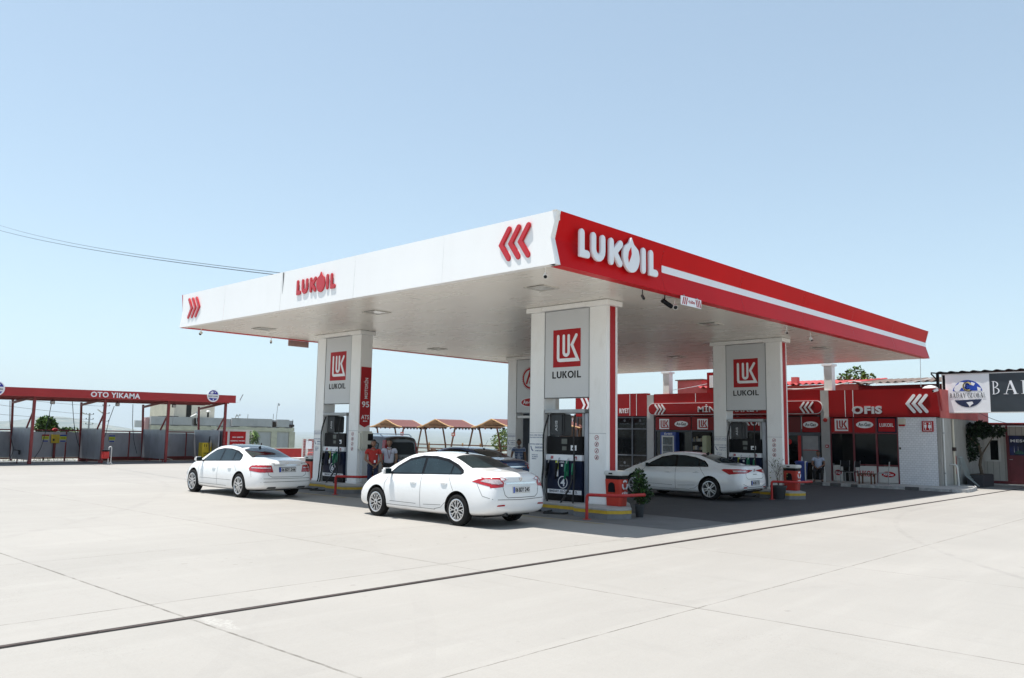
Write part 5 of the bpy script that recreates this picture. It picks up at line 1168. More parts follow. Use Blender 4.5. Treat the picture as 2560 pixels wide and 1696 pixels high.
for a, b, k in ((4.26, 3.84, 1), (3.30, 2.42, 0), (2.34, 1.56, 2)):
    o = MB().box(XS + .04, XS + .06, b, a, .13, .80).build('lower_panel', 'pvc', shop); c = (a + b) / 2; w_ = (a - b)
    if k: oval(o, c + w_ * .36, c - w_ * .36, .36, .60, FX(XS + .04), 'red_sign', 'white_letter')
    else: mb = MB(); luk_text(mb, FX(XS + .04), a - .06, b + .06, .36, .60, .002, .006); mb.build('lettering', 'red_sign', o)
# things seen through the office glass: pale sofas
for a, b in ((2.96, 2.46), (2.2, 1.68)):
    MB().box(XS + .2, XS + .4, b, a, .7, 1.12).build('sofa_back', mat('cream_leather', (.45, .43, .38), .5), shop, bevel=.05)
# middle glazing, right of the column
fr = MB()
for y in (5.66, 4.86, 6.5, 10.1, 11.27, 13.38, 7.6, 8.8): fr.box(XS + .04, XS + .12, y - .035, y + .035, .112, 2.96)
fr.box(XS + .045, XS + .115, 4.78, 6.45, 2.06, 2.2); fr.box(XS + .045, XS + .115, 6.55, 13.33, 2.19, 2.26); fr.build('window_frame', 'frame_grey', shop)
MB().box(XS + .06, XS + .075, 4.9, 5.62, .86, 1.40).build('lower_window', mat('frosted_pane', (.20, .21, .23), .3), shop)
MB().box(XS + .06, XS + .075, 4.9, 5.62, 1.43, 2.05).build('blind', mat('grey_blind', (.30, .31, .33), .7, var=.12, scale=4), shop)
MB().box(XS + .05, XS + .08, 4.9, 5.62, 1.40, 1.43).build('window_bar', 'red_pole', shop)
MB().box(XS + .0, XS + .05, 4.79, 5.60, 2.21, 2.90).build('transom_panel', RS, shop); oval(shop, 5.55, 4.86, 2.40, 2.69, FX(XS), 'white_letter', 'black_text')
MB().box(XS + .08, XS + .2, 5.66, 6.6, 2.2, 2.9).build('transom_panel', mat('deep_red_recess', (.14, .01, .012), .5), shop)
MB().box(XS - .0, XS + .04, 5.60, 5.63, 2.35, 2.9).build('sign_edge', 'pvc', shop)
MB().box(XS + .02, XS + .06, 5.68, 5.82, .12, 2.055).build('door_post', 'red_pole', shop)
o = MB().box(XS + .1, XS + .14, 5.84, 6.46, .12, 2.05).build('door', 'glass', shop); MB().prism(FX(XS + .1), ell(6.28, 1.78, .14, .13), .002, .01).build('door_sticker', 'red_sign', o)
MB().box(XS + .12, XS + .14, 5.0 + .1, 5.45, 1.5, 2.0).build('notice', 'grey_panel', shop)
# mid-left window with drinks fridge and shelves
MB().box(XS + .08, XS + .088, 11.3, 13.34, .12, 2.18).build('window_pane', mat('clear_glass_front', (.012, .013, .016), .05, spec=.4), shop)
for y in (10.12, 6.52, 7.62, 8.82):
    MB().box(XS + .08, XS + .088, y, {10.12: 11.24, 6.52: 7.58, 7.62: 8.78, 8.82: 10.08}[y], .12, 2.18).build('window_pane', 'glass', shop)
MB().box(XS + .0, XS + .06, 11.30, 13.35, 2.27, 2.92).build('transom_panel', RS, shop); luk_tile(shop, 13.12, 12.54, 2.31, 2.82, FX(XS)); oval(shop, 12.22, 11.45, 2.42, 2.72, FX(XS), 'white_letter', 'black_text')
MB().box(XS + .0, XS + .06, 6.55, 11.24, 2.27, 2.92).build('transom_panel', RS, shop); luk_tile(shop, 10.92, 10.34, 2.31, 2.82, FX(XS)); mb = MB(); luk_text(mb, FX(XS), 9.0, 7.3, 2.5, 2.78, .001, .012); mb.build('lettering', 'white_letter', shop)
fg = MB().box(XS - .35, XS + .0, 11.95, 12.85, .12, 2.16).build('drinks_fridge', 'blue', None, bevel=.015); tag(fg, 'tall blue drinks fridge with white framed glass door in the shop front', 'fridge')
MB().box(XS - .362, XS - .352, 12.05, 12.76, .35, 1.98).build('door_frame', 'pvc', fg); MB().box(XS - .37, XS - .363, 12.12, 12.69, .42, 1.91).build('door_glass', mat('fridge_glass', (.04, .06, .08), .1, var=.8, scale=9), fg)
for z in (.8, 1.15, 1.5): MB().box(XS - .373, XS - .371, 12.12, 12.69, z, z + .02).build('shelf', 'grey_panel', fg)
mb = MB(); text(mb, FX(XS - .35), 'Erikli', 12.6, 12.15, 2.02, 2.12, .001, .006, .02); mb.build('lettering', 'white_letter', fg)
rn = random.Random(4); sh = tag(empty('goods_shelf', (XS - .1, 11.0, .12)), 'dark shelving with small packets behind the shop glass', 'shelf')
MB().box(XS - .04, XS + .0, 10.2, 11.2, .12, 2.15).build('back_panel', 'interior', sh)
for z in (.5, .9, 1.3, 1.7):
    mb = MB(); y = 10.22
    while y < 11.1: L = rn.uniform(.05, .12); mb.box(XS - .15, XS - .05, y, y + L - .01, z + .012, z + rn.uniform(.12, .28), rn.randrange(4)); y += L
    mb.build('packets', [mat('packet_%d' % k_, c_, .4) for k_, c_ in enumerate([(.12, .10, .06), (.25, .2, .12), (.05, .06, .1), (.3, .3, .28)])] if z == .5 else list(bpy.data.meshes['packets'].materials), sh)
    MB().box(XS - .16, XS - .045, 10.2, 11.2, z - .01, z + .01).build('shelf_board', 'dark_grey', sh)
t = tag(MB().box(XS - .45, XS - .05, 10.15, 10.42, .12, 2.0).build('menu_board', mat('cream_board', (.42, .45, .30), .5), None, bevel=.03), 'tall pale yellow green board standing left of the right column', 'board')
# left glazing: dark cafe windows
fr = MB()
for y in (13.89, 14.82, 15.83, 16.9, 18.0, 18.5): fr.box(XS + .03, XS + .11, y - .04, y + .04, .112, 2.97)
for z in (2.91, 2.31, .94): fr.box(XS + .035, XS + .105, 13.9, 18.5, z - .03, z + .03)
fr.build('window_frame', 'frame_grey', shop)
for a, b in ((14.78, 13.93), (15.79, 14.86), (16.86, 15.87), (17.96, 16.94)):
    for z0, z1 in ((.14, .91), (.97, 2.28), (2.34, 2.88)):
        o = MB().box(XS + .07, XS + .078, b, a, z0, z1).build('window_pane', 'glass', shop)
        if z0 != .97:
            mb = MB(); c = (a + b) / 2; zc = z0 + .2; mb.prism(FX(XS + .07), ell(c, zc + .2, .07, .07, 12), .001, .003); text(mb, FX(XS + .07), 'BADAY GLOBAL', c + .32, c - .32, zc, zc + .07, .001, .003, .01); mb.build('etched_mark', 'frame_grey', o)
MB().box(XS + .3, XS + .5, 14.1, 14.5, .12, 1.25).build('counter', mat('brown_counter', (.10, .06, .04), .5), shop)
# small fittings on the front
def thing_box(name, label, cat, b, m_, bev=.01): return tag(MB().box(*b).build(name, m_, None, bevel=bev), label, cat)
t = thing_box('fire_call_point', 'small red call point box on the grey pier beside the office door', 'alarm', (XS - .08, XS - .031, 4.40, 4.53, 1.54, 1.67), 'red_sign'); MB().prism(FX(XS - .08), [(4.50, 1.58), (4.43, 1.58), (4.43, 1.63), (4.50, 1.63)], .001, .004).build('glass_face', 'white_letter', t)
tag(MB().lathe((XS - .031, 4.52, 2.75), (-1, 0, 0), [(0, .09), (.05, .085), (.07, .04)], 16).build('alarm_bell', 'red_pole', None, smooth=40), 'round dark red alarm bell at the top of the pier beside OFiS', 'alarm')
t = thing_box('alarm_siren', 'cream siren box with red base at the top of the tiled wall', 'siren', (XS - .16, XS - .001, 1.17, 1.43, 2.56, 2.80), 'plaster', .02); MB().box(XS - .14, XS - .005, 1.2, 1.42, 2.49, 2.558).build('strobe', 'red_sign', t)
t = tag(MB().box(XS - .06, XS - .001, .11, .54, 2.27, 2.70).build('toilet_sign', 'red_sign', None, bevel=.006), 'red square toilet sign with two white figures on the tiled wall', 'sign')
mb = MB(); ff = FX(XS - .06)
for yy, w_ in ((.405, 0), (.245, 1)):
    mb.prism(ff, ell(yy, 2.60, .032, .032, 12), .001, .006); mb.prism(ff, [(yy + .05, 2.55), (yy - .05, 2.55), (yy - (.035 if not w_ else .06), 2.42), (yy - .02, 2.42), (yy - .02, 2.35), (yy + .02, 2.35), (yy + .02, 2.42), (yy + (.035 if not w_ else .06), 2.42)], .001, .006)
mb.build('figures', 'white_letter', t)
mb = MB()
for (a, b, c_, d_) in ((.49, .16, 2.305, 2.32), (.49, .16, 2.65, 2.665)): mb.prism(ff, [(a, c_), (b, c_), (b, d_), (a, d_)], .001, .004)
for (a, b) in ((.49, .475), (.175, .16)): mb.prism(ff, [(a, 2.321), (b, 2.321), (b, 2.649), (a, 2.649)], .001, .004)
mb.build('border', 'white_letter', t)
camera_thing((23.75, -.1, 3.92), (-.9, .45, -.25), 'white camera at the top right corner of the OFiS fascia', 'white', .26, .05)
thing_box('switch_box', 'tiny dark switch box where the office glass meets the tiles', 'switch', (XS - .03, XS - .001, 1.40, 1.47, 1.53, 1.62), 'black')
tag(MB().tube([(23.4, .33, ZS), (23.4, .35, 4.06)], .012, 6).build('conduit_rod', 'steel'), 'thin vertical steel rod between canopy corner and shop roof', 'rod')
tag(MB().lathe((24.6, .35, 3.95), (0, 0, 1), [(0, .32), (.12, .3), (.2, .2), (.24, .05)], 20).build('roof_vent', 'pvc', None, smooth=50), 'white domed vent on the shop roof above the big chevrons', 'vent')
# rear buildings above the shop roof
def corr(mb, x0, x1, y0, y1, z0, z1, amp=.045, per=.33, th=.02):
    n = int((y1 - y0) / per * 8); vs = []; 
    for i in range(n + 1):
        y = y0 + (y1 - y0) * i / n; h = amp * math.sin(2 * math.pi * (y - y0) / per)
        vs += [(x0, y, z0 + h), (x1, y, z1 + h), (x0, y, z0 + h - th), (x1, y, z1 + h - th)]
    fs = []
    for i in range(n): a = i * 4; b = a + 4; fs += [(a, b, b + 1, a + 1), (a + 2, a + 3, b + 3, b + 2), (a, a + 2, b + 2, b), (a + 1, b + 1, b + 3, a + 3)]
    mb.add(vs, fs); return mb
bk = empty('rear_building', (29, 5, 0), 'faded pink red building behind the shop with a wavy tiled roof edge', 'building')
MB().box(27.0, 33, 4.15, 12.4, 0, 4.52).build('wall', 'pink_wall', bk); corr(MB(), 26.75, 31, 4.15, 12.5, 4.58, 5.0).build('roof', mat('faded_red_roof', (.42, .06, .06), .7, var=.2), bk)
c_ = MB().box(27.1, 27.4, 7.15, 7.45, 4.5, 4.95).build('chimney', 'pink_wall', bk)
bk = empty('rear_building', (29, 2, 0), 'dark red walled building behind OFiS under a brown corrugated roof', 'building')
MB().box(27.0, 33, .2, 4.14, 0, 4.40).build('wall', RS, bk); corr(MB(), 26.4, 31, -.1, 4.14, 4.50, 4.95).build('roof', 'brown_roof', bk)
bk = empty('rear_building', (30, 14, 0), 'pink block glimpsed left of the right column above the shop', 'building')
MB().box(27.2, 32, 12.5, 14.0, 0, 5.0).build('wall', 'pink_wall', bk); MB().box(27.1, 32.1, 12.4, 14.1, 5.0, 5.05).build('roof', 'brown_roof', bk)
cable('roof_cable', (26.7, 7.6, 4.35), (26.6, 4.2, 4.62), .12, .02, 'white cable sagging along the pink wall behind the shop', matn='pvc')
cable('roof_cable', (26.6, 4.2, 4.62), (25.0, .4, 4.5), .16, .014, 'pale cable running from the pink wall toward the black sign', matn='grey_panel')
cable('roof_cable', (24.35, 12.6, 4.3), (27.1, 11.0, 5.0), .06, .012, 'thin cable beside the slim post above the shop', matn='grey_panel')
# tree tops behind the roof
tr = empty('fig_tree', (29.6, 5.1, 0), 'light green tree top showing above the brown corrugated roof', 'tree')
MB().tube([(29.6, 5.1, 0), (29.6, 5.1, 3.5), (29.55, 5.15, 5.0)], .09, 8, r1=.03).build('trunk', 'bark', tr)
leafcloud('crown', ['leaf_l', 'leaf', 'leaf'], tr, [((29.5, 5.15, 5.15), (.4, .42, .34), 2), ((29.5, 5.75, 4.95), (.3, .3, .2), 1), ((29.5, 4.6, 4.92), (.3, .32, .2), 1)], 420, .17)
# side wall fittings
t = empty('drain_pipe', (24.15, -.2, 0), 'white vertical pipe at the shop corner', 'pipe'); MB().tube([(24.15, -.2, .03), (24.15, -.2, 2.8)], .035, 10).build('pipe', 'pvc', t, smooth=60)
MB().box(24.1, 24.2, -.24, -.152, .6, .64).box(24.1, 24.2, -.24, -.152, 2.2, 2.24).build('clip', 'grey_metal', t)
t = empty('drain_pipe', (25.5, -.2, 0), 'beige rusty pipe on the shaded side wall of the shop', 'pipe'); MB().tube([(25.5, -.2, .1), (25.5, -.2, 2.8)], .045, 10).build('pipe', 'plaster', t, smooth=60); MB().box(25.42, 25.6, -.27, -.152, 1.5, 1.65).build('valve', 'rust', t)
t = empty('bent_pipe', (25.0, -.35, 0), 'white bent pipe stub at the foot of the side wall', 'pipe'); MB().tube(bend([(25.0, -.16, .95), (25.0, -.42, .95), (25.05, -.45, .02)], .12, 6), .035, 8).build('pipe', 'pvc', t, smooth=60)
M['hose_grey'] = mat('grey_hose', (.30, .34, .34), .5, var=.1)
hb = empty('hose_bundle', (26.1, -.3, 0), 'bundle of grey hoses hanging from the side wall to the ground', 'hose'); rn = random.Random(8)
for k in range(7):
    x = 25.75 + k * .08; ex = 26.0 + k * .33; MB().tube(bend([(x, -.2, .4 + rn.random() * .2), (x, -.24, 1.25), (x + .12, -.3, 1.26), (x + .2 + k * .05, -.45, .5), (ex, -.75 - rn.random() * .2, .06)], .1, 5), .013, 6).build('hose', 'hose_grey', hb, smooth=60)
MB().box(25.7, 25.78, -.2, -.152, .55, 1.3).build('hook_plate', 'red_pole', hb)
t = tag(MB().box(26.6, 28.4, -.95, -.35, 0, .52).build('planter', mat('dark_planter', (.028, .03, .038), .6), None, bevel=.02), 'long dark planter box at the foot of the leaning dark tree', 'planter'); MB().box(26.65, 28.35, -.9, -.4, .50, .53).build('soil', 'soil', t)
tr = empty('ivy_tree', (27.9, -.55, .5), 'dark leaning leafy tree between the shop side wall and the pale hut', 'tree')
MB().tube([(27.9, -.62, .5), (27.8, -.58, .9), (27.95, -.62, 1.3), (27.85, -.55, 1.8)], .07, 8, r1=.05).build('trunk', 'bark', tr); MB().tube([(27.95, -.62, 1.3), (27.9, -.8, 1.6), (27.9, -1.1, 2.1)], .04, 7, r1=.02).tube([(27.85, -.55, 1.7), (27.6, -.2, 2.2)], .04, 7, r1=.02).build('limb', 'bark', tr)
M['leaf_dd'] = leafmat('very_dark_leaf', (.010, .02, .010)); leafcloud('crown', ['leaf_dd', 'leaf_dd', 'leaf_d'], tr, [((27.9, -.2, 1.75), (.4, .34, .7), 4), ((27.9, -.7, 2.42), (.45, .4, .33), 3), ((27.9, -1.25, 2.35), (.3, .3, .22), 1.2), ((27.9, -.15, 2.3), (.36, .36, .36), 2)], 2300, .14)
# pale hut with red frame and prayer room door
XA = 30.5; fa = FX(XA); hut = empty('prayer_hut', (32, -2.5, 0), 'pale boarded hut with red steel frame and MESCİT door at far right', 'hut')
MB().box(XA, XA + .1, -6, 1.0, .05, 2.62).build('board_wall', 'boards', hut); MB().box(XA + .1, 35, -6, 1.0, .02, 2.6).build('hut_core', 'interior', hut)
mb = MB(); mb.box(XA - .06, XA + .06, -6, 1.0, 2.63, 2.72); mb.box(XA - .06, XA - .001, -1.12, -1.05, .16, 2.628); mb.box(XA - .06, XA - .001, .88, .97, .16, 2.628); mb.box(XA - .06, XA - .001, -6, 1.0, .05, .158); mb.build('steel_frame', 'frame_maroon', hut)
MB().box(XA - .6, 35, -6, 1.2, 2.725, 2.76).build('roof', 'red_pole', hut)
w = MB().box(XA - .03, XA - .001, -.8, -.12, 1.02, 2.1).build('window', 'pvc', hut); MB().box(XA - .036, XA - .031, -.72, -.40, 1.09, 1.98).build('window_pane', 'glass', w); MB().box(XA - .04, XA - .001, -.12, .55, 1.02, 2.1).build('dark_opening', 'interior', hut)
d = MB().box(XA - .05, XA - .001, -2.6, -1.13, .16, 2.2).build('door', 'frame_maroon', hut); MB().box(XA - .09, XA - .051, -1.28, -1.16, 1.12, 1.14).build('handle', 'steel', d)
MB().box(XA - .045, XA - .001, -2.6, -1.13, 2.24, 2.6).build('upper_boards', 'boards', hut)
o = MB().prism(FX(XA - .05), [(-1.17, 1.32), (-2.4, 1.32), (-2.4, 2.19), (-1.17, 2.19)], .001, .006).build('door_poster', mat('night_blue_poster', (.012, .02, .09), .3, var=.9, scale=3), d)
mb = MB(); text(mb, FX(XA - .057), 'MESCİT', -1.22, -2.2, 1.90, 2.07, .001, .005, .04); 
for y in (-1.35, -1.5): mb.prism(FX(XA - .057), [(y, 1.45), (y - .02, 1.45), (y - .01, 1.75)], .001, .004)
mb.build('lettering', 'white_letter', o); MB().prism(FX(XA - .057), arcpts(-1.55, 1.38, .18, .16, 0, 180, 10), .001, .004).build('dome_picture', mat('dome_green', (.03, .12, .10), .5, var=.6, scale=20), o)
structure(MB().box(29.8, 31, -7, .3, .0, .035).build('hut_step', 'pvc'))
# black and white company sign under a corrugated canopy
XB = 25.2; fb = FX(XB); bs = empty('company_sign', (25.3, -3, 3.9), 'large black and white BADAY GLOBAL sign with globe emblem at right', 'sign')
MB().box(XB, XB + .12, -6.2, .03, 3.06, 4.66).build('backing', 'black', bs); MB().box(XB - .012, XB - .001, -1.70, -.07, 3.09, 4.63).build('white_panel', 'white_letter', bs)
MB().box(XB - .012, XB - .001, -6.2, -1.705, 3.09, 4.63).build('dark_panel', mat('charcoal_panel', (.035, .045, .055), .35, var=.08), bs)
mb = MB(); mb.box(XB - .03, XB - .013, -6.2, .06, 3.05, 3.088); mb.box(XB - .03, XB - .013, -6.2, .06, 4.632, 4.67); mb.box(XB - .03, XB + .1, .032, .06, 3.0895, 4.631); mb.build('frame', 'pvc', bs)
gl_ = part_empty('globe_emblem', bs); fg_ = FX(XB - .013); gy, gz, gr = -.89, 3.82, .56
capt = [(gy + gr * math.cos(R(a)), gz + .02 + gr * math.sin(R(a))) for a in range(12, 169, 6)]
MB().prism(fg_, capt, .001, .005).build('globe_top', 'blue_logo', gl_)
capb = [(gy + gr * 1.0 * math.cos(R(a)), gz + .02 + gr * .98 * math.sin(R(a))) for a in range(205, 336, 6)]
MB().prism(fg_, capb, .001, .005).build('globe_bottom', mat('navy_vinyl', (.02, .03, .08), .4), gl_)
mb = MB(); cont = [[(.50, .18), (.46, .34), (.33, .42), (.28, .50), (.14, .50), (.05, .40), (.10, .30), (.22, .26), (.30, .14), (.40, .10)], [(-.30, .44), (-.16, .50), (-.12, .38), (-.24, .34)], [(-.36, .30), (-.50, .24), (-.48, .12), (-.38, .14)]]
for c in cont: mb.prism(fg_, [(gy + a, gz + b) for a, b in c], .006, .008)
mb.prism(fg_, [(gy + .06, gz - .33), (gy - .16, gz - .30), (gy - .20, gz - .38), (gy - .10, gz - .46), (gy - .06, gz - .53), (gy - .02, gz - .44)], .006, .008); mb.build('continents', 'white_letter', gl_)
mb = MB(); mb.prism(fg_, stroke(arcpts(gy + .0, gz + .32, .15, .17, -120, 150, 10), .06), .009, .012); mb.build('swirl', 'gold', gl_); mb = MB(); mb.prism(fg_, stroke(arcpts(gy - .05, gz + .32, .19, .2, -130, 80, 10), .025), .013, .016); mb.prism(fg_, stroke(arcpts(gy, gz + .36, .06, .06, -60, 160, 6) , .03), .013, .016); mb.prism(fg_, stroke(arcpts(gy, gz + .26, .06, .06, -160, 60, 6), .03), .017, .019); mb.build('swirl_line', 'navy', gl_)
def serif_letter(mb, ch, fn, a0, a1, b0, b1, t0, t1, m=None):
    g_ = lambda u, v, d: fn(a0 + (a1 - a0) * u, b0 + (b1 - b0) * v, d); k = [0]
    def P_(pts): k[0] += 1; mb.prism(g_, pts, t0, t1 + .0004 * k[0], m)
    T, S_ = .13, .03
    def stem(x): P_([(x - T / 2, 0), (x + T / 2, 0), (x + T / 2, 1), (x - T / 2, 1)]); P_([(x - .17, 0), (x + .17, 0), (x + .17, S_), (x - .17, S_)]); P_([(x - .17, 1 - S_), (x + .17, 1 - S_), (x + .17, 1), (x - .17, 1)])
    def bowl(x, y0, y1, w_, tw=.15):
        c = (y0 + y1) / 2; ro = arcpts(x, c, w_, (y1 - y0) / 2, 90, -90, 10); ri = arcpts(x, c, w_ - tw, (y1 - y0) / 2 - S_, -90, 90, 10); P_(ro + ri)
    if ch == 'B': stem(.2); bowl(.2, .50, 1, .56); bowl(.2, 0, .54, .68)
    if ch == 'D': stem(.2); bowl(.2, 0, 1, .80)
    if ch == 'A': P_(stroke([(.16, .0), (.50, 1)], .06, cap=False)); P_(stroke([(.50, 1), (.84, 0)], .17, cap=False)); P_([(.26, .33), (.74, .33), (.74, .37), (.26, .37)]); P_([(0, 0), (.32, 0), (.32, S_), (0, S_)]); P_([(.66, 0), (1.02, 0), (1.02, S_), (.66, S_)])
    if ch == 'Y': P_([(.5 - T / 2, 0), (.5 + T / 2, 0), (.5 + T / 2, .5), (.5 - T / 2, .5)]); P_(stroke([(.5, .42), (.14, 1)], .16, cap=False)); P_(stroke([(.5, .42), (.86, 1)], .06, cap=False)); P_([(0, 1 - S_), (.3, 1 - S_), (.3, 1), (0, 1)]); P_([(.7, 1 - S_), (1, 1 - S_), (1, 1), (.7, 1)])
    if ch == 'G': P_(arcpts(.5, .5, .5, .5, 50, 330, 18) + arcpts(.5, .5, .37, .46, 330, 50, 18)); P_([(.80, .05), (.93, .05), (.93, .42), (.80, .42)]); P_([(.66, .42), (1.02, .42), (1.02, .46), (.66, .46)])
    if ch == 'L': stem(.2); P_([(.2, 0), (.85, 0), (.85, .2), (.8, .2), (.8, S_), (.2, S_)])
    if ch == 'O': P_(arcpts(.5, .5, .5, .5, 0, 355, 22) + [(1, .5), (.87, .5)] + arcpts(.5, .5, .37, .46, 355, 0, 22)[:-1] + [(.87, .499)])
mb = MB(); yc = -1.78; 
for ch, w_ in (('B', .31), ('A', .50), ('D', .50), ('A', .50), ('Y', .46)): serif_letter(mb, ch, fg_, yc, yc - w_, 3.79, 4.32, .001, .01); yc -= w_ + .10
mb.build('big_lettering', 'white_letter', bs)
mb = MB(); yc = gy + .66
for ch, w_ in zip('BADAY GLOBAL', (.10, .13, .13, .13, .11, .06, .13, .09, .13, .10, .13, .09)):
    if ch != ' ': serif_letter(mb, ch, fg_, yc, yc - w_ * .92, gz - .14, gz + .055, .006, .01)
    yc -= w_
mb.build('small_lettering', 'black_text', bs)
rc = empty('sign_canopy', (27, -2.5, 4.8), 'dark corrugated canopy roof above the black and white sign', 'canopy')
corr(MB(), 25.13, 29.5, -6.3, .45, 4.76, 4.90, .035, .42).build('roof', 'dark_roof', rc); MB().box(25.35, 25.45, .22, .32, 4.0, 4.74).build('post', 'black', rc); MB().box(28.9, 29.0, .12, .22, 3.1, 4.82).build('post', 'black', rc); MB().bar((24.8, .35, 4.68), (25.4, .27, 4.42), .04).bar((24.8, .34, 4.72), (29.3, .34, 4.9), .05).bar((25.4, -6, 4.74), (25.4, .3, 4.74), .05).build('truss', 'black', rc)
cable('hanging_wire', (26.3, -1.0, 3.1), (30.5, -1.5, 2.7), .1, .012, 'thin wire sagging below the black sign', matn='black')

# ------------------------------------------------------------------ furniture before the shop
def metal_chair(x, y, rz, label, seat_m='grey_metal'):
    t = empty('cafe_chair', (x, y, .115), label, 'chair', 'thin metal chairs before the office', rz=rz)
    for sx in (-.2, .2):
        MB().tube(bend([(sx, -.2, 0), (sx, -.2, .45), (sx, .18, .45), (sx, .24, .92)], .05), .013, 7).build('side_frame', 'grey_metal', t, smooth=60); MB().tube([(sx, .2, 0), (sx, .16, .44)], .013, 7).build('leg', 'grey_metal', t)
    MB().box(-.2, .2, -.2, .2, .45, .48).build('seat', seat_m, t, bevel=.01); MB().box(-.2, .2, .21, .235, .66, .9).build('backrest', seat_m, t, bevel=.01); return t
metal_chair(22.75, 2.95, R(170), 'metal chair left of the low wooden table', 'black'); metal_chair(22.85, 1.75, R(200), 'metal chair in front of the right office panel', 'grey_metal'); metal_chair(23.1, 3.5, R(140), 'metal chair beside the open office door', 'black')
t = empty('low_table', (22.7, 2.35, .115), 'low dark wooden table between the metal chairs', 'table'); MB().box(22.45, 22.95, 2.05, 2.65, .50, .54).build('tabletop', 'wood', t, bevel=.006)
for a in (22.5, 22.88):
    for b in (2.1, 2.58): MB().box(a, a + .05, b, b + .05, .115, .5).build('leg', 'wood', t)
t = empty('waste_bin', (22.35, 4.95, .115), 'blue plastic bin with lid next to the seated man', 'waste bin'); MB().lathe((22.35, 4.95, .115), (0, 0, 1), [(0, .2), (.75, .25), (.76, .25)], 4 * 5).build('bin_body', 'blue', t, smooth=30); MB().lathe((22.35, 4.95, .88), (0, 0, 1), [(0, .27), (.05, .27), (.09, .2)], 20).build('lid', 'blue', t, smooth=30)
t = empty('water_bottle', (22.2, 4.78, .965), 'small clear bottle standing on the blue bin', 'bottle'); MB().lathe((22.3, 4.9, .975), (0, 0, 1), [(0, .035), (.12, .035), (.16, .012), (.19, .012)], 10).build('bottle_body', 'grey_panel', t)
tag(MB().tube(bend([(22.0, 4.63, .115), (22.0, 4.63, .95), (22.05, 4.60, .95)], .02), .03, 8).build('short_post', 'pvc', None), 'short white post standing between red bin and blue bin', 'post')
# ================================================================== CAR WASH
cw = empty('car_wash', (5, 39, 0), 'red framed open car wash with OTO YIKAMA fascia and galvanised bay walls', 'car wash')
XP = [-8.33, -4.80, -1.27, 2.26, 5.79, 9.33, 12.87]
CR = mat('car_wash_red', (.36, .02, .022), .45, var=.1, scale=1.5, dirt=.15, dcol=(.25, .06, .05)); DR = mat('oxide_red_steel', (.20, .022, .024), .5, var=.15, scale=4, dirt=.3, dcol=(.1, .04, .03))
def zt(x): return 3.93 + (x - .5) * .011      # fascia rises slightly to the right
mb = MB(); mb.add([(-9, 36.8, 3.40), (13.38, 36.8, 3.60), (13.38, 36.8, 4.06), (-9, 36.8, 3.82), (-9, 37.0, 3.40), (13.38, 37.0, 3.60), (13.38, 37.0, 4.06), (-9, 37.0, 3.82)], [(0, 1, 2, 3), (4, 7, 6, 5), (0, 4, 5, 1), (3, 2, 6, 7), (1, 5, 6, 2), (0, 3, 7, 4)]); mb.build('fascia', CR, cw)
mb = MB(); f = FY(36.795); text(mb, f, 'OTO YIKAMA', 4.90, 7.54, 3.60, 3.89, .001, .03, .025); mb.build('lettering', 'white_letter', cw)
# roof sheets and beams
mb = MB()
for y in (37.3, 38.1, 38.9, 39.7, 40.4): mb.bar((-9, y, 3.30 + (37 - y) * .02 + .1), (13.2, y, 3.50 + (37 - y) * .02 + .1), .08)
mb.build('purlin', DR, cw)
mb = MB(); corr(MB(), 0, 1, 0, 1, 0, 0)
mb.add([(-9, 37.01, 3.50), (13.3, 37.01, 3.70), (13.3, 40.7, 3.62), (-9, 40.7, 3.42), (-9, 37.01, 3.53), (13.3, 37.01, 3.73), (13.3, 40.7, 3.65), (-9, 40.7, 3.45)], [(0, 1, 2, 3), (4, 7, 6, 5), (3, 2, 6, 7), (1, 5, 6, 2)]); mb.build('roof_sheet', 'brown_roof', cw)
for i, x in enumerate(XP):
    top = 3.42 + (x + 9) * .0089
    MB().bar((x, 37.06, 0), (x, 37.06, top), .13).build('front_post', DR, cw)
    MB().bar((x - .06, 40.4, 3.40), (x + .09, 40.4, .1), .10).build('rear_post', DR, cw)
    MB().bar((x, 37.1, top - .02), (x - .05, 40.4, 3.25), .10, .12).build('rafter', DR, cw)
    MB().bar((x, 37.12, 2.75), (x, 37.95, 1.88), .07).build('brace', DR, cw)
    if i < 7:
        mb = MB(); 
        for k in range(3): a = 37.2 + k * 1.07; mb.box(x - .02 + .05, x + .02 + .05, a, a + 1.05, .22, 1.87)
        mb.build('bay_divider', 'galv', cw)
        mb = MB(); mb.box(x + .025, x + .075, 37.15, 40.4, 1.875, 1.91); 
        for k in (38.25, 39.32): mb.box(x + .025, x + .032, k - .01, k + .01, .22, 1.87)
        mb.build('divider_rail', 'grey_metal', cw)
        MB().box(x + .03, x + .07, 37.5, 37.56, 0, .215).box(x + .03, x + .07, 39.2, 39.26, 0, .215).build('divider_foot', DR, cw)
MB().box(12.6, 12.66, 37.2, 40.4, .22, 1.92).build('end_wall', 'galv', cw)
x = -9.0
mb = MB(); k = 0
while x < 13.2:
    L = 1.72; MB().box(x + .04, min(x + L, 13.3), 40.56, 40.6, .27, 1.68).build('back_panel', 'galv', cw); mb.box(x - .03, x + .03, 40.53, 40.63, .0, 1.74); x += 1.765
mb.build('panel_post', DR, cw); MB().box(-9, 13.3, 40.54, 40.62, 1.745, 1.81).box(-9, 13.3, 40.54, 40.62, .19, .26).build('panel_rail', DR, cw)
MB().box(5.9, 13.3, 40.66, 40.8, 0, .32).build('base_wall', mat('rusty_red_wall', (.17, .05, .04), .8, var=.3, scale=3, dirt=.4, dcol=(.08, .05, .04)), cw)
tb = tag(MB().tube([(9.7, 38.6, 0), (9.7, 38.6, .28), (10.6, 38.9, .12)], .025, 6).build('loose_pipe', 'plaster'), 'loose pale pipe lying at the back of the third wash bay', 'pipe')
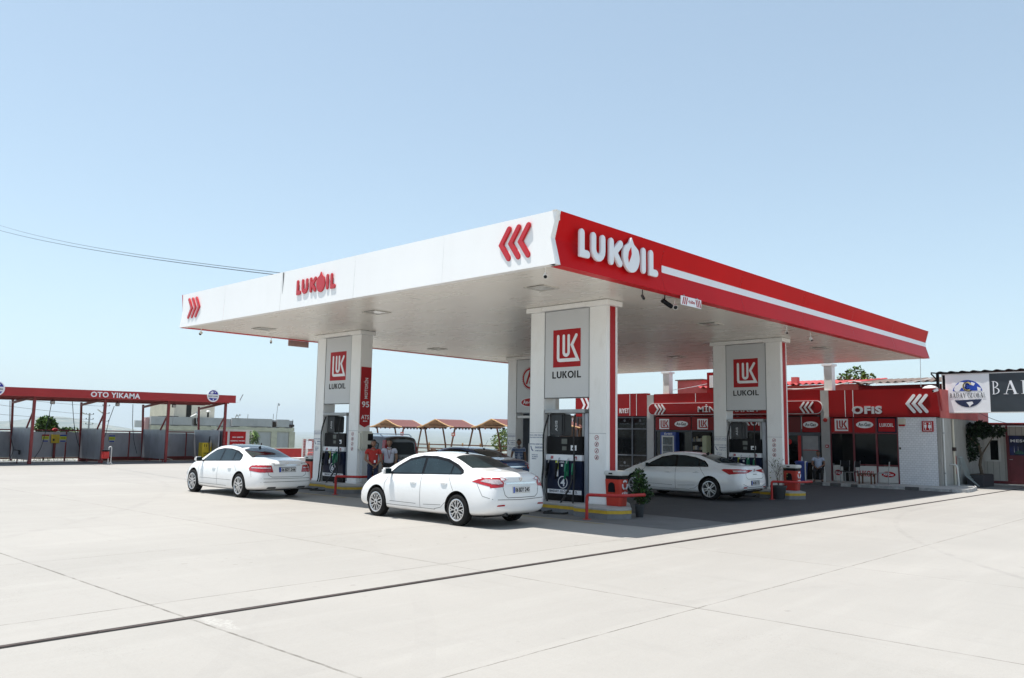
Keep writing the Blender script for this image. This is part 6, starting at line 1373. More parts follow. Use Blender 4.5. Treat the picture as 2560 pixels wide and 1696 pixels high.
# floor strip of the wash, slightly darker concrete
structure(MB().box(-12, 13.6, 36.6, 42, .0, .035).build('wash_floor', mat('wash_concrete', (.16, .155, .15), .5, var=.15, scale=1.5, dirt=.5, dcol=(.05, .05, .05))))
def globe_disc(x, z, label):
    t = tag(MB().prism(FY(36.78), ell(x, z, .37, .37, 32), .001, .05).build('globe_sign', 'white_letter'), label, 'sign', 'round globe signs on the car wash'); f = FY(36.728)
    mb = MB(); mb.prism(f, [(x + .31 * math.cos(R(a)), z + .02 + .31 * math.sin(R(a))) for a in range(14, 167, 8)], .001, .004); mb.prism(f, [(x + .31 * math.cos(R(a)), z + .02 + .31 * math.sin(R(a))) for a in range(208, 333, 8)], .001, .004); mb.build('globe', mat('violet_blue_vinyl', (.03, .03, .30), .4), t)
    mb = MB()
    for c in ([(-.22, .16), (-.08, .28), (.02, .24), (-.02, .14), (-.12, .12)], [(.05, .28), (.16, .22), (.12, .16)], [(.06, -.18), (-.04, -.17), (.0, -.26), (.03, -.28)]): mb.prism(f, [(x + a, z + b) for a, b in c], .005, .007)
    mb.build('continents', 'white_letter', t); mb = MB(); text(mb, f, 'BADAY GLOBAL', x - .3, x + .3, z - .07, z + .02, .001, .005, .0); mb.build('lettering', 'black_text', t)
globe_disc(11.86, 3.97, 'round blue and white globe sign at the right end of the car wash fascia'); globe_disc(.40, 3.82, 'round blue and white globe sign cut by the left edge of the picture')
def flood(x, y, z, label, side=False):
    t = empty('floodlight', (x, y, z), label, 'floodlight', 'small black floodlights under the car wash roof')
    MB().box(x - .11, x + .11, y - .04, y + .03, z - .09, z + .09).build('housing', 'black', t, bevel=.01); MB().box(x - .085, x + .085, y - .05, y - .042, z - .065, z + .065).build('lens', 'grey_panel', t); MB().box(x - .015, x + .015, y - .01, y + .02, z + .09, z + .22).build('bracket', 'black', t)
flood(3.59, 38.5, 3.27, 'floodlight hanging in the leftmost full wash bay'); flood(7.01, 38.5, 3.29, 'floodlight hanging in the middle wash bay'); flood(10.3, 38.5, 3.33, 'floodlight just right of the middle wash post')
t = empty('flood_lamp', (13.8, 37, 3.7), 'grey floodlight on a thin arm at the right end of the car wash', 'floodlight'); MB().tube([(13.3, 37, 3.66), (13.75, 37, 3.68), (13.8, 37, 3.8)], .015, 6).build('arm', 'grey_panel', t)
MB().bar((13.76, 37, 3.8), (13.92, 36.95, 4.16), .16, .04).build('housing', 'grey_metal', t, bevel=.01)
M['hose_dark'] = mat('dark_hose', (.02, .035, .045), .5)
for k, (pts, lab) in enumerate([([(1.62, 38.8, 3.3), (1.7, 38.8, 2.2), (1.85, 38.8, 1.2), (1.98, 38.7, .7), (1.8, 38.6, .3)], 'dark wash hose left of the first visible bay post'), ([(3.64, 38.8, 3.25), (3.55, 38.8, 2.4), (3.4, 38.8, 1.3), (3.25, 38.7, .75), (2.95, 38.6, .3)], 'dark wash hose hanging across the left poster'),
        ([(4.69, 38.8, 3.4), (4.85, 38.8, 2.2), (5.1, 38.8, 1.2), (5.25, 38.8, .86)], 'dark wash hose at the right of the leftmost full bay'), ([(6.95, 38.8, 3.2), (6.7, 38.8, 2.3), (6.6, 38.8, 1.6), (6.2, 38.7, .6)], 'dark wash hose leaning beside the middle post'), ([(8.0, 38.8, 3.35), (8.05, 38.8, 2.2), (8.2, 38.8, 1.2), (8.42, 38.8, .5)], 'dark wash hose in the middle of the second bay')]):
    P_ = [Vector(p) for p in pts]; tag(MB().tube(bend(P_, .2, 4), .018, 6).build('wash_hose', 'hose_dark', smooth=60), lab, 'hose', 'hoses hanging in the wash bays')
tag(MB().tube([(1.98, 38.7, .72), (2.2, 38.7, .70), (2.24, 38.7, .5)], .02, 6).tube([(2.24, 38.7, .70), (2.24, 38.7, .48)], .045, 8).build('wash_lance', 'black'), 'black wash lance hooked near the left bay divider', 'lance')
def poster(x, top, label, c):
    t = tag(MB().box(x, x + .37, 40.52, 40.555, 1.11, 1.54).build('poster', mat('poster_white', (.5, .52, .5), .5, dirt=.2)), label, 'poster', 'small posters on the galvanised wall')
    MB().box(x + .01, x + .36, 40.514, 40.519, 1.26, 1.44).build('middle_band', 'lime', t); MB().box(x + .01, x + .36, 40.514, 40.519, 1.45, 1.53).build('top_band', top, t); MB().box(x + .04, x + .33, 40.514, 40.519, 1.13, 1.2).build('bottom_band', 'blue_logo', t)
    mb = MB(); text(mb, FY(40.513), c, x + .06, x + .31, 1.32, 1.37, .001, .004, .02); mb.build('lettering', 'black_text', t)
poster(3.84, 'red_sign', 'poster with red top left of the yellow box', 'KÖPÜK'); poster(4.76, 'blue_logo', 'poster with blue top right of the yellow box', 'YIKAMA'); poster(7.44, 'blue_logo', 'poster with blue top behind the middle wash post', 'CİLA')
t = tag(MB().box(4.31, 4.70, 40.35, 40.53, 1.06, 1.54).build('coin_box', 'yellow_box', None, bevel=.01), 'yellow coin box on the wall between two posters', 'coin box'); MB().box(4.36, 4.44, 40.33, 40.348, 1.18, 1.3).build('slot_plate', 'black', t); MB().box(4.44, 4.55, 40.4, 40.5, .25, 1.055).build('post', DR, t)
tag(MB().lathe((4.46, 40.42, 1.70), (0, 0, 1), [(0, .05), (.04, .15), (.1, .17), (.17, .12), (.2, .03)], 12).build('warning_bell', 'red_pole', None, smooth=50), 'dark red domed beacon above the yellow coin box', 'beacon')
t = tag(empty('vacuum_unit', (12.5, 38.2, 0)), 'yellow vacuum cabinet with black hose in the right wash bay', 'vacuum machine'); MB().box(11.95, 12.55, 37.9, 38.4, .05, 1.16).build('cabinet', 'yellow_box', t, bevel=.015)
mb = MB(); f = FY(37.9); text(mb, f, 'VAKUM', 12.05, 12.32, .48, .56, .001, .006, .03); text(mb, f, 'JETON', 12.05, 12.28, .34, .42, .001, .006, .03); mb.box(12.06, 12.09, 37.89, 37.899, .9, 1.06); mb.box(12.2, 12.23, 37.89, 37.899, .9, 1.06); mb.build('markings', 'black_text', t)
MB().tube(bend([(12.4, 37.95, 1.1), (12.35, 37.8, 1.6), (12.25, 37.7, 1.2), (12.3, 37.65, .6), (12.0, 37.5, .3)], .15, 5), .03, 8).build('vacuum_hose', 'rubber', t, smooth=60); MB().tube([(12.45, 37.85, .9), (12.45, 37.85, 1.3)], .03, 8).build('nozzle_tube', 'plaster', t)
# wheeled litter stands (white arch with red tub)
def arch_bin(x, y, h, w, label):
    t = empty('arch_litter_stand', (x, y, 0), label, 'litter stand', 'white arched litter stands with red tubs')
    MB().tube([(x - w / 2, y, .05), (x - w / 2, y, h - w / 2)] + [(x - w / 2 * math.cos(R(a)), y, h - w / 2 + w / 2 * math.sin(R(a))) for a in range(15, 180, 15)] + [(x + w / 2, y, h - w / 2), (x + w / 2, y, .05)], .028, 8).build('arch_frame', 'pvc', t, smooth=60)
    MB().tube([(x - w * .9, y - .15, 0), (x - w * .8, y, .1), (x - w * .3, y, .12), (x, y - .05, .0)], .02, 6).tube([(x, y + .15, 0), (x + w * .2, y, .1), (x + w * .7, y, .12), (x + w, y - .05, 0)], .02, 6).build('foot', 'pvc', t)
    return t
t = arch_bin(5.66, 35.6, .95, .14, 'white arched litter stand with red tub in front of the middle wash bay'); MB().box(5.28, 5.58, 35.45, 35.75, .33, .70).build('tub', 'red_pole', t, bevel=.02); MB().box(5.26, 5.6, 35.43, 35.77, .705, .78).build('lid', 'black', t, bevel=.03)
t = arch_bin(18.7, 27.0, 1.12, .38, 'white arched litter stand with red tub beyond the roof of the middle car'); MB().box(18.56, 18.84, 26.9, 27.1, .35, .8).build('tub', 'red_pole', t, bevel=.02)

# ================================================================== THINGS BEHIND
b = empty('concrete_house', (25, 62, 0), 'unfinished grey concrete house with mossy beams behind the car wash', 'house')
CW = 'conc_wall'
MB().box(18.3, 22.0, 60.2, 60.9, -8, 3.0).box(22.001, 32.25, 60.2, 68, -8, 3.0).build('core', 'conc_wall', b)
mb = MB(); rn = random.Random(6)
for a, c_, z1 in ((18.3, 20.2, 3.06), (20.2, 21.95, 3.07), (22.3, 25.1, 3.06), (25.71, 29.85, 3.10), (30.37, 31.70, 3.08)): MB().box(a, c_ - .02, 60.0, 60.19, 2.37, z1).build('parapet', CW, b)
mb = MB(); x = 18.35
while x < 32.2:
    L = rn.uniform(.3, .8); mb.box(x, min(x + L, 32.25), 59.95, 60.19, 1.93 + rn.uniform(-.02, .02), 2.36 - rn.uniform(0, .10)); x += L
mb.build('ring_beam', 'conc_beam', b)
for a, c_ in ((29.79, 30.39), (31.72, 32.35), (25.0, 25.6)): MB().box(a, c_, 59.96, 60.19, -8, 1.92).build('pillar', 'conc_beam', b)
for a, c_ in ((18.4, 24.98), (25.62, 29.77), (30.41, 31.70)): MB().box(a, c_, 60.05, 60.19, -8, 1.92).build('wall', CW, b)
MB().box(21.2, 25.0, 62, 67, 3.01, 4.75).build('roof_room', 'plaster', b); MB().box(22.3, 22.75, 61.95, 61.99, 3.02, 4.2).build('doorway', 'interior', b); MB().box(22.15, 22.4, 59.9, 60.1, 2.38, 3.0).build('gap', 'interior', b)
MB().box(31.72, 32.25, 60.0, 60.2, 2.4, 2.62).box(30.0, 30.25, 60.0, 60.3, 2.37, 2.85).build('rubble_stub', 'rust', b)
MB().box(20.2, 21.15, 61, 63, 3.02, 3.14).build('tin_sheet', 'dark_roof', b)
MB().box(17.2, 17.95, 60.5, 60.7, 2.1, 2.68).build('side_tank', 'grey_panel', b); MB().box(17.96, 18.28, 60.3, 60.9, 1.2, 2.95).build('pink_stair_wall', mat('pink_render', (.55, .35, .35), .8), b)
for (x, z, r, lab) in ((22.41, 3.80, .17, 'upper white satellite dish on the concrete house'), (22.17, 3.42, .17, 'lower white satellite dish on the concrete house'), (26.0, 3.30, .13, 'small satellite dish on the long grey parapet'), (30.26, 4.46, .16, 'dish on a tall mast at the right end of the house'), (26.28, 3.36, .1, 'tiny second dish on the long grey parapet')):
    t = empty('satellite_dish', (x, 59.8, z - .4), lab, 'dish', 'satellite dishes on the concrete house'); MB().lathe((x, 59.75, z), (.3, -.9, .3), [(.0, .02), (.02, r * .6), (.05, r), (.056, r), (.03, r * .6)], 16).build('reflector', 'pvc', t); MB().tube([(x, 59.85, z), (x + (.0 if z < 4 else -.06), 60.0, 3.0 if z < 4 else 2.8)], .025, 6).tube([(x, 59.75, z), (x + .06, 59.5, z + .05)], .01, 5).build('mast', 'grey_metal', t)
for (x, z0, z1) in ((27.32, 3.1, 3.5), (29.97, 2.8, 3.6), (32.11, 2.4, 3.12)): tag(MB().tube([(x, 60.1, z0), (x + .01, 60.1, z1)], .022, 6).build('rebar_rod', 'rust'), {27.32: 'short rod on the long grey parapet', 29.97: 'rod left of the tall dish mast', 32.11: 'rods at the far right corner of the concrete house'}[x], 'rod', 'rods standing on the concrete house')
t = empty('roof_cowl', (23.42, 60.1, 3.1), 'dark mushroom cowl on the concrete house roof', 'vent'); MB().lathe((23.42, 60.1, 3.1), (0, 0, 1), [(0, .08), (.42, .08)], 10).build('pipe', 'black', t); MB().lathe((23.42, 60.1, 3.56), (0, 0, 1), [(0, .17), (.06, .2), (.14, .12)], 12).build('cap', 'grey_panel', t)
t = empty('water_heater', (22.3, 59.6, 3.1), 'white tilted solar collector on the concrete house roof', 'water heater'); MB().bar((21.6, 59.6, 3.1), (22.1, 59.6, 3.36), .3, .05).build('panel', 'pvc', t); MB().bar((22.3, 59.7, 2.4), (22.36, 59.7, 3.5), .05).bar((22.2, 59.65, 2.5), (22.1, 59.65, 3.4), .04).build('stand', 'grey_panel', t)
# kiosk, red wall, grey wall right of the wash
t = empty('red_notice_board', (14.8, 39, 0), 'red notice board with white lettering right of the car wash', 'notice board')
MB().box(13.3, 15.7, 39.05, 39.15, .0, 1.92).build('board', 'pvc', t); MB().box(13.2, 15.8, 38.95, 39.3, 1.925, 1.98).build('top_cap', 'pvc', t)
for a, c_ in ((13.4, 14.15), (14.32, 15.42)): MB().box(a, c_, 39.03, 39.049, .05, 1.86).build('red_panel', 'red_sign', t)
mb = MB(); f = FY(39.03)
for i, s_ in enumerate(('SELF SERVİS', 'HİZMETLİ YIKAMA', 'SİSTEMLERİ')): w_ = (.38, .5, .36)[i]; text(mb, f, s_, 14.87 - w_, 14.87 + w_, 1.46 - i * .23, 1.56 - i * .23, .001, .006, .03)
mb.build('lettering', 'white_letter', t)
wl = tag(MB().box(15.75, 19.25, 38.0, 38.25, 0, .79).build('red_wall', 'red_pole'), 'low dark red painted wall behind the larger white saloon', 'wall'); MB().box(15.75, 19.3, 37.97, 38.28, .795, .83).build('coping', 'plaster', wl)
tag(MB().bar((16.2, 38.4, .8), (16.21, 38.4, 1.15), .06).build('short_stake', 'rust'), 'short dark stake standing behind the low red wall', 'stake')
pm = empty('young_tree', (17.65, 42, 0), 'small drooping leafed tree against the grey concrete house', 'tree'); MB().tube([(17.65, 42, 0), (17.62, 42, .8), (17.6, 42, 1.5)], .04, 7).build('trunk', 'bark', pm)
mb = MB(); rn = random.Random(12)
for i in range(520):
    a = rn.uniform(0, 6.28); e = rn.uniform(-1.1, .9); r = rn.uniform(.05, .42); c = Vector((17.62 + r * math.cos(a), 42 + r * math.sin(a), 1.55 + .32 * e - r * .8 + .25)); d = Vector((math.cos(a), math.sin(a), -1.1 + rn.uniform(-.4, .5))).normalized(); w_ = d.cross(Vector((0, 0, 1))).normalized() * .03; L = rn.uniform(.18, .32)
    mb.add([c, c + d * L * .5 + w_, c + d * L, c + d * L * .5 - w_], [(0, 1, 2), (0, 2, 3)], rn.choice([0, 0, 1, 2]))
mb.build('crown', ['leaf_d', 'leaf', 'leaf_l'], pm)
sh = empty('fig_bush', (4.85, 43.2, 0), 'round bright leafed bush showing over the wash bay wall', 'bush'); MB().tube([(4.85, 43.2, -.1), (4.85, 43.2, 1.8)], .05, 7).build('stem', 'bark', sh)
leafcloud('foliage', ['leaf', 'leaf_l', 'leaf_d', 'leaf'], sh, [((4.84, 43.1, 2.0), (.55, .45, .52), 4)], 900, .2)
sh = empty('low_bush', (6.0, 43.2, 0), 'low sprawling bush right of the round bush over the bay wall', 'bush'); MB().tube([(6.0, 43.2, -.1), (6.0, 43.2, 1.6)], .04, 7).build('stem', 'bark', sh); leafcloud('foliage', ['leaf', 'leaf_l', 'leaf_d'], sh, [((5.7, 43.1, 1.74), (.35, .3, .16), 2), ((6.2, 43.1, 1.72), (.5, .3, .2), 2)], 420, .16)
wd = MB(); rn = random.Random(13)
for i in range(900):
    x = rn.uniform(-9, 9); y = rn.uniform(40.9, 42.4); L = rn.uniform(.08, .3); a = rn.uniform(0, 6.28); wd.add([(x, y, 0), (x + .03 * math.cos(a), y + .03 * math.sin(a), 0), (x + rn.uniform(-.1, .1), y + rn.uniform(-.1, .1), L)], [(0, 1, 2)], rn.randrange(2))
tag(wd.build('weeds', ['leaf', 'leaf_y']), None, None, kind='stuff')['label'] = 'weeds growing behind the car wash wall'
# overhead line poles
for (x, zt_, lab, arms) in ((20.6, 3.55, 'short lattice power pole with white street lamp behind the wash', (3.41, 2.9, 2.4)), (22.15, 4.5, 'taller power pole with white street lamp behind the wash', (4.35, 3.55, 2.75))):
    t = empty('power_pole', (x, 80, -14), lab, 'pole', 'power poles behind the car wash'); MB().bar((x, 80, -14), (x, 80, zt_), .13).build('pole', 'grey_metal', t)
    for z in arms:
        MB().bar((x - .32, 80, z), (x + .4, 80, z), .05).build('cross_arm', 'grey_metal', t); mb = MB()
        for dx in (-.3, .0, .38): mb.lathe((x + dx, 80, z + .02), (0, 0, 1), [(0, .04), (.06, .055), (.12, .03)], 8)
        mb.build('insulators', 'dark_grey', t)
    MB().tube([(x, 80, zt_ - .2), (x - .45, 79.8, zt_ - .1 if zt_ < 4 else 3.6), (x - .6, 79.7, zt_ - .05 if zt_ < 4 else 3.75)], .03, 6).build('lamp_arm', 'grey_panel', t); MB().bar((x - .45, 79.8, 3.4 if zt_ < 4 else 3.65), (x - .95, 79.6, 3.6 if zt_ < 4 else 3.95), .15, .08).build('lamp_head', 'pvc', t, bevel=.03)
for (a, b_, s, lab) in (((20.9, 80, 3.4), (-8, 52, 5.6), .5, 'upper faint overhead wire behind the wash'), ((22.2, 80, 4.3), (-8, 50, 5.9), .6, 'highest faint overhead wire behind the wash'), ((20.6, 80, 2.9), (-9, 55, 4.6), .5, 'lower faint overhead wire behind the wash')): cable('overhead_wire', a, b_, s, .018, lab, matn='grey_metal')
# access barrier, white ramp and rails beyond the left column
t = empty('brick_barrier', (18.2, 36, 0), 'white framed barrier with red brick pattern and blank white sheet', 'barrier')
for a, c_ in ((17.75, 18.03), (18.12, 18.70)):
    mb = MB()
    for z in [(.24 + k * .102) for k in range(12)]:
        x = a + .06
        while x < c_ - .06: mb.box(x, min(x + .09, c_ - .05), 36.02, 36.05, z, z + .06); x += .13
    mb.build('brick_pattern', 'red_pole', t); MB().box(a, c_, 36.055, 36.09, .2, 1.46).build('backing', 'grey_panel', t)
    mb = MB(); mb.box(a, a + .05, 35.99, 36.05, .15, 1.48); mb.box(c_ - .05, c_, 35.99, 36.05, .15, 1.48); mb.box(a + .051, c_ - .051, 35.99, 36.05, 1.43, 1.48); mb.build('frame', 'pvc', t)
MB().box(17.95, 18.42, 35.93, 35.98, .82, 1.32).build('white_sheet', 'white_letter', t, bevel=.02)
tag(MB().box(16.6, 18.9, 34.5, 35.6, 0, .30).build('white_ramp', 'pvc', None, bevel=.02), 'low white block beyond the left column', 'block')
t = empty('handrail', (17.6, 34.3, 0), 'pinkish low handrail in front of the white block', 'handrail'); MB().tube(bend([(17.0, 34.2, 0), (17.0, 34.2, .62), (18.4, 34.2, .62), (18.45, 34.2, .3)], .1, 4), .035, 8).build('tube', 'pink_wall', t, smooth=60)

# ================================================================== TERRACE: gazebos, fence, benches, bushes
M['lining'] = mat('straw_lining', (.22, .12, .055), .7, var=.35, scale=5)
def gazebo(yc, label):
    t = empty('gazebo', (24.8, yc, 0), label, 'gazebo', 'small shingle roofed gazebos on the terrace'); x0, x1 = 23.6, 26.0; hw = 1.75
    prof = [(hw, 2.36), (hw * .72, 2.44), (hw * .42, 2.60), (hw * .18, 2.76), (.0, 2.86)]
    vs = []; fs = []
    P_ = [(-a, z) for a, z in prof] + [(a, z) for a, z in prof[::-1][1:]]
    for x in (x0, x1): vs += [(x, yc + a, z) for a, z in P_] + [(x, yc + a, z - .05) for a, z in P_]
    n = len(P_)
    for i in range(n - 1): fs += [(i, i + 1, 2 * n + i + 1, 2 * n + i)]
    MB().add(vs, fs).build('roof', 'shingle', t, smooth=60)
    fs2 = [(n + i, 3 * n + i, 3 * n + i + 1, n + i + 1) for i in range(n - 1)]; MB().add(vs, fs2).build('roof_lining', 'lining', t)
    for x in (x0, x1): MB().tube([(x, yc + a, z - .02) for a, z in P_], .035, 6).build('gable_board', 'wood_light', t, smooth=60)
    mb = MB()
    for s in (-1, 1): mb.bar((x0, yc + s * hw, 2.33), (x1, yc + s * hw, 2.33), .07)
    mb.build('eave_beam', 'wood', t)
    for k in range(5):
        a = -hw + (k + .5) * 2 * hw / 5; z = 2.36 + .45 * (1 - abs(a) / hw) ** 1.5; MB().bar((x0 + .1, yc + a, z - .09), (x1 - .1, yc + a, z - .09), .06).build('rafter', 'wood', t)
    for sx, x in ((0, 24.0), (1, 25.6)):
        for s in (-1, 1):
            MB().tube([(x, yc + s * (1.0 + .48 * (k / 6) ** 1.6), 2.35 * k / 6) for k in range(7)], .055, 8).build('curved_post', 'wood', t, smooth=60)
    mb = MB(); 
    for k in range(8): mb.prism(FY(yc - hw - .02), arcpts(x0 + .2 + k * .28, 2.32, .09, .13, 180, 360, 6), .0, .02, k % 2)
    for k in range(6): mb.prism(FX(x0 - .02), arcpts(yc - hw + .25 + k * .5, 2.33, .09, .12, 180, 360, 6), .0, .02, k % 2)
    mb.build('scalloped_edge', ['shingle', 'black'], t)
    MB().box(24.2, 25.5, yc - .45, yc + .45, .72, .76).build('table_top', 'wood_light', t)
    for s in (-1, 1):
        MB().box(24.1, 25.6, yc + s * .95 - .2, yc + s * .95 + .2, .42, .46).box(24.1, 25.6, yc + s * 1.12 - .02, yc + s * 1.12 + .02, .55, .68).box(24.1, 25.6, yc + s * 1.12 - .02, yc + s * 1.12 + .02, .74, .87).build('bench', 'wood', t)
    MB().box(24.3, 24.4, yc - .05, yc + .05, 0, .715).box(25.3, 25.4, yc - .05, yc + .05, 0, .715).build('table_leg', 'wood', t); return t
def lantern_sign(y, label):
    t = tag(MB().box(23.9, 23.93, y - .16, y + .16, 1.78, 2.0).build('table_sign', 'pink_wall'), label, 'sign', 'small pinkish signs on the gazebo posts'); MB().box(23.885, 23.895, y - .1, y + .1, 1.84, 1.94).build('sign_face', 'plaster', t)
gazebo(34.95, 'leftmost shingled gazebo above the roof of the dark van'); gazebo(29.85, 'middle shingled gazebo seen whole between the two columns'); gazebo(24.75, 'gazebo partly hidden by the rear column'); gazebo(19.7, 'gazebo glimpsed through the opening of the rear column')
lantern_sign(33.55, 'small pinkish sign on the leftmost gazebo'); lantern_sign(28.45, 'small pinkish sign on the middle gazebo')
fn_ = empty('terrace_fence', (27.6, 28, 0), 'low wooden rail fence along the far terrace edge', 'fence')
for z in (.55, .85, 1.12): MB().box(27.6, 27.65, 14, 42, z, z + .08).build('rail', 'wood', fn_)
mb = MB(); y = 14
while y < 42: MB().box(27.66, 27.74, y, y + .08, 0, 1.3).build('fence_post', 'wood_light', fn_); y += 1.75
structure(MB().box(20.5, 28.2, 13, 42, .0, .10).build('terrace_slab', mat('pale_terrace', (.45, .44, .42), .8, var=.08)))
for (c, r, n, s, lab, mats_) in (((27.9, 28.0, 1.45), (.6, .75, .65), 700, .16, 'yellow green bush at the terrace edge beside the rear column', ['leaf_y', 'leaf_l', 'leaf']), ((27.9, 25.8, 1.5), (.6, 1.1, .75), 700, .16, 'green bush at the terrace edge behind the rear column', ['leaf_l', 'leaf_y', 'leaf']), ((27.8, 21.2, 1.9), (.6, 1.2, 1.0), 700, .18, 'tall green bush seen through the rear column opening', ['leaf_l', 'leaf', 'leaf_y'])):
    t = empty('terrace_bush', (c[0], c[1], 0), lab, 'bush', 'bushes along the terrace edge'); MB().tube([(c[0], c[1], 0), (c[0], c[1], c[2])], .04, 6).build('stem', 'bark', t); leafcloud('foliage', mats_, t, [(c, r, 3), ((c[0], c[1] - .3, c[2] + r[2] * .7), (.3, .4, .4), 1)], n, s)
def chair_w(x, y, label):
    t = empty('wooden_chair', (x, y, .1), label, 'chair', 'slatted wooden chairs on the terrace')
    for a in (-.22, .18):
        for b_ in (-.2, .2): MB().box(x + a, x + a + .04, y + b_ - .02, y + b_ + .02, .1, .5 if a < 0 else 1.02).build('leg', 'wood', t)
    MB().box(x - .22, x + .22, y - .22, y + .22, .5, .54).build('seat', 'wood', t)
    mb = MB()
    for z in (.62, .75, .88): mb.box(x + .225, x + .245, y - .2, y + .2, z, z + .08)
    mb.build('backrest', 'wood', t)
chair_w(22.9, 32.0, 'slatted wooden chair on the terrace between left and middle gazebos'); chair_w(22.7, 29.2, 'slatted wooden chair in front of the middle gazebo')

# ================================================================== POTTED PLANTS
def pot(x, y, r, h, label):
    t = empty('potted_shrub', (x, y, 0), label, 'potted plant'); MB().lathe((x, y, 0), (0, 0, 1), [(0, r * .72), (h * .85, r), (h * .86, r * 1.07), (h, r * 1.07), (h, r * .95), (h * .9, r * .93)], 20).build('pot', 'pot', t, smooth=30); MB().lathe((x, y, h * .88), (0, 0, 1), [(0, r * .92), (.01, r * .9)], 16).build('soil', 'soil', t); return t
t = pot(4.22, .92, .115, .30, 'leafy green shrub in a dark pot at the end of the nearest island'); MB().tube([(4.22, .92, .25), (4.23, .92, .7), (4.20, .92, 1.05)], .018, 6).build('stem', 'bark', t)
leafcloud('foliage', ['leaf_d', 'leaf', 'leaf_d', 'leaf_d'], t, [((4.24, .90, .64), (.18, .17, .33), 3), ((4.2, .93, .94), (.12, .12, .18), 1), ((4.28, .82, .52), (.17, .17, .18), 1.2)], 1000, .07)
t = pot(12.75, 1.5, .24, .42, 'bare twiggy shrub in a dark pot by the right guard rail'); mb = MB(); rn = random.Random(21)
def twig(p, d, L, r, n):
    q = p + d * L; mb.tube([p, p.lerp(q, .5) + Vector((rn.uniform(-.02, .02), rn.uniform(-.02, .02), 0)), q], r, 5, r1=r * .5)
    if n:
        for k in range(rn.choice((2, 3))): twig(p.lerp(q, rn.uniform(.5, 1)), (d + Vector((rn.uniform(-.8, .8), rn.uniform(-.8, .8), rn.uniform(0, .5)))).normalized(), L * rn.uniform(.5, .75), r * .6, n - 1)
for k in range(4): twig(Vector((12.75, 1.5, .38)), Vector((rn.uniform(-.3, .3), rn.uniform(-.3, .3), 1)).normalized(), .45, .010, 3)
mb.build('twigs', 'bark', t); leafcloud('sparse_leaves', ['leaf_y', 'soil'], t, [((12.75, 1.5, .9), (.28, .28, .4), 1)], 60, .05)

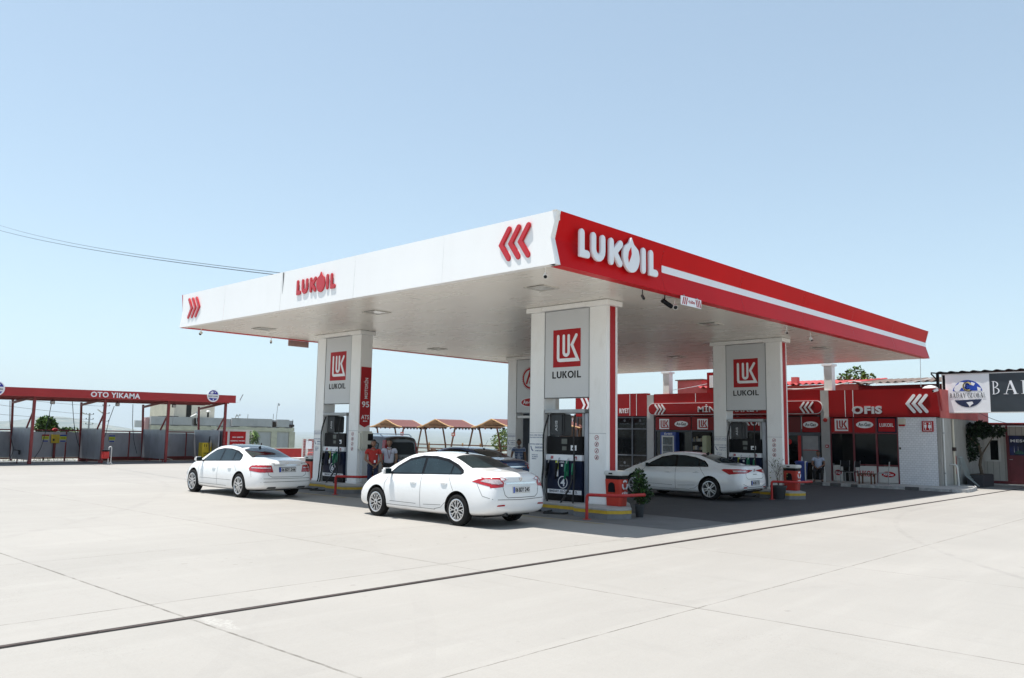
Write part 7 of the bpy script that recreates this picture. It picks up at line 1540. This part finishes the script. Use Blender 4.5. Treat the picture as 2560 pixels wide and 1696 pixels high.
# ================================================================== PEOPLE
def skinmat(name, c): m = mat(name, c, .5, var=.08, scale=20); _s(m.node_tree.nodes['Principled BSDF'], 'Subsurface Weight', .06); return m
SK = [skinmat('skin_tan', (.28, .14, .085)), skinmat('skin_light_tan', (.33, .18, .115)), skinmat('skin_deep_tan', (.20, .10, .06))]; M['hair'] = mat('black_hair', (.012, .010, .009), .55, var=.3, scale=60); M['shoe'] = mat('black_shoe', (.015, .014, .013), .4)
def person(name_lab, loc, rz, skn, shirt, trouser, J, H=1.72, extras=None, sleeve=.5):
    """J: joint overrides (local frame, facing -Y), metres for a 1.72 m figure"""
    root = empty('person', loc, name_lab, 'person', rz=rz); OFF[root.name] = Vector((0, 0, 0)); root.scale = (H / 1.72,) * 3
    j = dict(pel=(0, 0, .93), wai=(0, .01, 1.06), che=(0, .01, 1.26), nec=(0, .015, 1.45), hea=(0, -.01, 1.50),
             hipL=(.095, 0, .90), kneL=(.10, -.015, .49), ankL=(.105, .02, .09), toeL=(.12, -.15, .035), hipR=(-.095, 0, .90), kneR=(-.10, -.015, .49), ankR=(-.105, .02, .09), toeR=(-.12, -.15, .035),
             shoL=(.185, .015, 1.405), elbL=(.235, .03, 1.13), wriL=(.245, -.03, .88), shoR=(-.185, .015, 1.405), elbR=(-.235, .03, 1.13), wriR=(-.245, -.03, .88)); j.update(J)
    V = {k: Vector(v) for k, v in j.items()}
    # body: one continuous skinned surface
    names = ['pel', 'wai', 'che', 'nec', 'hea', 'hipL', 'kneL', 'ankL', 'toeL', 'hipR', 'kneR', 'ankR', 'toeR', 'shoL', 'elbL', 'wriL', 'shoR', 'elbR', 'wriR']
    rad = dict(pel=(.13, .10), wai=(.125, .09), che=(.15, .105), nec=.052, hea=.055, hipL=.085, kneL=.055, ankL=.038, toeL=.03, hipR=.085, kneR=.055, ankR=.038, toeR=.03, shoL=.058, elbL=.040, wriL=.027, shoR=.058, elbR=.040, wriR=.027)
    E = [('pel', 'wai'), ('wai', 'che'), ('che', 'nec'), ('nec', 'hea'), ('pel', 'hipL'), ('hipL', 'kneL'), ('kneL', 'ankL'), ('ankL', 'toeL'), ('pel', 'hipR'), ('hipR', 'kneR'), ('kneR', 'ankR'), ('ankR', 'toeR'), ('che', 'shoL'), ('shoL', 'elbL'), ('elbL', 'wriL'), ('che', 'shoR'), ('shoR', 'elbR'), ('elbR', 'wriR')]
    ix = {n: i for i, n in enumerate(names)}; mb = MB(); mb.add(*skin([(V[n], rad[n]) for n in names], [(ix[a], ix[b]) for a, b in E], 2))
    # head with jaw, nose, ears
    hc = V['hea'] + Vector((0, -.012, .115)); vs = []; fs = []; nu, nv = 16, 12
    for i in range(nv + 1):
        ph = math.pi * i / nv
        for k in range(nu):
            th = 2 * math.pi * k / nu; x = math.sin(ph) * math.cos(th); y = math.sin(ph) * math.sin(th); z = math.cos(ph); w_ = .076 * (1 - .22 * max(0, -z)) ; d_ = .094 * (1 - .12 * max(0, -z)); vs.append(hc + Vector((x * w_, y * d_ - .01 * max(0, -z), z * .118)))
    for i in range(nv):
        for k in range(nu): fs.append((i * nu + k, i * nu + (k + 1) % nu, (i + 1) * nu + (k + 1) % nu, (i + 1) * nu + k))
    mb.add(vs, fs); mb.add([hc + Vector(p) for p in ((-.016, -.082, -.03), (.016, -.082, -.03), (0, -.112, -.028), (0, -.088, .022))], [(0, 2, 3), (1, 3, 2), (0, 1, 2)])
    for s in (-1, 1): mb.lathe(hc + Vector((s * .070, .01, -.005)), (s, -.2, 0), [(0, .02), (.014, .028), (.018, .02)], 8)
    # hands: palm plus five curled fingers
    for s, W_, E_ in ((1, 'wriL', 'elbL'), (-1, 'wriR', 'elbR')):
        d = (V[W_] - V[E_]).normalized(); side = Vector((s, 0, 0)); side = (side - d * side.dot(d)).normalized(); fr_ = d.cross(side).normalized()
        if fr_.y > 0: fr_ = -fr_
        p = V[W_]; palm = [(p, .024), (p + d * .045, (.036, .018)), (p + d * .085, (.038, .016))]; mb.add(*skin(palm, [(0, 1), (1, 2)], 1))
        for q in range(4):
            o = p + d * .08 + side.cross(d).normalized() * 0 + fr_ * ((q - 1.5) * .019); L = (.032, .038, .036, .028)[q]; cv = -side * .6
            mb.add(*skin([(o, .0088), (o + d * L, .0084), (o + d * L * 1.6 + cv * L * .55, .0078), (o + d * L * 1.9 + cv * L * 1.2, .0068)], [(0, 1), (1, 2), (2, 3)], 1))
        o = p + d * .035 + fr_ * .028; mb.add(*skin([(o, .011), (o + fr_ * .022 + d * .02, .0105), (o + fr_ * .03 + d * .05, .009)], [(0, 1), (1, 2)], 1))
    body = mb.build('body', skn, root, smooth=70)
    mb = MB()
    for s in (-1, 1): mb.lathe(hc + Vector((s * .03, -.079, .012)), (0, -1, 0), [(0, .011), (.008, .008)], 8); mb.bar(hc + Vector((s * .015, -.086, .034)), hc + Vector((s * .046, -.078, .034)), .006, .008)
    mb.bar(hc + Vector((-.022, -.083, -.06)), hc + Vector((.022, -.083, -.06)), .005, .006); mb.build('face_features', 'hair', root)
    # hair cap
    vs = []; fs = []
    for i in range(8):
        ph = math.pi * .5 * i / 7 * 1.12
        for k in range(nu):
            th = 2 * math.pi * k / nu; x = math.sin(ph) * math.cos(th); y = math.sin(ph) * math.sin(th); z = math.cos(ph); fz = .35 if y < -.3 and z < .45 else 0
            vs.append(hc + Vector((x * .083, y * .099 + .006 + fz * .03, (z * .126 if not fz else max(z, .45) * .126) + .004)))
    for i in range(7):
        for k in range(nu): fs.append((i * nu + k, i * nu + (k + 1) % nu, (i + 1) * nu + (k + 1) % nu, (i + 1) * nu + k))
    MB().add(vs, fs).build('hair', 'hair', root, smooth=80)
    # shirt and trousers follow the skeleton with larger radii
    mL = V['shoL'].lerp(V['elbL'], sleeve); mR = V['shoR'].lerp(V['elbR'], sleeve); lo = V['pel'] + Vector((0, 0, .0))
    S = [(lo, (.16, .125)), (V['wai'], (.155, .12)), (V['che'], (.175, .13)), (V['nec'] + Vector((0, 0, -.02)), .068), (V['shoL'], .074), (mL, .066), (V['shoR'], .074), (mR, .066), (V['shoL'].lerp(mL, .5), .07), (V['shoR'].lerp(mR, .5), .07)]
    sh_ = MB().add(*skin(S, [(0, 1), (1, 2), (2, 3), (2, 4), (4, 8), (8, 5), (2, 6), (6, 9), (9, 7)], 2)).build('shirt', shirt, root, smooth=70)
    MB().tube([V['nec'] + Vector((.055 * math.cos(a), .05 * math.sin(a) - .005, .012 - .015 * (math.sin(a) < -.5))) for a in [k * math.pi / 6 for k in range(13)]], .014, 6).build('collar', shirt, sh_, smooth=60)
    T = [(V['pel'] + Vector((0, 0, .0)), (.148, .115))]; E2 = []
    for s in ('L', 'R'):
        b0 = len(T); T += [(V['hip' + s], .098), (V['kne' + s], .072), (V['ank' + s] + Vector((0, 0, .0)), .058)]; E2 += [(0, b0), (b0, b0 + 1), (b0 + 1, b0 + 2)]
    MB().add(*skin(T, E2, 2)).build('trousers', trouser, root, smooth=70)
    for s in ('L', 'R'):
        a = V['ank' + s]; tt = V['toe' + s]; d = (tt - a); d.z = 0; d.normalize(); MB().add(*skin([(a + Vector((0, 0, -.04)) - d * .03, (.04, .035)), (a.lerp(tt, .5) + Vector((0, 0, -.02)), (.042, .034)), (tt + d * .02, (.036, .022))], [(0, 1), (1, 2)], 1)).build('shoe', 'shoe', root, smooth=60)
    if extras: extras(root, V, sh_)
    return root
SH_R = mat('red_polo', (.42, .025, .02), .8, var=.1, scale=15); SH_W = mat('white_polo', (.55, .57, .66), .8, var=.05, scale=15); SH_B = mat('pale_blue_shirt', (.42, .48, .62), .8, var=.05, scale=15); TR_B = mat('dark_blue_trousers', (.015, .022, .06), .8, var=.15, scale=15); TR_K = mat('black_trousers', (.012, .012, .014), .8, var=.15, scale=15)
PL_ = mat('plaid_cotton', (.10, .14, .25), .8, var=.1, scale=15); g = NG(PL_); P, X = g.pos()
sx = g.math('LESS_THAN', g.math('PINGPONG', g.math('ADD', X[0], X[1]), .055), .010); sz = g.math('LESS_THAN', g.math('PINGPONG', X[2], .05), .009)
g.setbase(g.mix(g.math('MULTIPLY', g.math('MAXIMUM', sx, sz), .7), g.base(), (.55, .58, .66)))
def badge(root, V, sh): MB().box(-.03 + .03, .05 + .0, -.165, -.155, 1.02, 1.10).build('name_badge', 'white_letter', root); MB().box(.06, .1, -.150, -.14, 1.27, 1.29).build('chest_mark', 'white_letter', root)
def lanyard(root, V, sh): MB().tube([(-.07, -.06, 1.43), (-.05, -.13, 1.33), (0, -.162, 1.12)], .008, 5).tube([(.07, -.06, 1.43), (.05, -.13, 1.33), (0, -.162, 1.12)], .008, 5).build('lanyard', mat('dark_red_lanyard', (.14, .02, .06), .7), root); MB().box(.07, .09, -.150, -.14, 1.28, 1.31).build('chest_mark', 'navy', root)
vw = math.atan2(-10.18 - 9.9, -12.1 - 3.3) + math.pi / 2   # yaw that faces the camera side
person('attendant in red polo shirt standing with hands clasped beside the left column', (3.30, 9.85, 0), vw + .15, SK[0], SH_R, TR_B, dict(elbL=(.25, -.02, 1.12), wriL=(.06, -.20, .93), elbR=(-.25, -.02, 1.12), wriR=(-.05, -.21, .95)), 1.66, badge)
person('attendant in white polo shirt with dark lanyard standing before the van', (3.98, 9.95, 0), vw, SK[1], SH_W, TR_K, dict(elbL=(.24, .06, 1.14), wriL=(.20, .08, .92), elbR=(-.24, .06, 1.14), wriR=(-.20, .08, .92)), 1.68, lanyard)
person('man in blue plaid shirt standing inside the rear column opening', (10.0, 10.05, 0), vw - .1, SK[2], PL_, TR_K, dict(elbR=(-.26, .0, 1.14), wriR=(-.30, -.12, .90)), 1.72, None)
sp = dict(pel=(0, .02, .50), wai=(0, .04, .64), che=(0, .05, .85), nec=(0, .04, 1.04), hea=(0, .0, 1.09), hipL=(.095, 0, .49), kneL=(.16, -.43, .50), ankL=(.15, -.40, .09), toeL=(.18, -.57, .035), hipR=(-.095, 0, .49), kneR=(-.16, -.43, .50), ankR=(-.15, -.38, .09), toeR=(-.18, -.55, .035),
          shoL=(.185, .04, .995), elbL=(.25, -.05, .74), wriL=(.10, -.28, .64), shoR=(-.185, .04, .995), elbR=(-.25, -.05, .74), wriR=(-.10, -.28, .62))
person('man in pale blue shirt sitting on a chair beside the blue bin', (22.55, 4.30, .112), R(-70), SK[2], SH_B, TR_K, sp, 1.70)
t = empty('plastic_chair', (22.6, 4.3, .112), 'chair with bright tubular legs under the seated man', 'chair', rz=R(-70))
MB().box(-.22, .22, -.22, .22, .40, .43).build('seat', 'black', t, bevel=.01); MB().box(-.22, .22, .22, .25, .45, .85).build('backrest', 'black', t, bevel=.02)
for a in (-.23, .23):
    MB().tube(bend([(a, -.24, 0), (a, -.24, .62), (a, .2, .62)], .04), .018, 8).build('front_leg', 'pvc', t, smooth=60); MB().tube([(a, .24, 0), (a, .22, .42)], .018, 8).build('rear_leg', 'pvc', t)
